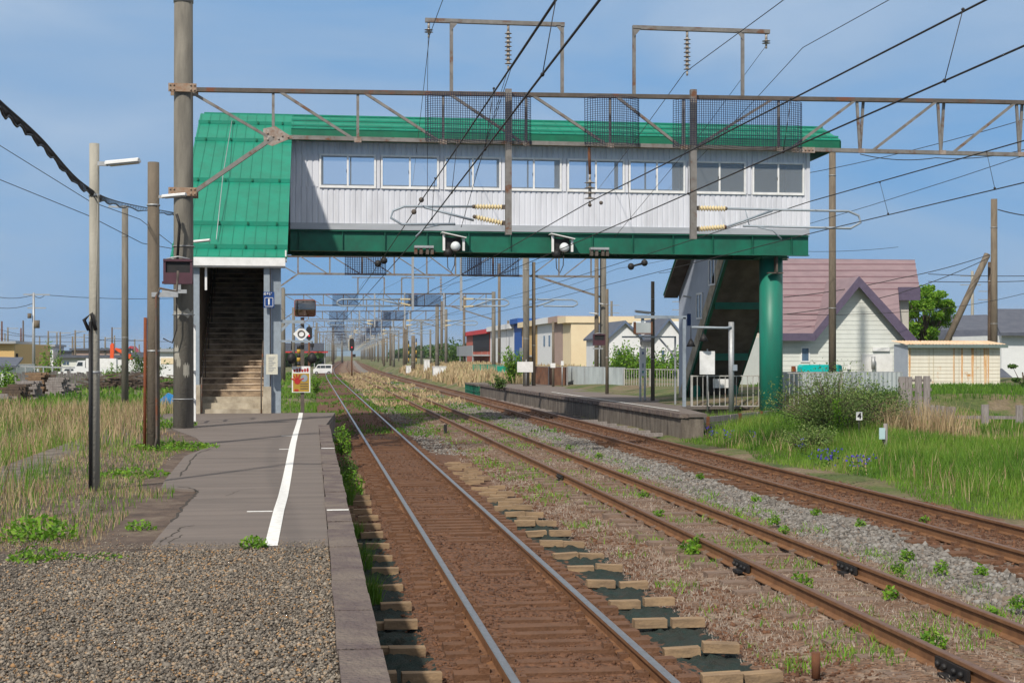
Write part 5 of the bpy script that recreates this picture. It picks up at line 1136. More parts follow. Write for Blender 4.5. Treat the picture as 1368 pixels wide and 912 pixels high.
# yellow-black crossing posts, boxes
def cyl_thing(lab, px, yb, yt, wpx, mm, name, cat, z0=-.3, grp=None):
    p = G(px,yb,z0); D = p[1]/dirv(px,0)[1]; m = MB(); r_ = wpx*D/F/2; hh = EYE+(HY-yt)*D/F-z0; n = 8
    m.cur = 0
    for i in range(n): m.cur = i%2; m.cyl((p[0],p[1],z0+hh*i/n),r_,r_,hh/n,10)
    return one(name, m, mm, lab, cat, p, grp)
cyl_thing('yellow and black striped crossing post left of the mirror post', 399,505,461,5,[M['yellow'],M['blackish']],'striped_post','post',-.3)
cyl_thing('thin striped crossing post right of the tracks, nearer one', 556,494,452,1.6,[M['yellow'],M['blackish']],'striped_post','post',-.3)
cyl_thing('thin striped crossing post right of the tracks, farther one', 546,492,455,1.5,[M['yellow'],M['blackish']],'striped_post','post',-.3)
def cabinet(lab, px0,px1,py0,py1,Y,mm='white'):
    a = PY(px0,py1,Y); b_ = PY(px1,py0,Y); t = thing('relay_cabinet', lab, 'cabinet', a, 'trackside cabinets')
    m = MB(); m.bx(a[0],b_[0],Y,Y+1,a[2],b_[2]); m.bx(a[0]-.05,b_[0]+.05,Y-.05,Y+1.05,b_[2],b_[2]+.06); m.build('case', M[mm], t)
    m = MB(); xm = (a[0]+b_[0])/2; m.bx(xm-.02,xm+.02,Y-.01,Y,a[2]+.1,b_[2]-.1); m.bx(xm+.08,xm+.12,Y-.03,Y,(a[2]+b_[2])/2-.1,(a[2]+b_[2])/2+.1); m.build('door_gap', M['galv'], t)
cabinet('white relay cabinet with two doors right of the tracks',579,596,490,507,138); cabinet('pale narrow cabinet behind the relay cabinet',567,574,481,496,160); cabinet('small white box beside the striped posts',543,549,489,498,172)
# level crossing deck
Yc = 205; m = MB(); m.bx(-30,50,Yc,Yc+5,-.28,-.19); tag(m.build('crossing_road', mat('crossing_asphalt',(.10,.095,.09),(.08,.075,.07),.9)), kind='structure')
# ------------------------------------------------------------------ vehicles
def van(lab, px, yb, wpx, Y, rz=0.0, kind='van', flip=1):
    x, _, z0 = PY(px,yb,Y); D = Y/dirv(px,0)[1]; t = thing('parked_van' if kind == 'van' else 'parked_'+kind, lab, kind, (x,Y,z0))
    L_, Wd, Hh = 3.4, 1.48, 1.85; s = wpx*D/F/3.4 if wpx else 1
    if kind == 'van': prof = [(-1.7,.25),(-1.7,.95),(-1.35,1.12),(-.95,1.75),(-.8,1.85),(1.6,1.85),(1.7,1.7),(1.7,.25)]
    elif kind == 'car': prof = [(-1.9,.3),(-1.9,.75),(-1.0,.92),(-.55,1.4),(.9,1.42),(1.5,.95),(1.9,.9),(1.9,.3)]
    else: prof = [(-2.6,.4),(-2.6,1.3),(-2.35,1.4),(-2.1,2.0),(-1.2,2.05),(-1.2,1.1),(2.6,1.1),(2.6,.6),(-.8,.6)]
    def tr(vx,vy,vz): vx *= flip*s; vy *= s; return (x+vx*cos(rz)-vy*sin(rz), Y+vx*sin(rz)+vy*cos(rz), z0+vz*s)
    def pr(name, pts, y0, y1, mm, par):
        m = MB(); n = len(pts); vs = [tr(a,y0,b) for a,b in pts]+[tr(a,y1,b) for a,b in pts]
        m.add(vs,[tuple(range(n)),tuple(range(2*n-1,n-1,-1))]+[(i,(i+1)%n,n+(i+1)%n,n+i) for i in range(n)]); return m.build(name,M[mm],par)
    b_ = pr('body',prof,-.74,.74,'carwhite',t)
    if kind == 'van':
        for pts in ([(-1.12,1.15),(-.85,1.62),(-.45,1.62),(-.45,1.15)],[(-.38,1.15),(-.38,1.62),(.45,1.62),(.45,1.15)],[(.52,1.15),(.52,1.62),(1.5,1.62),(1.5,1.15)]): pr('window',pts,-.755,-.742,'carglass',t)
        ws = (-1.1,1.1); pr('windscreen',[(-1.36,1.13),(-1.32,1.13),(-.96,1.68),(-1.0,1.68)],-.62,.62,'carglass',t)
    elif kind == 'car': pr('window',[(-.9,.95),(-.5,1.34),(.85,1.34),(1.3,.97)],-.755,-.742,'carglass',t); ws = (-1.2,1.2)
    else: pr('window',[(-2.25,1.35),(-2.05,1.85),(-1.5,1.85),(-1.5,1.35)],-.755,-.742,'carglass',t); pr('cargo_box',[(-1.1,1.12),(-1.1,2.3),(2.6,2.3),(2.6,1.12)],-.74,.74,'white',t); ws = (-1.8,1.5)
    for wx in ws:
        for sy in (-.74,.60):
            m = MB(); m.tube([tr(wx,sy-.02,.28),tr(wx,sy+.16,.28)],.29*s,16); w_ = m.build('wheel',M['tyre'],t); m = MB(); m.tube([tr(wx,sy-.03,.28),tr(wx,sy-.015,.28)],.16*s,12); m.build('hub',M['galv'],w_)
    m = MB(); [m.box(tr(-1.7,yy,.75),(.06*s,.25*s,.14*s)) for yy in (-.5,.5)]; m.each('headlight',M['galv'],t)
    return t
van('white van crossing the tracks at the far level crossing',431,500,25,200)
# ------------------------------------------------------------------ houses
def gable_house(name, lab, x0,x1,y0,y1,z0,ze,zr,wall,roof,trim,over=.25,cat='house'):
    t = thing(name,lab,cat,((x0+x1)/2,y0,z0)); xm = (x0+x1)/2
    m = MB(); m.poly([(x0,y0,z0),(x1,y0,z0),(x1,y0,ze),(xm,y0,zr-.12),(x0,y0,ze)],(0,y1-y0,0)); m.build('wall',wall,t)
    m = MB(); k = (zr-ze)/(xm-x0)
    for s in (-1,1): xe = xm+s*(xm-x0+over); m.poly([(xe,y0-over,ze-over*k),(xm,y0-over,zr),(xm,y0-over,zr-.14),(xe,y0-over,ze-over*k-.14)],(0,y1-y0+over,0))
    m.build('roof',roof,t)
    m = MB()
    for s in (-1,1): xe = xm+s*(xm-x0+over+.02); m.poly([(xe,y0-over-.05,ze-over*k+.01),(xm,y0-over-.05,zr+.01),(xm,y0-over-.05,zr-.22),(xe,y0-over-.05,ze-over*k-.20)],(0,.045,0))
    m.build('barge_board',trim,t); return t
def wpane(t, x0,x1,z0,z1,y, mm='glass_blue', fr='white'):
    f = MB(); b_ = .06
    f.bx(x0-b_,x1+b_,y-.05,y-.0,z0-b_,z0); f.bx(x0-b_,x1+b_,y-.05,y,z1,z1+b_); f.bx(x0-b_,x0,y-.05,y,z0,z1); f.bx(x1,x1+b_,y-.05,y,z0,z1)
    fo = f.build('window',M[fr],t); g = MB(); g.bx(x0,x1,y-.025,y-.003,z0,z1); g.build('pane',M[mm],fo)
M['white_siding'] = mat('white_house_wall',(.74,.75,.76),(.68,.69,.70),.6,scale=2)
M['cream_wall'] = mat('cream_render',(.72,.58,.38),(.68,.54,.35),.8,scale=2)
M['cream_pale'] = mat('pale_cream_wall',(.74,.62,.42),(.70,.57,.38),.8,scale=1)
M['brown_wall'] = mat('pinkish_brown_wall',(.40,.29,.25),(.36,.26,.22),.8,scale=1)
M['blue_wall'] = mat('cobalt_blue_wall',(.015,.09,.36),(.015,.08,.32),.6)
M['red_wall'] = mat('red_brown_wall',(.48,.13,.09),(.42,.11,.08),.7)
M['yellow_wall'] = mat('ochre_wall',(.62,.42,.18),(.58,.38,.16),.8)
# mauve-roofed house (ground floor front wall + gable)
Yh = 67.0; pw = lambda px,py,Y=Yh: PY(px,py,Y)
h = thing('gabled_house','cream house with mauve metal roof and purple gable trim behind the green column','house',PY(1130,520,Yh))
zb_ = .2; xL, xR = PX(1036,Yh), PX(1207,Yh); ap = pw(1149,382); el = pw(1089,452); er = pw(1214,452)
m = MB(); m.poly([(xL,Yh,zb_),(xR,Yh,zb_),(xR,Yh,pw(1207,446)[2]),(ap[0],Yh,ap[2]),(PX(1092,Yh),Yh,pw(1092,447)[2]),(xL,Yh,pw(1040,450)[2])],(0,7,0)); m.build('wall',M['cream_siding'],h)
m = MB(); z = .5
while z < 3.2: m.bx(xL,xR,Yh-.012,Yh-.001,z,z+.012); z += .22
while z < 5.0: 
    hw = (5.6-z)*.82; m.bx(max(xL,ap[0]-hw),min(xR,ap[0]+hw),Yh-.012,Yh-.001,z,z+.012); z += .22
m.build('siding_joint',mat('siding_joint_mat',(.48,.50,.47),(.44,.46,.43),.8),h)
Yr = 73.0; A_ = PY(1058,346,Yr); B_ = PY(1221,346,Yr); 
zr_ = 7.2; 
def roofpt(px,py):   # main roof plane through eave (Yh-.5 at y 446) and ridge
    e = PY(1060,446,Yh-.5); k = (A_[2]-e[2])/(Yr-(Yh-.5)); d = dirv(px,py); t_ = (e[2]-k*e[1]-EYE)/(d[2]-k*d[1]); return (d[0]*t_,d[1]*t_,EYE+d[2]*t_)
rp = [roofpt(*q) for q in ((1020,345),(1222,347),(1229,388),(1200,388),(1203,430),(1148,378),(1090,446),(1020,446))]
m = MB(); m.poly(rp,(0,0,-.08)); 
m.poly([(rp[0][0],Yr+.0,rp[0][2]),(rp[1][0],Yr,rp[1][2]),(rp[1][0],Yr+6,3.6),(rp[0][0],Yr+6,3.6)],(0,0,-.08))
m.build('roof',M['pink_roof'],h)
m = MB()
for i in range(1,12):
    py = 345+i*8.3; xr_ = 1222+7*(i/5) if py < 388 else 1148-(py-386); p = roofpt(1022,py); q = roofpt(xr_,py); m.bar((p[0],p[1],p[2]+.02),(q[0],q[1],q[2]+.02),.05,.045)
m.build('roof_seam',mat('roof_seam_mat',(.26,.15,.17),(.22,.13,.15),.6),h)
m = MB(); q = roofpt(1046,446); m.bx(PX(1020,Yh-.6),PX(1089,Yh-.6),Yh-.62,Yh-.55,pw(1060,455,Yh-.6)[2],pw(1060,445,Yh-.6)[2]); m.bar(rp[2],rp[3],.1,.35); m.bx(rp[3][0],rp[2][0],rp[2][1]-.05,rp[2][1],PY(1214,401,rp[2][1])[2],rp[2][2]-.02); m.build('fascia',M['purple'],h)
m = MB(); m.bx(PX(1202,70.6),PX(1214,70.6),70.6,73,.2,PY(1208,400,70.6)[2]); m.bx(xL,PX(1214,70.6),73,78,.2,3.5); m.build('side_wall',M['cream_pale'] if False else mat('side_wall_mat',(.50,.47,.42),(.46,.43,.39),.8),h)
# gable barge boards and gable roof
Yg = Yh-.55; tp = PY(1148,369,Yg); lf = PY(1081,452,Yg); rt = PY(1227,455,Yg); lf2 = PY(1089,455,Yg); rt2 = PY(1213,458,Yg); tp2 = PY(1148,383,Yg)
for P1_,P2_,P3_,P4_ in ((tp,lf,lf2,tp2),(tp,rt,rt2,tp2)):
    m = MB(); m.poly([P1_,P2_,P3_,P4_],(0,.08,0)); m.build('barge_board',M['purple'],h)
m = MB(); 
for e_ in (lf,rt): m.poly([(tp[0],Yg+.08,tp[2]),(e_[0],Yg+.08,e_[2]),(e_[0],Yg+(1.0 if e_ is lf else 4.5),e_[2]),(tp[0],Yg+4.5,tp[2])],(0,0,-.06))
m.build('gable_roof',M['pink_roof'],h)
wpane(h,PX(1071,Yh),PX(1080,Yh),PY(0+1075,482,Yh)[2],PY(1075,465,Yh)[2],Yh)
m = MB(); a = pw(1151,500); b_ = pw(1192,473); m.bx(a[0],b_[0],Yh-.06,Yh-.014,.2,b_[2]); m.bx(pw(1165,0)[0],pw(1187,0)[0],Yh-.12,Yh-.02,pw(1170,469)[2],pw(1170,464)[2]); m.build('door',M['white'],h)
m = MB(); a = pw(1161,493); b_ = pw(1166,476); m.tube([((a[0]+b_[0])/2,Yh-.3,a[2]),((a[0]+b_[0])/2,Yh-.3,b_[2])],.1,12); m.build('flue',M['galv'],h)
m = MB(); a = pw(1057,497); b_ = pw(1062,489); m.bx(a[0],b_[0],Yh-.1,Yh-.015,a[2],b_[2]); m.build('meter_box',M['rust_or'],h)
m = MB(); a = pw(1131,493); b_ = pw(1135,487); m.bx(a[0],b_[0],Yh-.12,Yh-.015,a[2],b_[2]); m.build('vent_hood',M['white'],h)
# teal tank
a = PY(1072,501,62); b_ = PY(1125,487,62); m = MB(); x0,x1,z0,z1 = a[0],b_[0],a[2],b_[2]; pts = []
for cxx,czz,a0 in ((x1-.12,z1-.12,0),(x0+.12,z1-.12,pi/2),(x0+.12,z0+.12,pi),(x1-.12,z0+.12,1.5*pi)):
    for i in range(5): pts.append((cxx+.12*cos(a0+i*pi/8),62,czz+.12*sin(a0+i*pi/8)))
m.poly(pts,(0,.7,0)); t = thing('oil_tank','bright teal oil tank on legs behind the corrugated fence','tank',(x0,62,z0)); m.build('tank',M['teal'],t)
m = MB(); [m.bx(xx-.04,xx+.04,62.1,62.6,.3,z0+.02) for xx in (x0+.2,x1-.2)]; m.each('leg',M['rust'],t)
# shed
Ys = 62.5; s = thing('storage_shed','beige storage shed with orange rust streaks and a rusty corrugated roof','shed',PY(1260,530,Ys))
a = PY(1213,530,Ys); b_ = PY(1336,461,Ys); m = MB(); m.bx(a[0],b_[0],Ys,Ys+.03,.2,b_[2]); m.build('front_panel',M['shed_front'],s)
m = MB(); m.poly([(a[0]-.0,Ys,.2),(a[0]-.02,Ys+1.5,.2),(a[0]-.02,Ys+1.5,b_[2]+.05),(a[0],Ys,b_[2])],(0,.03,0)); m.bx(a[0],b_[0],Ys+1.5,Ys+1.6,.2,b_[2]); m.build('side_panel',M['siding_grey'],s)
m = MB(); z = .6
while z < b_[2]-.05: m.bx(a[0],b_[0],Ys-.012,Ys-.001,z,z+.014); z += .17
for px in (1241,1247,1275,1281,1304,1310): m.bx(PX(px,Ys)-.012,PX(px,Ys)+.012,Ys-.02,Ys-.013,.3,b_[2])
m.build('panel_groove',mat('panel_groove_mat',(.56,.50,.38),(.5,.44,.33),.8,rust=.2,rustc=(.5,.2,.04)),s)
m = MB()
for px,wd in ((1215,.05),(1285,.05),(1299,.07),(1316,.09),(1320,.04),(1274,.03)): 
    x = PX(px,Ys); m.poly([(x-wd,Ys-.026,b_[2]),(x+wd,Ys-.026,b_[2]),(x+wd*.6,Ys-.026,.9),(x+wd*.1,Ys-.026,.45),(x-wd*.5,Ys-.026,.8)],(0,.003,0))
m.build('rust_streak',mat('rust_streak_mat',(.55,.20,.03),(.76,.60,.38),.8,scale=3.5,stretch=(7,1,.35)),s)
m = MB(); zt0 = PY(1215,463,Ys-.3)[2]; zt1 = zt0+.16; x0_,x1_ = PX(1209,Ys)-.0,PX(1342,Ys); m.bx(x0_,x1_,Ys-.35,Ys-.28,zt0-.05,zt0+.10); m.build('gutter',mat('shed_gutter',(.16,.21,.20),(.13,.17,.16),.6),s)
m = MB(); vs = []; n = 60
for i in range(n+1): x = x0_+(x1_-x0_)*i/n; dz = .03*(i%2); vs += [(x,Ys-.3,zt0+.10+dz),(x,Ys+1.6,zt1+.12+dz)]
m.add(vs,[(2*i,2*i+2,2*i+3,2*i+1) for i in range(n)]); m.build('roof',mat('rusty_corrugated_roof',(.62,.40,.24),(.72,.58,.42),.8,scale=1.5,rust=.35,rustc=(.42,.18,.07)),s)
# blue-roofed buildings at far right
t = thing('blue_roofed_house','white house with dark slate-blue roof behind the shed','house',PY(1290,470,92))
a = PY(1238,470,92); b_ = PY(1352,441,92); m = MB(); m.bx(a[0]-3,b_[0]-1,92,100,.2,b_[2]+.2); m.build('wall',M['white_siding'],t)
m = MB(); e = PY(1238,441,91); e2 = PY(1356,441,91); r1 = PY(1256,422,95); r2 = PY(1300,420,95); m.poly([e,e2,(r2[0]+1,95,r2[2]),(r1[0],95,r1[2])],(0,0,-.15)); m.bx(e[0]-.1,e2[0],90.9,91,e[2]-.6,e[2]+.02); m.build('roof',M['blue_roof'],t)
t = thing('corner_house','white house with slate roof at the right edge of the picture','house',PY(1368,500,84))
a = PY(1338,520,84); m = MB(); m.bx(a[0],a[0]+9,84,92,.2,PY(1350,448,84)[2]); m.build('wall',M['white_siding'],t)
m = MB(); e = PY(1336,444,83.4); m.poly([(e[0],83.4,e[2]),(e[0]+10,83.4,e[2]),(e[0]+8,87,e[2]+1.6),(e[0]+1.2,87,e[2]+1.6)],(0,0,-.2)); m.build('roof',M['blue_roof'],t)
m = MB(); e = PY(1336,510,82.5); m.poly([(e[0],82.5,PY(1336,507,82.5)[2]),(e[0]+1.0,82.5,PY(1336,507,82.5)[2]),(e[0]+.9,84,PY(1336,492,84)[2]),(e[0],84,PY(1336,492,84)[2])],(0,0,-.15)); m.bx(e[0],e[0]+.5,83,84,.2,e[2]); m.build('porch',M['blue_roof'],t)
# row of apartments and shops along the right side
XA = 22.0
def yOf(px): d = dirv(px,0); return XA/d[0]*d[1]
def block_house(lab, pa, pb, ztop, mm, trim, depth=9, zb2=.0, name='town_house'):
    y0, y1 = yOf(pa), yOf(pb); ya_, yb_ = min(y0,y1), max(y0,y1); t = thing(name, lab, 'house', (XA,ya_,zb2))
    m = MB(); m.bx(XA,XA+depth,ya_,yb_,zb2,ztop); m.build('wall',M[mm],t)
    m = MB(); m.bx(XA-.5,XA+depth,ya_-.15,yb_-.01,ztop+.001,ztop+.55); m.build('parapet',M[trim],t); return t,ya_,yb_
zt6 = EYE+(HY-432)*G(0,0,0)[2]*0
def zAt(px,py): return PY(px,py,yOf(px))[2]
t,ya_,yb_ = block_house('long cream apartment house with brick column, largest of the right row',752,763,zAt(763,431),'cream_pale','cream_pale',9.5)
m = MB(); x0 = XA
for i in range(11): z = .6+i*.42; m.bx(x0+2.4+.12*(i%2),x0+2.9+.12*((i+1)%2),ya_-.05,ya_-.002,z,z+.28)
m.build('brick_accent',M['brown_wall'],t); wpane(t,x0+4.2,x0+5.2,2.6,4.1,ya_); wpane(t,x0+6.6,x0+7.4,2.6,4.1,ya_)
t,ya_,yb_ = block_house('pinkish brown house beside the cream apartment house',739,751.7,zAt(746,431),'brown_wall','brown_wall')
t,ya_,yb_ = block_house('white narrow house between the brown and the ochre houses',718,738.7,zAt(728,433),'white_siding','white_siding')
m = MB(); [m.bx(XA-.04,XA-.003,ya_+i,ya_+i+.8,3.2,4.2) for i in (1.5,4.5)]; m.each('window',M['glass_blue'],t)
t,ya_,yb_ = block_house('ochre house with small balcony right of the cobalt strip',697.5,717.7,zAt(705,437),'yellow_wall','cream_pale'); m = MB(); m.bx(XA-.9,XA-.01,ya_+1,ya_+6,2.2,2.35); m.bx(XA-.9,XA-.85,ya_+1,ya_+6,2.35,3.1); m.build('balcony',M['galv'],t)
t,ya_,yb_ = block_house('tall narrow cobalt blue house in the right row',687,697.2,zAt(690,433),'blue_wall','blue_wall')
t,ya_,yb_ = block_house('long white warehouse wall in the right row',655,686.7,zAt(670,441),'white_siding','white_siding')
m = MB(); [m.bx(XA-.03,XA-.002,ya_+i*6,ya_+i*6+.08,.2,5.4) for i in range(1,6)]; m.build('wall_joint',M['galv'],t)
t,ya_,yb_ = block_house('red-edged balcony apartment at the far end of the right row',623,654.7,zAt(640,447),'red_wall','red')
m = MB(); m.bx(XA-.06,XA-.01,ya_+.5,yb_-9,2.9,5.2); m.build('window_band',M['blackish'],t)
m = MB(); m.bx(XA-2.2,XA-.01,ya_+.3,yb_-8,2.25,2.45); m.bx(XA-2.2,XA-2.12,ya_+.3,yb_-8,2.45,3.6); m.build('balcony',M['galv'],t)
m = MB(); [m.bx(XA-2.2,XA-2.05,yy-.08,yy+.08,0,2.3) for yy in (ya_+.5,ya_+8,ya_+16)]; m.each('balcony_leg',M['galv'],t)
for (a,b_,pyap,pye,lab) in ((812,857,428,447,'white gabled house with slate trim, left of the pair'),(872,914,424,448,'white gabled house with slate trim, right of the pair')):
    Yq = 104; x0,x1 = PX(a+2,Yq),PX(b_-2,Yq); t = gable_house('gabled_cottage',lab,x0,x1,Yq,Yq+9,0,PY(a,pye,Yq)[2],PY((a+b_)/2,pyap,Yq)[2],M['white_siding'],M['blue_roof'],mat('slate_trim',(.12,.16,.24),(.1,.13,.2),.5))
    for u_ in (.3,.62): wpane(t,x0+(x1-x0)*u_-.10,x0+(x1-x0)*u_+.12,1.0,2.7,Yq)
t = thing('linking_roof','pale flat-topped white building joining the two gabled cottages','building',(PX(864,108),108,0)); m = MB(); m.bx(PX(840,108),PX(905,108),108,116,0,PY(860,436,108)[2]); m.build('wall',M['white_siding'],t)
m = MB(); m.poly([(PX(838,107.6),107.6,PY(838,446,107.6)[2]),(PX(912,107.6),107.6,PY(912,446,107.6)[2]),(PX(912,111),111,PY(912,429,111)[2]),(PX(846,111),111,PY(846,429,111)[2])],(0,0,-.1)); m.build('roof',mat('pale_roof',(.55,.58,.60),(.5,.53,.55),.5),t)
wpane(t,PX(862,107.9),PX(869,107.9),.9,3.0,107.98)
# wooden fences at right
wf = 'weathered wooden fence pieces at right'
def planks(lab, pxs, Y, ytops, ybot, wd, grp, rail=None):
    t = thing('wooden_fence', lab, 'fence', PY(pxs[0],ybot,Y), grp)
    for px,yt in zip(pxs,ytops):
        a = PY(px,ybot,Y); z1 = PY(px,yt,Y)[2]; m = MB(); m.box((a[0],Y,(a[2]-.2+z1)/2),(wd,.05,z1-a[2]+.2)); m.build('plank',M['wood_old'],t)
    if rail:
        for pa_,pb2 in rail: m = MB(); m.bar(PY(*pa_,Y+.07),PY(*pb2,Y+.07),.05,.10); m.build('rail',M['wood_old'],t)
    return t
planks('tall grey plank fence with gaps between shed and corrugated fence',[1205,1214,1227,1238],44,[503,503,502,502],560,.22,wf,[((1200,508),(1244,508)),((1200,520),(1244,520)),((1200,532),(1244,532))])
planks('low grey plank fence standing in the dry reeds',[1246,1253,1260,1267,1273],43,[541,541,542,543,543],575,.13,wf,[((1243,545),(1277,546))])
planks('grey post-and-rail fence at the right edge',[1316,1362,1408],42,[540,541,541],575,.24,wf,[((1278,557),(1425,558)),((1286,571),(1425,571))])
# small plates and posts in the grass
def gz(px,py): # approximate point on the right bank
    return G(px,py,-.15)
p = gz(1183,607); m = MB(); m.cyl((p[0],p[1],-.4),.055,.05,1.02,12); one('wooden_post', m, M['wood_old'], 'short grey wooden post in the grass with a pale plate beside it', 'post', p)
t = thing('marker_plate','pale blue marker plate on a thin stake left of the wooden post','marker',(p[0]-.16,p[1]-.1,-.2)); m = MB(); m.bx(p[0]-.21,p[0]-.06,p[1]-.12,p[1]-.10,.24,.52); m.build('plate',mat('pale_blue_plate',(.45,.60,.62),(.4,.55,.57),.5),t); m = MB(); m.bx(p[0]-.12,p[0]-.08,p[1]-.1,p[1]-.08,-.4,.25); m.build('stake',M['blackish'],t)
p = G(1148,590,-.1); t = thing('marker_plate','small white marker plate with a black 4 on a wire stake by the bush','marker',p); a = PY(1144,561,p[1]); b_ = PY(1152,550,p[1]); m = MB(); m.bx(a[0],b_[0],p[1],p[1]+.02,a[2],b_[2]); m.build('plate',M['white'],t); m = MB(); m.tube([(p[0],p[1]+.03,p[2]),(p[0],p[1]+.03,a[2]+.05)],.012,6); m.build('stake',M['wire'],t)
text('4',(a[0]+b_[0])/2,(a[2]+b_[2])/2,p[1]-.008,(b_[2]-a[2])*.95,'blackish',t,'number')
# ------------------------------------------------------------------ left distance
t = thing('yellow_building','low ochre-yellow building with dark openings at the left edge','building',PY(20,500,150)); a = PY(-20,500,150); b_ = PY(19,459,150); m = MB(); m.bx(a[0],b_[0],150,170,-.3,b_[2]); m.build('wall',M['yellow_wall'],t)
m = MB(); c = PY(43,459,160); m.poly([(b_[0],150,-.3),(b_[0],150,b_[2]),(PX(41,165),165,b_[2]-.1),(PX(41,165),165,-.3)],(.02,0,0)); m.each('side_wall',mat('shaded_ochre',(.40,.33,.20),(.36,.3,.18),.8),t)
m = MB(); m.poly([(a[0],149.3,b_[2]),(PX(21,149.3),149.3,b_[2]),(PX(44,166),166,b_[2]),(a[0],166,b_[2])],(0,0,.25)); m.build('roof',M['galv'],t)
m = MB(); [m.bx(PX(22+i*4.4,151+i*3.2)+.02,PX(24.6+i*4.4,151+i*3.2)+.05,150.6+i*3.2,150.65+i*3.2,.2,PY(24,472,150)[2]) for i in range(4)]; m.each('opening',M['blackish'],t)
t = thing('small_house','small white-walled house with slate-blue roof in front of the ochre building','house',PY(10,505,120)); m = MB(); m.bx(PX(-40,120),PX(21,120),120,128,-.3,PY(10,487,120)[2]); m.build('wall',M['cream_siding'],t); m = MB(); m.poly([PY(-40,488,119.5),PY(22,488,119.5),PY(31,477,126),PY(-40,476,126)],(0,0,-.15)); m.build('roof',M['blue_roof'],t)
def flat_bld(name,lab,px0,px1,ytop,Y,mm,roofmm=None,dep=10,wins=None,zb2=-.3,ybot=None):
    a = PX(px0,Y); b2 = PX(px1,Y); zt_ = PY(px0,ytop,Y)[2]; t = thing(name,lab,'building',(a,Y,zb2)); m = MB(); m.bx(a,b2,Y,Y+dep,zb2,zt_); m.build('wall',M[mm],t)
    if roofmm: m = MB(); m.bx(a-.4,b2+.4,Y-.5,Y+dep,zt_+.01,zt_+.35); m.build('roof',M[roofmm],t)
    if wins:
        for (p0,p1,w0,w1,wm) in wins: m = MB(); m.bx(PX(p0,Y),PX(p1,Y),Y-.06,Y-.003,PY(p0,w1,Y)[2],PY(p0,w0,Y)[2]); m.build('window',M[wm],t)
    return t
flat_bld('office_building','grey two-storey building with a small red sign left of the first lamp post',42,71,463,235,'white_siding','galv',10,[(48,53,472,478,'white'),(58,63,470,474,'red'),(44,46,468,474,'glass_blue'),(66,69,470,476,'glass_blue')])
flat_bld('low_building','grey low building with dark windows behind the utility poles',70,84,471,240,'siding_grey','blue_roof',10,[(73,76,481,487,'glass_blue'),(78,80,481,487,'glass_blue')])
flat_bld('warehouse','pale green-white warehouse with small windows behind the slim lamp post',82,200,478,175,'cream_siding','blue_roof',14,[(84,88,483,487,'glass_blue'),(89,92,483,487,'glass_blue'),(105,108,484,487,'glass_blue')])
flat_bld('warehouse','dark brown-roofed warehouse behind the pale green-white one',97,160,468,230,'brown_wall','blue_roof',14)
flat_bld('grey_workshop','dark grey workshop right of the orange excavator',172,200,474,185,'siding_grey','blue_roof',10,[(176,184,480,490,'glass_blue')])
flat_bld('white_building','white flat building between the brown pole and the big gantry pole',199,262,470,160,'white_siding','galv',10,[(215,232,478,486,'cream_pale')])
t = gable_house('red_gabled_house','small far white house with red roof edges beside the excavator',PX(167,260),PX(181,260),260,268,-.3,PY(168,470,260)[2],PY(174,462,260)[2],M['white_siding'],M['red'],M['red'])
flat_bld('teal_building','dark teal building with a red stripe beyond the level crossing',378,433,458,330,'blue_roof',None,12)
t = thing('red_canopy','long low red-edged canopy beyond the level crossing','canopy',PY(405,475,300)); m = MB(); m.bx(PX(374,300),PX(438,300),300,303,PY(400,471,300)[2],PY(400,469.3,300)[2]); m.build('edge',M['red'],t); m = MB(); [m.bx(PX(q,300)-.1,PX(q,300)+.1,301,301.2,-.3,PY(400,471,300)[2]) for q in (380,400,420,434)]; m.each('leg',M['galv'],t)
# excavator
Ye = 140; t = thing('excavator','orange-red excavator arm raised behind the field fence','excavator',PY(160,500,Ye))
def pp(pts,Y,th,mm,name): m = MB(); m.poly([PY(a,b,Y) for a,b in pts],(0,th,0)); m.build(name,M[mm],t)
pp([(147,482),(147,461),(149,458),(151.5,459),(152,470),(151,483)],Ye,.6,'orange','boom')
pp([(153,466),(155,464.5),(161,466.5),(166,470),(165,473),(158,470)],Ye+.1,.4,'orange','arm')
pp([(170,473),(174,472),(177,479),(176,480.5),(172,479)],Ye+.1,.5,'orange','bucket')
pp([(165,470),(171,472.2),(171,475),(164.5,473)],Ye+.15,.35,'orange','linkage')
pp([(158,500),(158,489),(162,480),(178,480),(184,488),(186,500)],Ye+.3,1.8,'carwhite','cab')
m = MB(); m.tube([PY(158,489,Ye-.1),PY(167,479,Ye-.1)],.12,8); m.build('cylinder',M['galv'],t)
van('white box truck parked behind the field fence, left of the excavator',128,503,36,132,kind='truck'); van('white van behind the wood stacks near the ochre building',40,504,22,140); van('small white car parked by the pale green-white warehouse',92,502,24,138,kind='car'); van('white flatbed truck parked under the orange excavator',172,502,32,136,kind='truck',flip=-1)
# board fence across the field
a = PX(18,118); b_ = PX(205,118); t = thing('board_fence','old grey board fence across the field at left','fence',(a,118,-.3)); m = MB(); x = a
while x < b_: hh = random.uniform(1.15,1.4); m.box((x,118+random.uniform(-.03,.03),-.3+hh/2),(.22,.04,hh)); x += .25
m.build('boards',M['wood_dark'] if False else mat('old_board',(.17,.155,.15),(.09,.08,.075),.9,scale=3),t)
t = thing('guard_rail','pale thin guard rail in front of the parked vehicles','guard rail',PY(40,489,121)); m = MB(); m.bar(PY(20,489,121),PY(100,491,121),.12,.12); m.build('rail',M['galv'],t); m = MB(); [m.bar(PY(q,489.5,121),PY(q,503,121),.1,.1) for q in range(22,100,12)]; m.each('post',M['galv'],t)
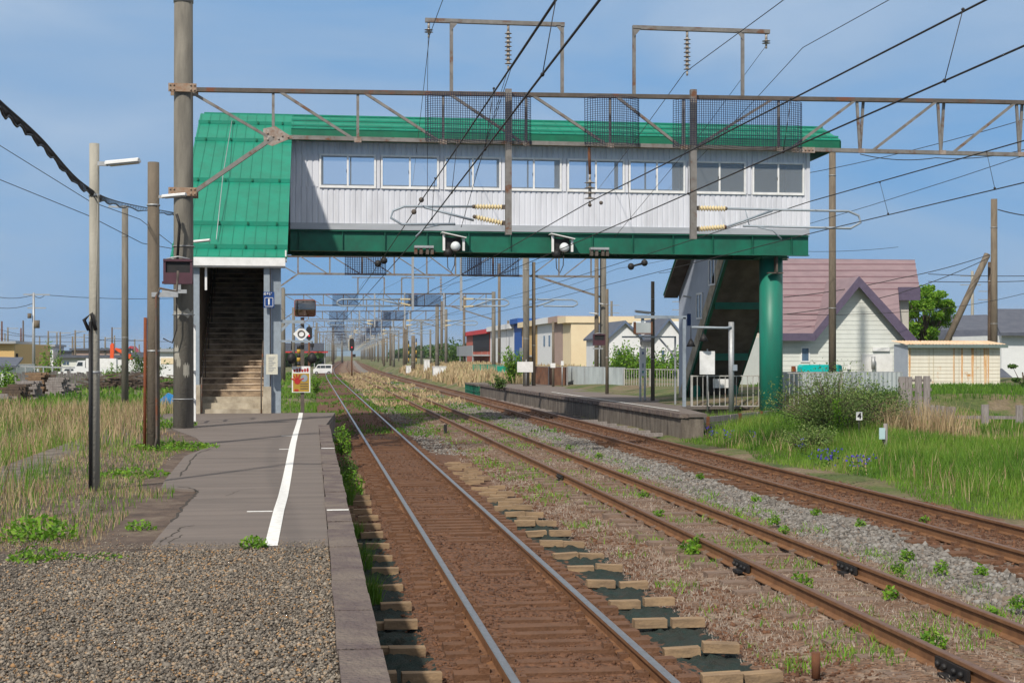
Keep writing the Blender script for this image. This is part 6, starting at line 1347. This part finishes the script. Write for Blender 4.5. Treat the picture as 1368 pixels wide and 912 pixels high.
# timber stacks
def stack(cx, cy, cols, rows, lab, mm, Y, L_=1.0, z0=-.3):
    base = PY(cx,cy,Y); proto = None
    for r_ in range(rows):
        for c_ in range(cols-(r_%2)):
            if random.random() < .12: continue
            if proto is None: m = MB(); m.box((0,0,.075),(L_,.20,.14)); proto = m.build('stacked_timber',M[mm],None,(0,0,0)); o = proto
            else: o = proto.copy(); C.objects.link(o)
            o.location = (base[0]+random.uniform(-.12,.12)+(c_-cols/2)*(.1), base[1]+(c_)*.24, z0+r_*.15); o.rotation_euler = (0,0,random.uniform(-.06,.06)+(.0)); tag(o,lab,'timber','timbers '+lab.split('timber in ')[1])
stack(52,520,5,10,'tan timber in the tall stack in front of the board fence','wood_tan',96)
stack(63,520,4,9,'tan-brown timber in the stack just right of the tall tan stack','wood_dark',97)
stack(78,521,4,8,'grey-brown timber in the third stack by the board fence','wood_old',95)
stack(22,530,5,7,'dark timber in the low stack nearer the camera','wood_dark',80); stack(40,528,4,8,'grey timber in the low stack right beside the dark one','wood_old',82)
stack(4,532,3,4,'grey timber in the small pile at the left edge','wood_old',78); stack(92,518,3,5,'grey timber in the small pile left of the slim lamp post','wood_old',98)
for q,(cx,cy,n_) in enumerate(((148,512,26),(178,511,22),(208,502,14))):
    t = thing('brushwood_pile',('dark','brown','small grey')[q]+' heap of branches and offcuts along the board fence'+(' behind the thin field pole' if q == 1 else ''),'brushwood',PY(cx,cy,110)); m = MB(); b0 = PY(cx,cy,110)
    for i in range(n_*3): x = b0[0]+random.gauss(0,.9); z = -.25+abs(random.gauss(0,.45)); m.bar((x-random.uniform(.3,1),110+random.uniform(-.8,.8),z),(x+random.uniform(.3,1),110+random.uniform(-.8,.8),z+random.uniform(-.3,.3)),.10,.09)
    m.build('branches',M['wood_dark'],t)
m = MB(); p = PY(221,521,70); m.poly([(p[0]-.3,70,-.2),(p[0]+.4,70,-.2),(p[0]+.45,70,.35),(p[0]+.1,70,.5),(p[0]-.25,70,.2)],(0,.5,0)); one('blue_tarp', m, mat('blue_tarp_mat',(.02,.25,.6),(.02,.2,.5),.5), 'crumpled bright blue tarp in the grass by the big pole', 'tarp', p)
# distant utility poles
g_ = 'distant utility poles on the left horizon'
for i,(px,yt,Y,arm,c_) in enumerate(((45,391,150,1,'galv'),(2.5,429,230,0,'rust'),(10.5,437,240,1,'conc'),(6.5,445,260,0,'conc'),(28,438,250,0,'rust'),(31,428,225,0,'steel_dark'),(53,449,280,0,'conc'),(64.5,442,230,1,'conc_brown'),(76,444,240,0,'conc'),(80.5,443,235,1,'conc_brown'),(97,449,230,1,'conc_brown'),(100.5,441,220,1,'conc_brown'),(112.5,446,240,1,'conc'),(140.5,450,230,1,'conc'),(149.7,437,230,1,'steel_dark'),(153,448,260,0,'conc'),(180,453,250,1,'conc'),(186,460,260,0,'conc_brown'),(258,447,260,1,'conc'))):
    x = PX(px,Y); z1 = PY(px,yt,Y)[2]; near_ = ['first','second','third','fourth','fifth','sixth','seventh','eighth','ninth','tenth','eleventh','twelfth','thirteenth','fourteenth','fifteenth','sixteenth','seventeenth','eighteenth','nineteenth'][i]
    srt = sorted([45,2.5,10.5,6.5,28,31,53,64.5,76,80.5,97,100.5,112.5,140.5,149.7,153,180,186,258]).index(px)
    lab = 'tall pale utility pole with crossarms and transformer beside the ochre building' if i == 0 else '%s utility pole from the left on the far left horizon' % (ORD[srt])
    t = thing('utility_pole', lab, 'utility pole', (x,Y,-.3), g_); m = MB(); m.cyl((x,Y,-.4),.19,.12,z1+.4,6); m.build('shaft',M[c_],t)
    if arm: m = MB(); m.bx(x-.1 if i else x-1.0,x+1.6,Y-.06,Y+.06,z1-.25,z1-.12); (m.bx(x-.6,x+1.2,Y-.06,Y+.06,z1-1.6,z1-1.48)) if i in (0,10) else None; m.build('crossarm',M['galv'],t)
    if i == 0:
        m = MB(); m.cyl((x+.35,Y-.3,z1-3.6),.3,.3,.8,10); m.cyl((x-.35,Y-.3,z1-2.6),.2,.2,.5,10); m.build('transformer',M['conc_brown'],t)
for i,(pts) in enumerate(([(-10,395,150),(45,394,150),(60,394,155),(260,397,180)],[(-10,410,150),(45,405,150)],[(0,440,230),(60,449,230),(110,443,230)],[(0,452,240),(76,456,240),(150,452,240),(260,455,240)],[(0,446,240),(110,450,240),(180,455,240)])):
    pwire('%s long thin line strung between the far left poles, counting from the top' % ORD[i], pts, .03 if i < 2 else .035, 'power_line','power line','power lines over the left field',5,.3)
pwire('thin grey line crossing behind the far gantries at lower left',[(375,470,330),(470,468,330)],.04,group='power lines over the left field')
# far right small poles
g_ = 'small far poles over the right roofs'
for i,(px,yb,yt,Y) in enumerate(((1299,425,362,150),(1322,460,383,160),(817,425,402,180),(1010-97,425,397,170),(690,430,428,150))):
    if i == 4: continue
    x = PX(px,Y); z1 = PY(px,yt,Y)[2]; t = thing('utility_pole',('pale pole with insulators behind the slate-blue roof','thin dark pole behind the pole at the right edge','faint pole above the roof of the cream apartment house','faint pole above the right gabled cottage')[i],'utility pole',(x,Y,0),g_)
    m = MB(); m.cyl((x,Y,0),.2,.15,z1,6); m.build('shaft',M['conc_pale' if i == 0 else 'conc'],t); m = MB(); [m.bx(x-1.4,x+1.0,Y-.05,Y+.05,z1-.6-k,z1-.5-k) for k in (0,1.0)]; m.build('crossarm',M['galv'],t)
# ------------------------------------------------------------------ vegetation
def hG(X,Y): return ground_h(X,Y)
def px_of(X,Y,Z):
    D = Y*CA+X*SA; return CX+F*(X*CA-Y*SA)/D, HY-F*(Z-EYE)/D
def grass_area(name, n, x0,x1,y0,y1, h, wd, m, lab, noise=None, maskf=None, ybias=1.0, vb=None, hf=None, zf=None):
    Y = y0*np.exp(RNG.uniform(0,1,n)*math.log(y1/y0)); X = RNG.uniform(x0,x1,n)
    k = np.ones(n,bool)
    if noise: s_,th,sd = noise; k &= value_noise(X,Y,s_,sd)*.7+value_noise(X,Y,s_/3,sd+1)*.3+RNG.normal(0,.07,n) > th
    if maskf is not None: k &= maskf(X,Y)
    X,Y = X[k],Y[k]; Z = (zf or hG)(X,Y)-.01; D = np.sqrt(X**2+Y**2); hh = (hf(X,Y) if hf else np.full(len(X),h))
    w_ = wd*(1+np.clip(D-18,0,200)/22)
    V = blades(name,X,Y,Z,hh*RNG.uniform(.6,1.2,len(X)),w_,m,lab,vbias=(vb(X,Y) if vb else None)); return V
def blades(name, X, Y, Z, h, wd, m, label, lean=.35, vbias=None, cat=None, kind='stuff'):
    n = len(X); a = RNG.uniform(0,2*pi,n); l = RNG.uniform(.05,lean,n)*h*1.3; dx, dy = np.cos(a)*l, np.sin(a)*l
    b = RNG.uniform(0,2*pi,n); wx, wy = np.cos(b)*wd*.5, np.sin(b)*wd*.5
    P = [np.stack([X-wx,Y-wy,Z],1), np.stack([X+wx,Y+wy,Z],1),
         np.stack([X-wx*.75+dx*.35,Y-wy*.75+dy*.35,Z+h*.55],1), np.stack([X+wx*.75+dx*.35,Y+wy*.75+dy*.35,Z+h*.55],1), np.stack([X+dx,Y+dy,Z+h],1)]
    V = np.stack(P,1).reshape(-1,3); base = (np.arange(n)*5)[:,None,None]
    T = (np.array([(0,1,3),(0,3,2),(2,3,4)])[None]+base).reshape(-1,3)
    v = RNG.uniform(0,1,n) if vbias is None else np.clip(vbias+RNG.normal(0,.16,n),0,1)
    return np_mesh(name, V, T, m, np.repeat(v,5), label=label, cat=cat, kind=kind)
nb = lambda s_,sd: (lambda X,Y: value_noise(X,Y,s_,sd)*.75+.12)
onbank = lambda X,Y: (X > 11.3-.0*Y+.25*np.sin(Y*.7)) & ~((X > 12.2) & (Y > 49.6)) & ~((Y > e0[1]-.3) & (X < 12.2))
grass_area('bank_grass',90000,11,24,19,49.5,.34,.011,M['grass'],'tall green grass on the bank right of the tracks',None,onbank,vb=nb(1.6,2),hf=lambda X,Y:(.12+.30*sst(X,11.2,13.5)*(0.6+.8*value_noise(X,Y,1.2,8)))*(1-.6*sst(X,16,17)*sst(Y,33,37)))
grass_area('bank_grass_beyond',14000,12,32,50.5,64,.5,.012,M['grass'],'green grass behind the wooden fences at right',None,lambda X,Y:(X>20) | (Y<50.3),vb=lambda X,Y:.3+0*X,hf=lambda X,Y:.22+0*X)
grass_area('dry_reeds',1300,16.3,18.4,37.5,41.5,1.0,.010,M['grass_dry'],'tan dry reeds below the wooden fence at right',(1.2,.46,3),vb=lambda X,Y:.45+0*X,hf=lambda X,Y:.95+0*X)
grass_area('bank_dry_grass',5200,11.5,22,20,46,.5,.009,M['grass_dry'],'scattered reddish dry stems in the bank grass',(1.8,.55,6),onbank,hf=lambda X,Y:.48+0*X)
lf_mask = lambda X,Y: ~((Y<41) & (X > -1.9-.030*(Y-7)*1.0)) & ~((Y > 40.6) & (X > .3)) & ~((Y<12.5) & (X > -2.35))
plat_edge_y = np.array([p[1] for p in left]); plat_edge_x = np.array([p[0] for p in left])
def lf_mask(X,Y):
    ex_ = np.interp(Y, plat_edge_y[np.argsort(plat_edge_y)], plat_edge_x[np.argsort(plat_edge_y)]); ex_ = np.where(Y < 12.2,-2.3-(12.2-Y)*.02,ex_)
    return np.where(Y < 40.2, X < ex_-.25-.25*(Y<16), X < .4)
grass_area('field_green_grass',60000,-26,.3,13,75,.32,.011,M['grass'],'patches of fresh green grass in the left field',(2.2,.40,21),lf_mask,vb=nb(2,4),hf=lambda X,Y:.12+.36*sst(-X,2.5,5))
grass_area('field_dry_grass',56000,-26,-2.0,12.5,70,.5,.010,M['grass_dry'],'dry tan and pinkish grass in the left field',(3.0,.40,31),lambda X,Y:lf_mask(X,Y)&(X<-2.6),vb=lambda X,Y:value_noise(X,Y,1.4,9)*.65+.05,hf=lambda X,Y:.10+.66*sst(-X,2.7,4.2)*(.5+.7*value_noise(X,Y,1.7,12)))
grass_area('shoulder_litter',26000,-4.8,-1.7,8,27,.05,.0065,M['grass_dry'],'pale dead litter on the soil at left',(.9,.30,41),lambda X,Y:lf_mask(X,Y),hf=lambda X,Y:.045+.04*value_noise(X,Y,.6,2))
grass_area('field_far_grass',26000,-75,-2,70,200,.5,.03,M['grass'],'green and tan grass far across the left field',(6,.36,51),None,vb=lambda X,Y:value_noise(X,Y,9,7)*.9,hf=lambda X,Y:.35+0*X)
bz = lambda X,Y: bed_h(X,Y)
def bed_area(name, n, x0,x1,y0,y1,h,wd,m,lab,noise,vb=None):
    Y = y0*np.exp(RNG.uniform(0,1,n)*math.log(y1/y0)); X = RNG.uniform(x0,x1,n); s_,th,sd = noise
    k = value_noise(X,Y,s_,sd)*.6+value_noise(X,Y,s_/3.3,sd+1)*.4+RNG.normal(0,.04,n) > th
    for r in (1.42,2.54,4.87,6.0,8.31,9.46): k &= np.abs(X-r) > .05
    X,Y = X[k],Y[k]; w_ = wd*(1+np.clip(Y-12,0,200)/25)
    return blades(name,X+off(Y),Y,bz(X,Y)-.005,h*RNG.uniform(.5,1.3,len(X)),w_,m,lab,lean=.9,vbias=None if vb is None else vb+0*X)
bed_area('siding_dead_tufts',60000,3.5,7.0,7,70,.045,.007,M['grass_pale'],'pale dead tufts over the siding',(1.0,.49,60))
bed_area('siding_moss_weeds',34000,3.7,7.2,9,120,.085,.010,M['leaf_bright'],'small green weeds spread along the siding',(.8,.58,70))
bed_area('far_track_weeds',26000,-.2,8.0,44,190,.12,.018,M['grass'],'green weeds along the tracks beyond the footbridge',(3.0,.56,80),.35)
bed_area('far_track_dry_weeds',9000,3.2,8.0,70,200,.25,.02,M['grass_dry'],'dry weeds along the tracks in the distance',(4,.5,90),.5)
# leafy weeds one can point at
def weed(lab, px, py, z, hgt, rad, n, mm='leaf_bright', cat='weed', grp=None, leaf=.02, name='weed', X=None, Y=None):
    p = G(px,py,z) if X is None else (X,Y,z); t = thing(name, lab, cat, p, grp)
    a = RNG.uniform(0,2*pi,n); r_ = rad*np.sqrt(RNG.uniform(0,1,n)); z_ = RNG.uniform(.05,1,n)*hgt*(1-.5*(r_/rad)**2)
    P = np.stack([p[0]+np.cos(a)*r_,p[1]+np.sin(a)*r_,p[2]+z_],1); add_leaves('leaves',P,leaf,M[mm],t,.42)
    m = MB(); [m.tube([p,(p[0]+rad*.6*cos(q),p[1]+rad*.6*sin(q),p[2]+hgt*.7)],.003+hgt*.006,4) for q in np.linspace(0,6,7)]; m.build('stem',M['leaf_grey'],t); return t
gw = 'leafy weeds at the left platform'
weed('green weed growing at the end of the white line on the gravel edge',339,731,.71,.11,.11,140,leaf=.022,grp=gw)
weed('large leafy weed clump on the soil at far left',52,725,.66,.26,.33,520,leaf=.028,grp=gw)
weed('leafy weed below the large clump at far left',48,752,.66,.14,.22,260,leaf=.024,grp=gw)
weed('small weed right of the large clump on the soil',90,750,.66,.07,.14,90,leaf=.022,grp=gw)
weed('small weed beside the broken asphalt edge',188,708,.68,.10,.15,110,leaf=.022,grp=gw)
weed('low weed among the gravel left of the asphalt',140,748,.68,.06,.18,80,leaf=.018,grp=gw)
weed('leafy patch left of the brown pole base',178,640,.64,.16,.5,500,leaf=.03,grp=gw)
weed('leafy patch spreading right of the brown pole base',235,600,.68,.14,.75,900,leaf=.03,grp=gw)
weed('leafy patch against the big gantry pole',222,572,.66,.25,.7,700,leaf=.035,grp=gw)
gw = 'shrubby weeds on the left platform wall'
weed('bright leafy shrub growing out of the far platform wall',455,583,.1,.75,.22,500,leaf=.035,grp=gw,X=.62,Y=31.5)
for i,(yy,hh) in enumerate(((28.5,.5),(25.0,.5))): weed('leafy shrub on the platform wall, %s toward the camera' % ORD[i+1],0,0,-.15,hh,.24,420,'leaf_bright' if i%2 else 'leaf',leaf=.032,grp=gw,X=.66,Y=yy)
def tuft(lab, x, y, z, hgt, n, mm='grass', rad=.1, grp=None, w_=.008, cat='grass tuft'):
    a = RNG.uniform(0,2*pi,n); r_ = rad*RNG.uniform(0,1,n); o = blades('grass_tuft',x+np.cos(a)*r_,y+np.sin(a)*r_,np.full(n,z),np.full(n,hgt)*RNG.uniform(.5,1.2,n),w_,M[mm],lab,lean=.6,kind=None,cat=cat,vbias=np.full(n,.4))
    if grp: o['group'] = grp
    return o
g_ = 'grass tufts between platform wall and first track'
for i,(yy,hh) in enumerate(((14.3,.30),(16.6,.30),(19.5,.22),(23.8,.35),(26.8,.4))): tuft('green grass tuft at the platform wall among the timber blocks, %s from the near end' % ORD[i],.55,yy,-.18,hh,260,rad=.14,grp=g_)
g_ = 'bright weeds along the siding rails'
WD = [(1070,790),(1245,870),(1190,800),(1130,760),(1325,830),(1310,770),(1258,765),(1212,748),(1048,715),(985,697),(920,740),(1150,705),(1090,690),(1235,700),(860,665),(935,640),(830,640),(800,612),(760,600),(700,585),(668,560),(640,548),(1360,812),(1010,672),(1200,765),(880,690),(1035,700),(935,735)]
for i,(px,py) in enumerate(WD):
    big = i in (0,1,10,27); sr_ = sorted(WD, key=lambda q:-q[1]).index((px,py))
    weed(('large ' if big else 'small ')+'bright weed by the siding rails, number %s counted from the bottom of the picture' % (ORD[sr_] if sr_ < 20 else 'twenty-'+ORD[sr_-20]),px,py,-.17,.21 if big else .15,.14 if big else .085,170 if big else 80,leaf=.028,grp=g_)
# bushes on the bank
def bush(lab, px, Y, wd, hgt, n, mm, z=None, leaf=.035, name='bush', grp=None, nst=14, dep=None):
    x = PX(px,Y); z = float(hG(x,Y)) if z is None else z; t = thing(name, lab, 'bush', (x,Y,z), grp); pts = []; m = MB(); dep = dep or wd*.6
    for i in range(nst):
        a = random.uniform(0,2*pi); rr = random.random()**.6; ex, ey = x+cos(a)*rr*wd/2, Y+sin(a)*rr*dep/2; hh = hgt*(1-.45*rr*rr)*random.uniform(.7,1.1); mid = ((x*2+ex)/3,(Y*2+ey)/3,z+hh*.5); m.tube([(x+random.gauss(0,wd*.08),Y,z-.05),mid,(ex,ey,z+hh)],[.018,.012,.005],5)
        k = n//nst; tt = RNG.uniform(.15,1.08,k); c = np.array([x,Y,z])[None]*(1-tt[:,None])+np.array([ex,ey,z+hh])[None]*tt[:,None]; c[:,:2] = np.where(tt[:,None]<.5,c[:,:2],c[:,:2]); pts.append(c+RNG.normal(0,1,(k,3))*np.array([wd*.065,dep*.065,hgt*.06]))
    m.build('stems',M['bark'],t); P = np.concatenate(pts); P[:,2] = np.maximum(P[:,2],z+.02); add_leaves('foliage',P,leaf,M[mm],t,.45); return t
bush('wide grey-green bush in front of the corrugated fence',1115,40,4.4,2.0,15000,'leaf_grey',leaf=.034,nst=120)
bush('darker leafy bush right of the wide grey-green bush',1172,42,2.4,1.45,7000,'leaf',leaf=.036,nst=34)
bush('bright green sapling inside the wide bush',1120,38.6,.55,1.3,900,'leaf_bright',leaf=.035,nst=8)
bush('low bush at the foot of the wide bush, nearer the rails',1085,35.5,1.8,.75,3000,'leaf_grey',leaf=.034,nst=24)
bush('bright leafy shrub in front of the green sheet fence',684,93,1.9,2.5,1500,'leaf_bright',z=.45,leaf=.09,nst=20)
bush('low green shrub at the foot of the green sheet fence',668,78,1.6,.7,500,'leaf',z=.45,leaf=.07,nst=10)
for i,(px,w_,h_) in enumerate(((748+100,5,1.9),(905,4.5,1.9),(880,6,1.7),(830,3,1.9))): bush(('leafy shrub behind the white bar railing, in front of the left cottage','leafy shrub by the thick frame post','wide leafy shrub under the brown lamp pole','small shrub at the end of the grey sheet fence')[i],px,88+i,w_,h_+.6,2600,'leaf_bright' if i != 2 else 'leaf',z=.2,leaf=.10,nst=30,name='shrub')
bush('green shrub at the left edge behind the wood piles',6,92,1.9,1.9,900,'leaf_bright',z=-.3,leaf=.10,nst=20); bush('small green shrub in front of the ochre building',56,125,2.0,1.8,400,'leaf',z=-.3,leaf=.11,nst=14); bush('green shrub right of the excavator',189,128,4,2.8,1400,'leaf',z=-.3,leaf=.13,nst=18); bush('green shrub beside the third timber stack',69,150,3,3.6,600,'leaf_bright',z=-.3,leaf=.13,nst=12); bush('small green shrub behind the pile of branches',150,114,1.4,2.0,500,'leaf_bright',z=-.3,leaf=.09,nst=10)
bush('green shrub right of the hooded lamp by the mirror post',421,95,1.0,1.3,500,'leaf_bright',z=-.3,leaf=.07,nst=18); bush('dark bush at the far right of the distant field',625,230,14,5,2600,'leaf',z=-.3,leaf=.3,nst=26)
bush('long green hedge behind the right rail fence',1335,56,7,.55,5000,'leaf_bright',z=.15,leaf=.06,nst=60,dep=2.0)
for q,(px,py) in enumerate(((1107,621),(1149,631),(950,586),(975,591),(1005,593),(1072,604))):
    p = G(px,py,-.05); n_ = (70,60,36,16,10,10)[q]; rr = (.17,.16,.10,.08,.05,.05)[q]; t = thing('violet_flowers',('clump of violet lupins in the grass, left of the large pair','clump of violet lupins in the grass, right of the large pair','violet flowers in the grass just below the platform end','few violet flowers right of those below the platform end','few violet flowers left of the green column foot','few violet flowers in front of the wide bush')[q],'flowers',p,'violet flowers on the bank')
    P = np.stack([p[0]+RNG.normal(0,rr,n_),p[1]+RNG.normal(0,.1,n_),p[2]+RNG.uniform(.12,.36,n_)],1); add_leaves('petals',P,.026,M['petal'],t,.7)
    P = np.stack([p[0]+RNG.normal(0,rr,n_),p[1]+RNG.normal(0,.1,n_),p[2]+RNG.uniform(-.05,.22,n_)],1); add_leaves('leaves',P,.035,M['leaf'],t,.4)
# tree behind the house, pine at the right edge
def tree(lab, name, px, Y, z0, zc, rx, rz_, n, mm, leaf, nclump=22, tr=.16, pine=False):
    x = PX(px,Y); t = thing(name, lab, 'tree', (x,Y,z0)); m = MB(); m.tube([(x,Y,z0),(x+.1,Y,z0+(zc-z0)*.5),(x,Y,zc)],[tr,tr*.7,tr*.35],8); m.build('trunk',M['bark'],t); lm = MB(); pts = []
    for i in range(nclump):
        a = RNG.normal(size=3); a /= np.linalg.norm(a); q = np.array([a[0]*rx,a[1]*rx,a[2]*rz_])*RNG.uniform(.35,1.0)**.6; c = np.array([x,Y,zc])+q; k = n//nclump; r_ = rx*RNG.uniform(.18,.34)
        d = RNG.normal(0,1,(k,3)); d /= np.linalg.norm(d,axis=1)[:,None]; d *= (RNG.uniform(0,1,k)**.45)[:,None]; pts.append(c+d*r_*np.array([1,1,.45 if pine else .7])); lm.tube([(x,Y,z0+(zc-z0)*.55),tuple(c)],[tr*.35,tr*.1],5)
    lm.build('limb',M['bark'],t); add_leaves('crown',np.concatenate(pts),leaf,M[mm],t,.6); return t
tree('bright green broadleaf tree behind the mauve-roofed house','broadleaf_tree',1236,80,.2,PY(1236,418,80)[2],1.75,1.9,13000,'leaf_bright',.085,60,tr=.12)
tree('dark sculpted garden pine at the right edge','garden_pine',1366,58,.2,PY(1360,497,58)[2],.75,.6,2600,'leaf',.05,9,.08,True)
# far tree line and wood
def far_wood(name,lab,x0,x1,y,hh,n,sd):
    X = RNG.uniform(x0,x1,n); Y = y+RNG.uniform(-8,8,n); Z = RNG.uniform(-1,1,n)**1*hh*(.5+.5*value_noise(X,Y*0,14,sd)); P = np.stack([X,Y,np.abs(Z)],1); V,T = leafcloud(P,1.1,.8)
    np_mesh(name,V,T,M['leaf'],np.repeat(RNG.uniform(0,.6,n),4),label=lab)
far_wood('far_wood','low far-off trees along the horizon right of the vanishing point',40,190,760,9,5000,3); far_wood('far_wood','low far-off trees along the horizon left of the vanishing point',-330,0,700,6,4500,5); far_wood('far_scrub','distant scrub beyond the crossing left of the track',-40,2,330,3.0,1500,9)
grass_area('trackside_grass',9000,-7,.9,40.5,110,.25,.016,M['grass'],'bright green grass left of the track just beyond the platform end',(3,.33,88),vb=lambda X,Y:.5+0*X,hf=lambda X,Y:.22+0*X)
grass_area('far_right_dry_grass',12000,11.3,21,92,200,.7,.03,M['grass_dry'],'tan dry grass right of the tracks beyond the right platform',(5,.35,77),lambda X,Y:X>11.5+off(Y),vb=lambda X,Y:.55+0*X,hf=lambda X,Y:.7+0*X)
# ------------------------------------------------------------------ haze
hz_ = MB(); hz_.bx(-2500,3200,-40,6800,-8,70); hm = bpy.data.materials.new('haze'); hm.use_nodes = True; n_ = hm.node_tree.nodes; n_.remove(n_['Principled BSDF'])
pv = n_.new('ShaderNodeVolumePrincipled'); pv.inputs['Density'].default_value = .00013; pv.inputs['Color'].default_value = (.85,.92,1,1); pv.inputs['Anisotropy'].default_value = .2
hm.node_tree.links.new(pv.outputs[0], n_['Material Output'].inputs['Volume']); tag(hz_.build('haze', hm), kind='stuff')
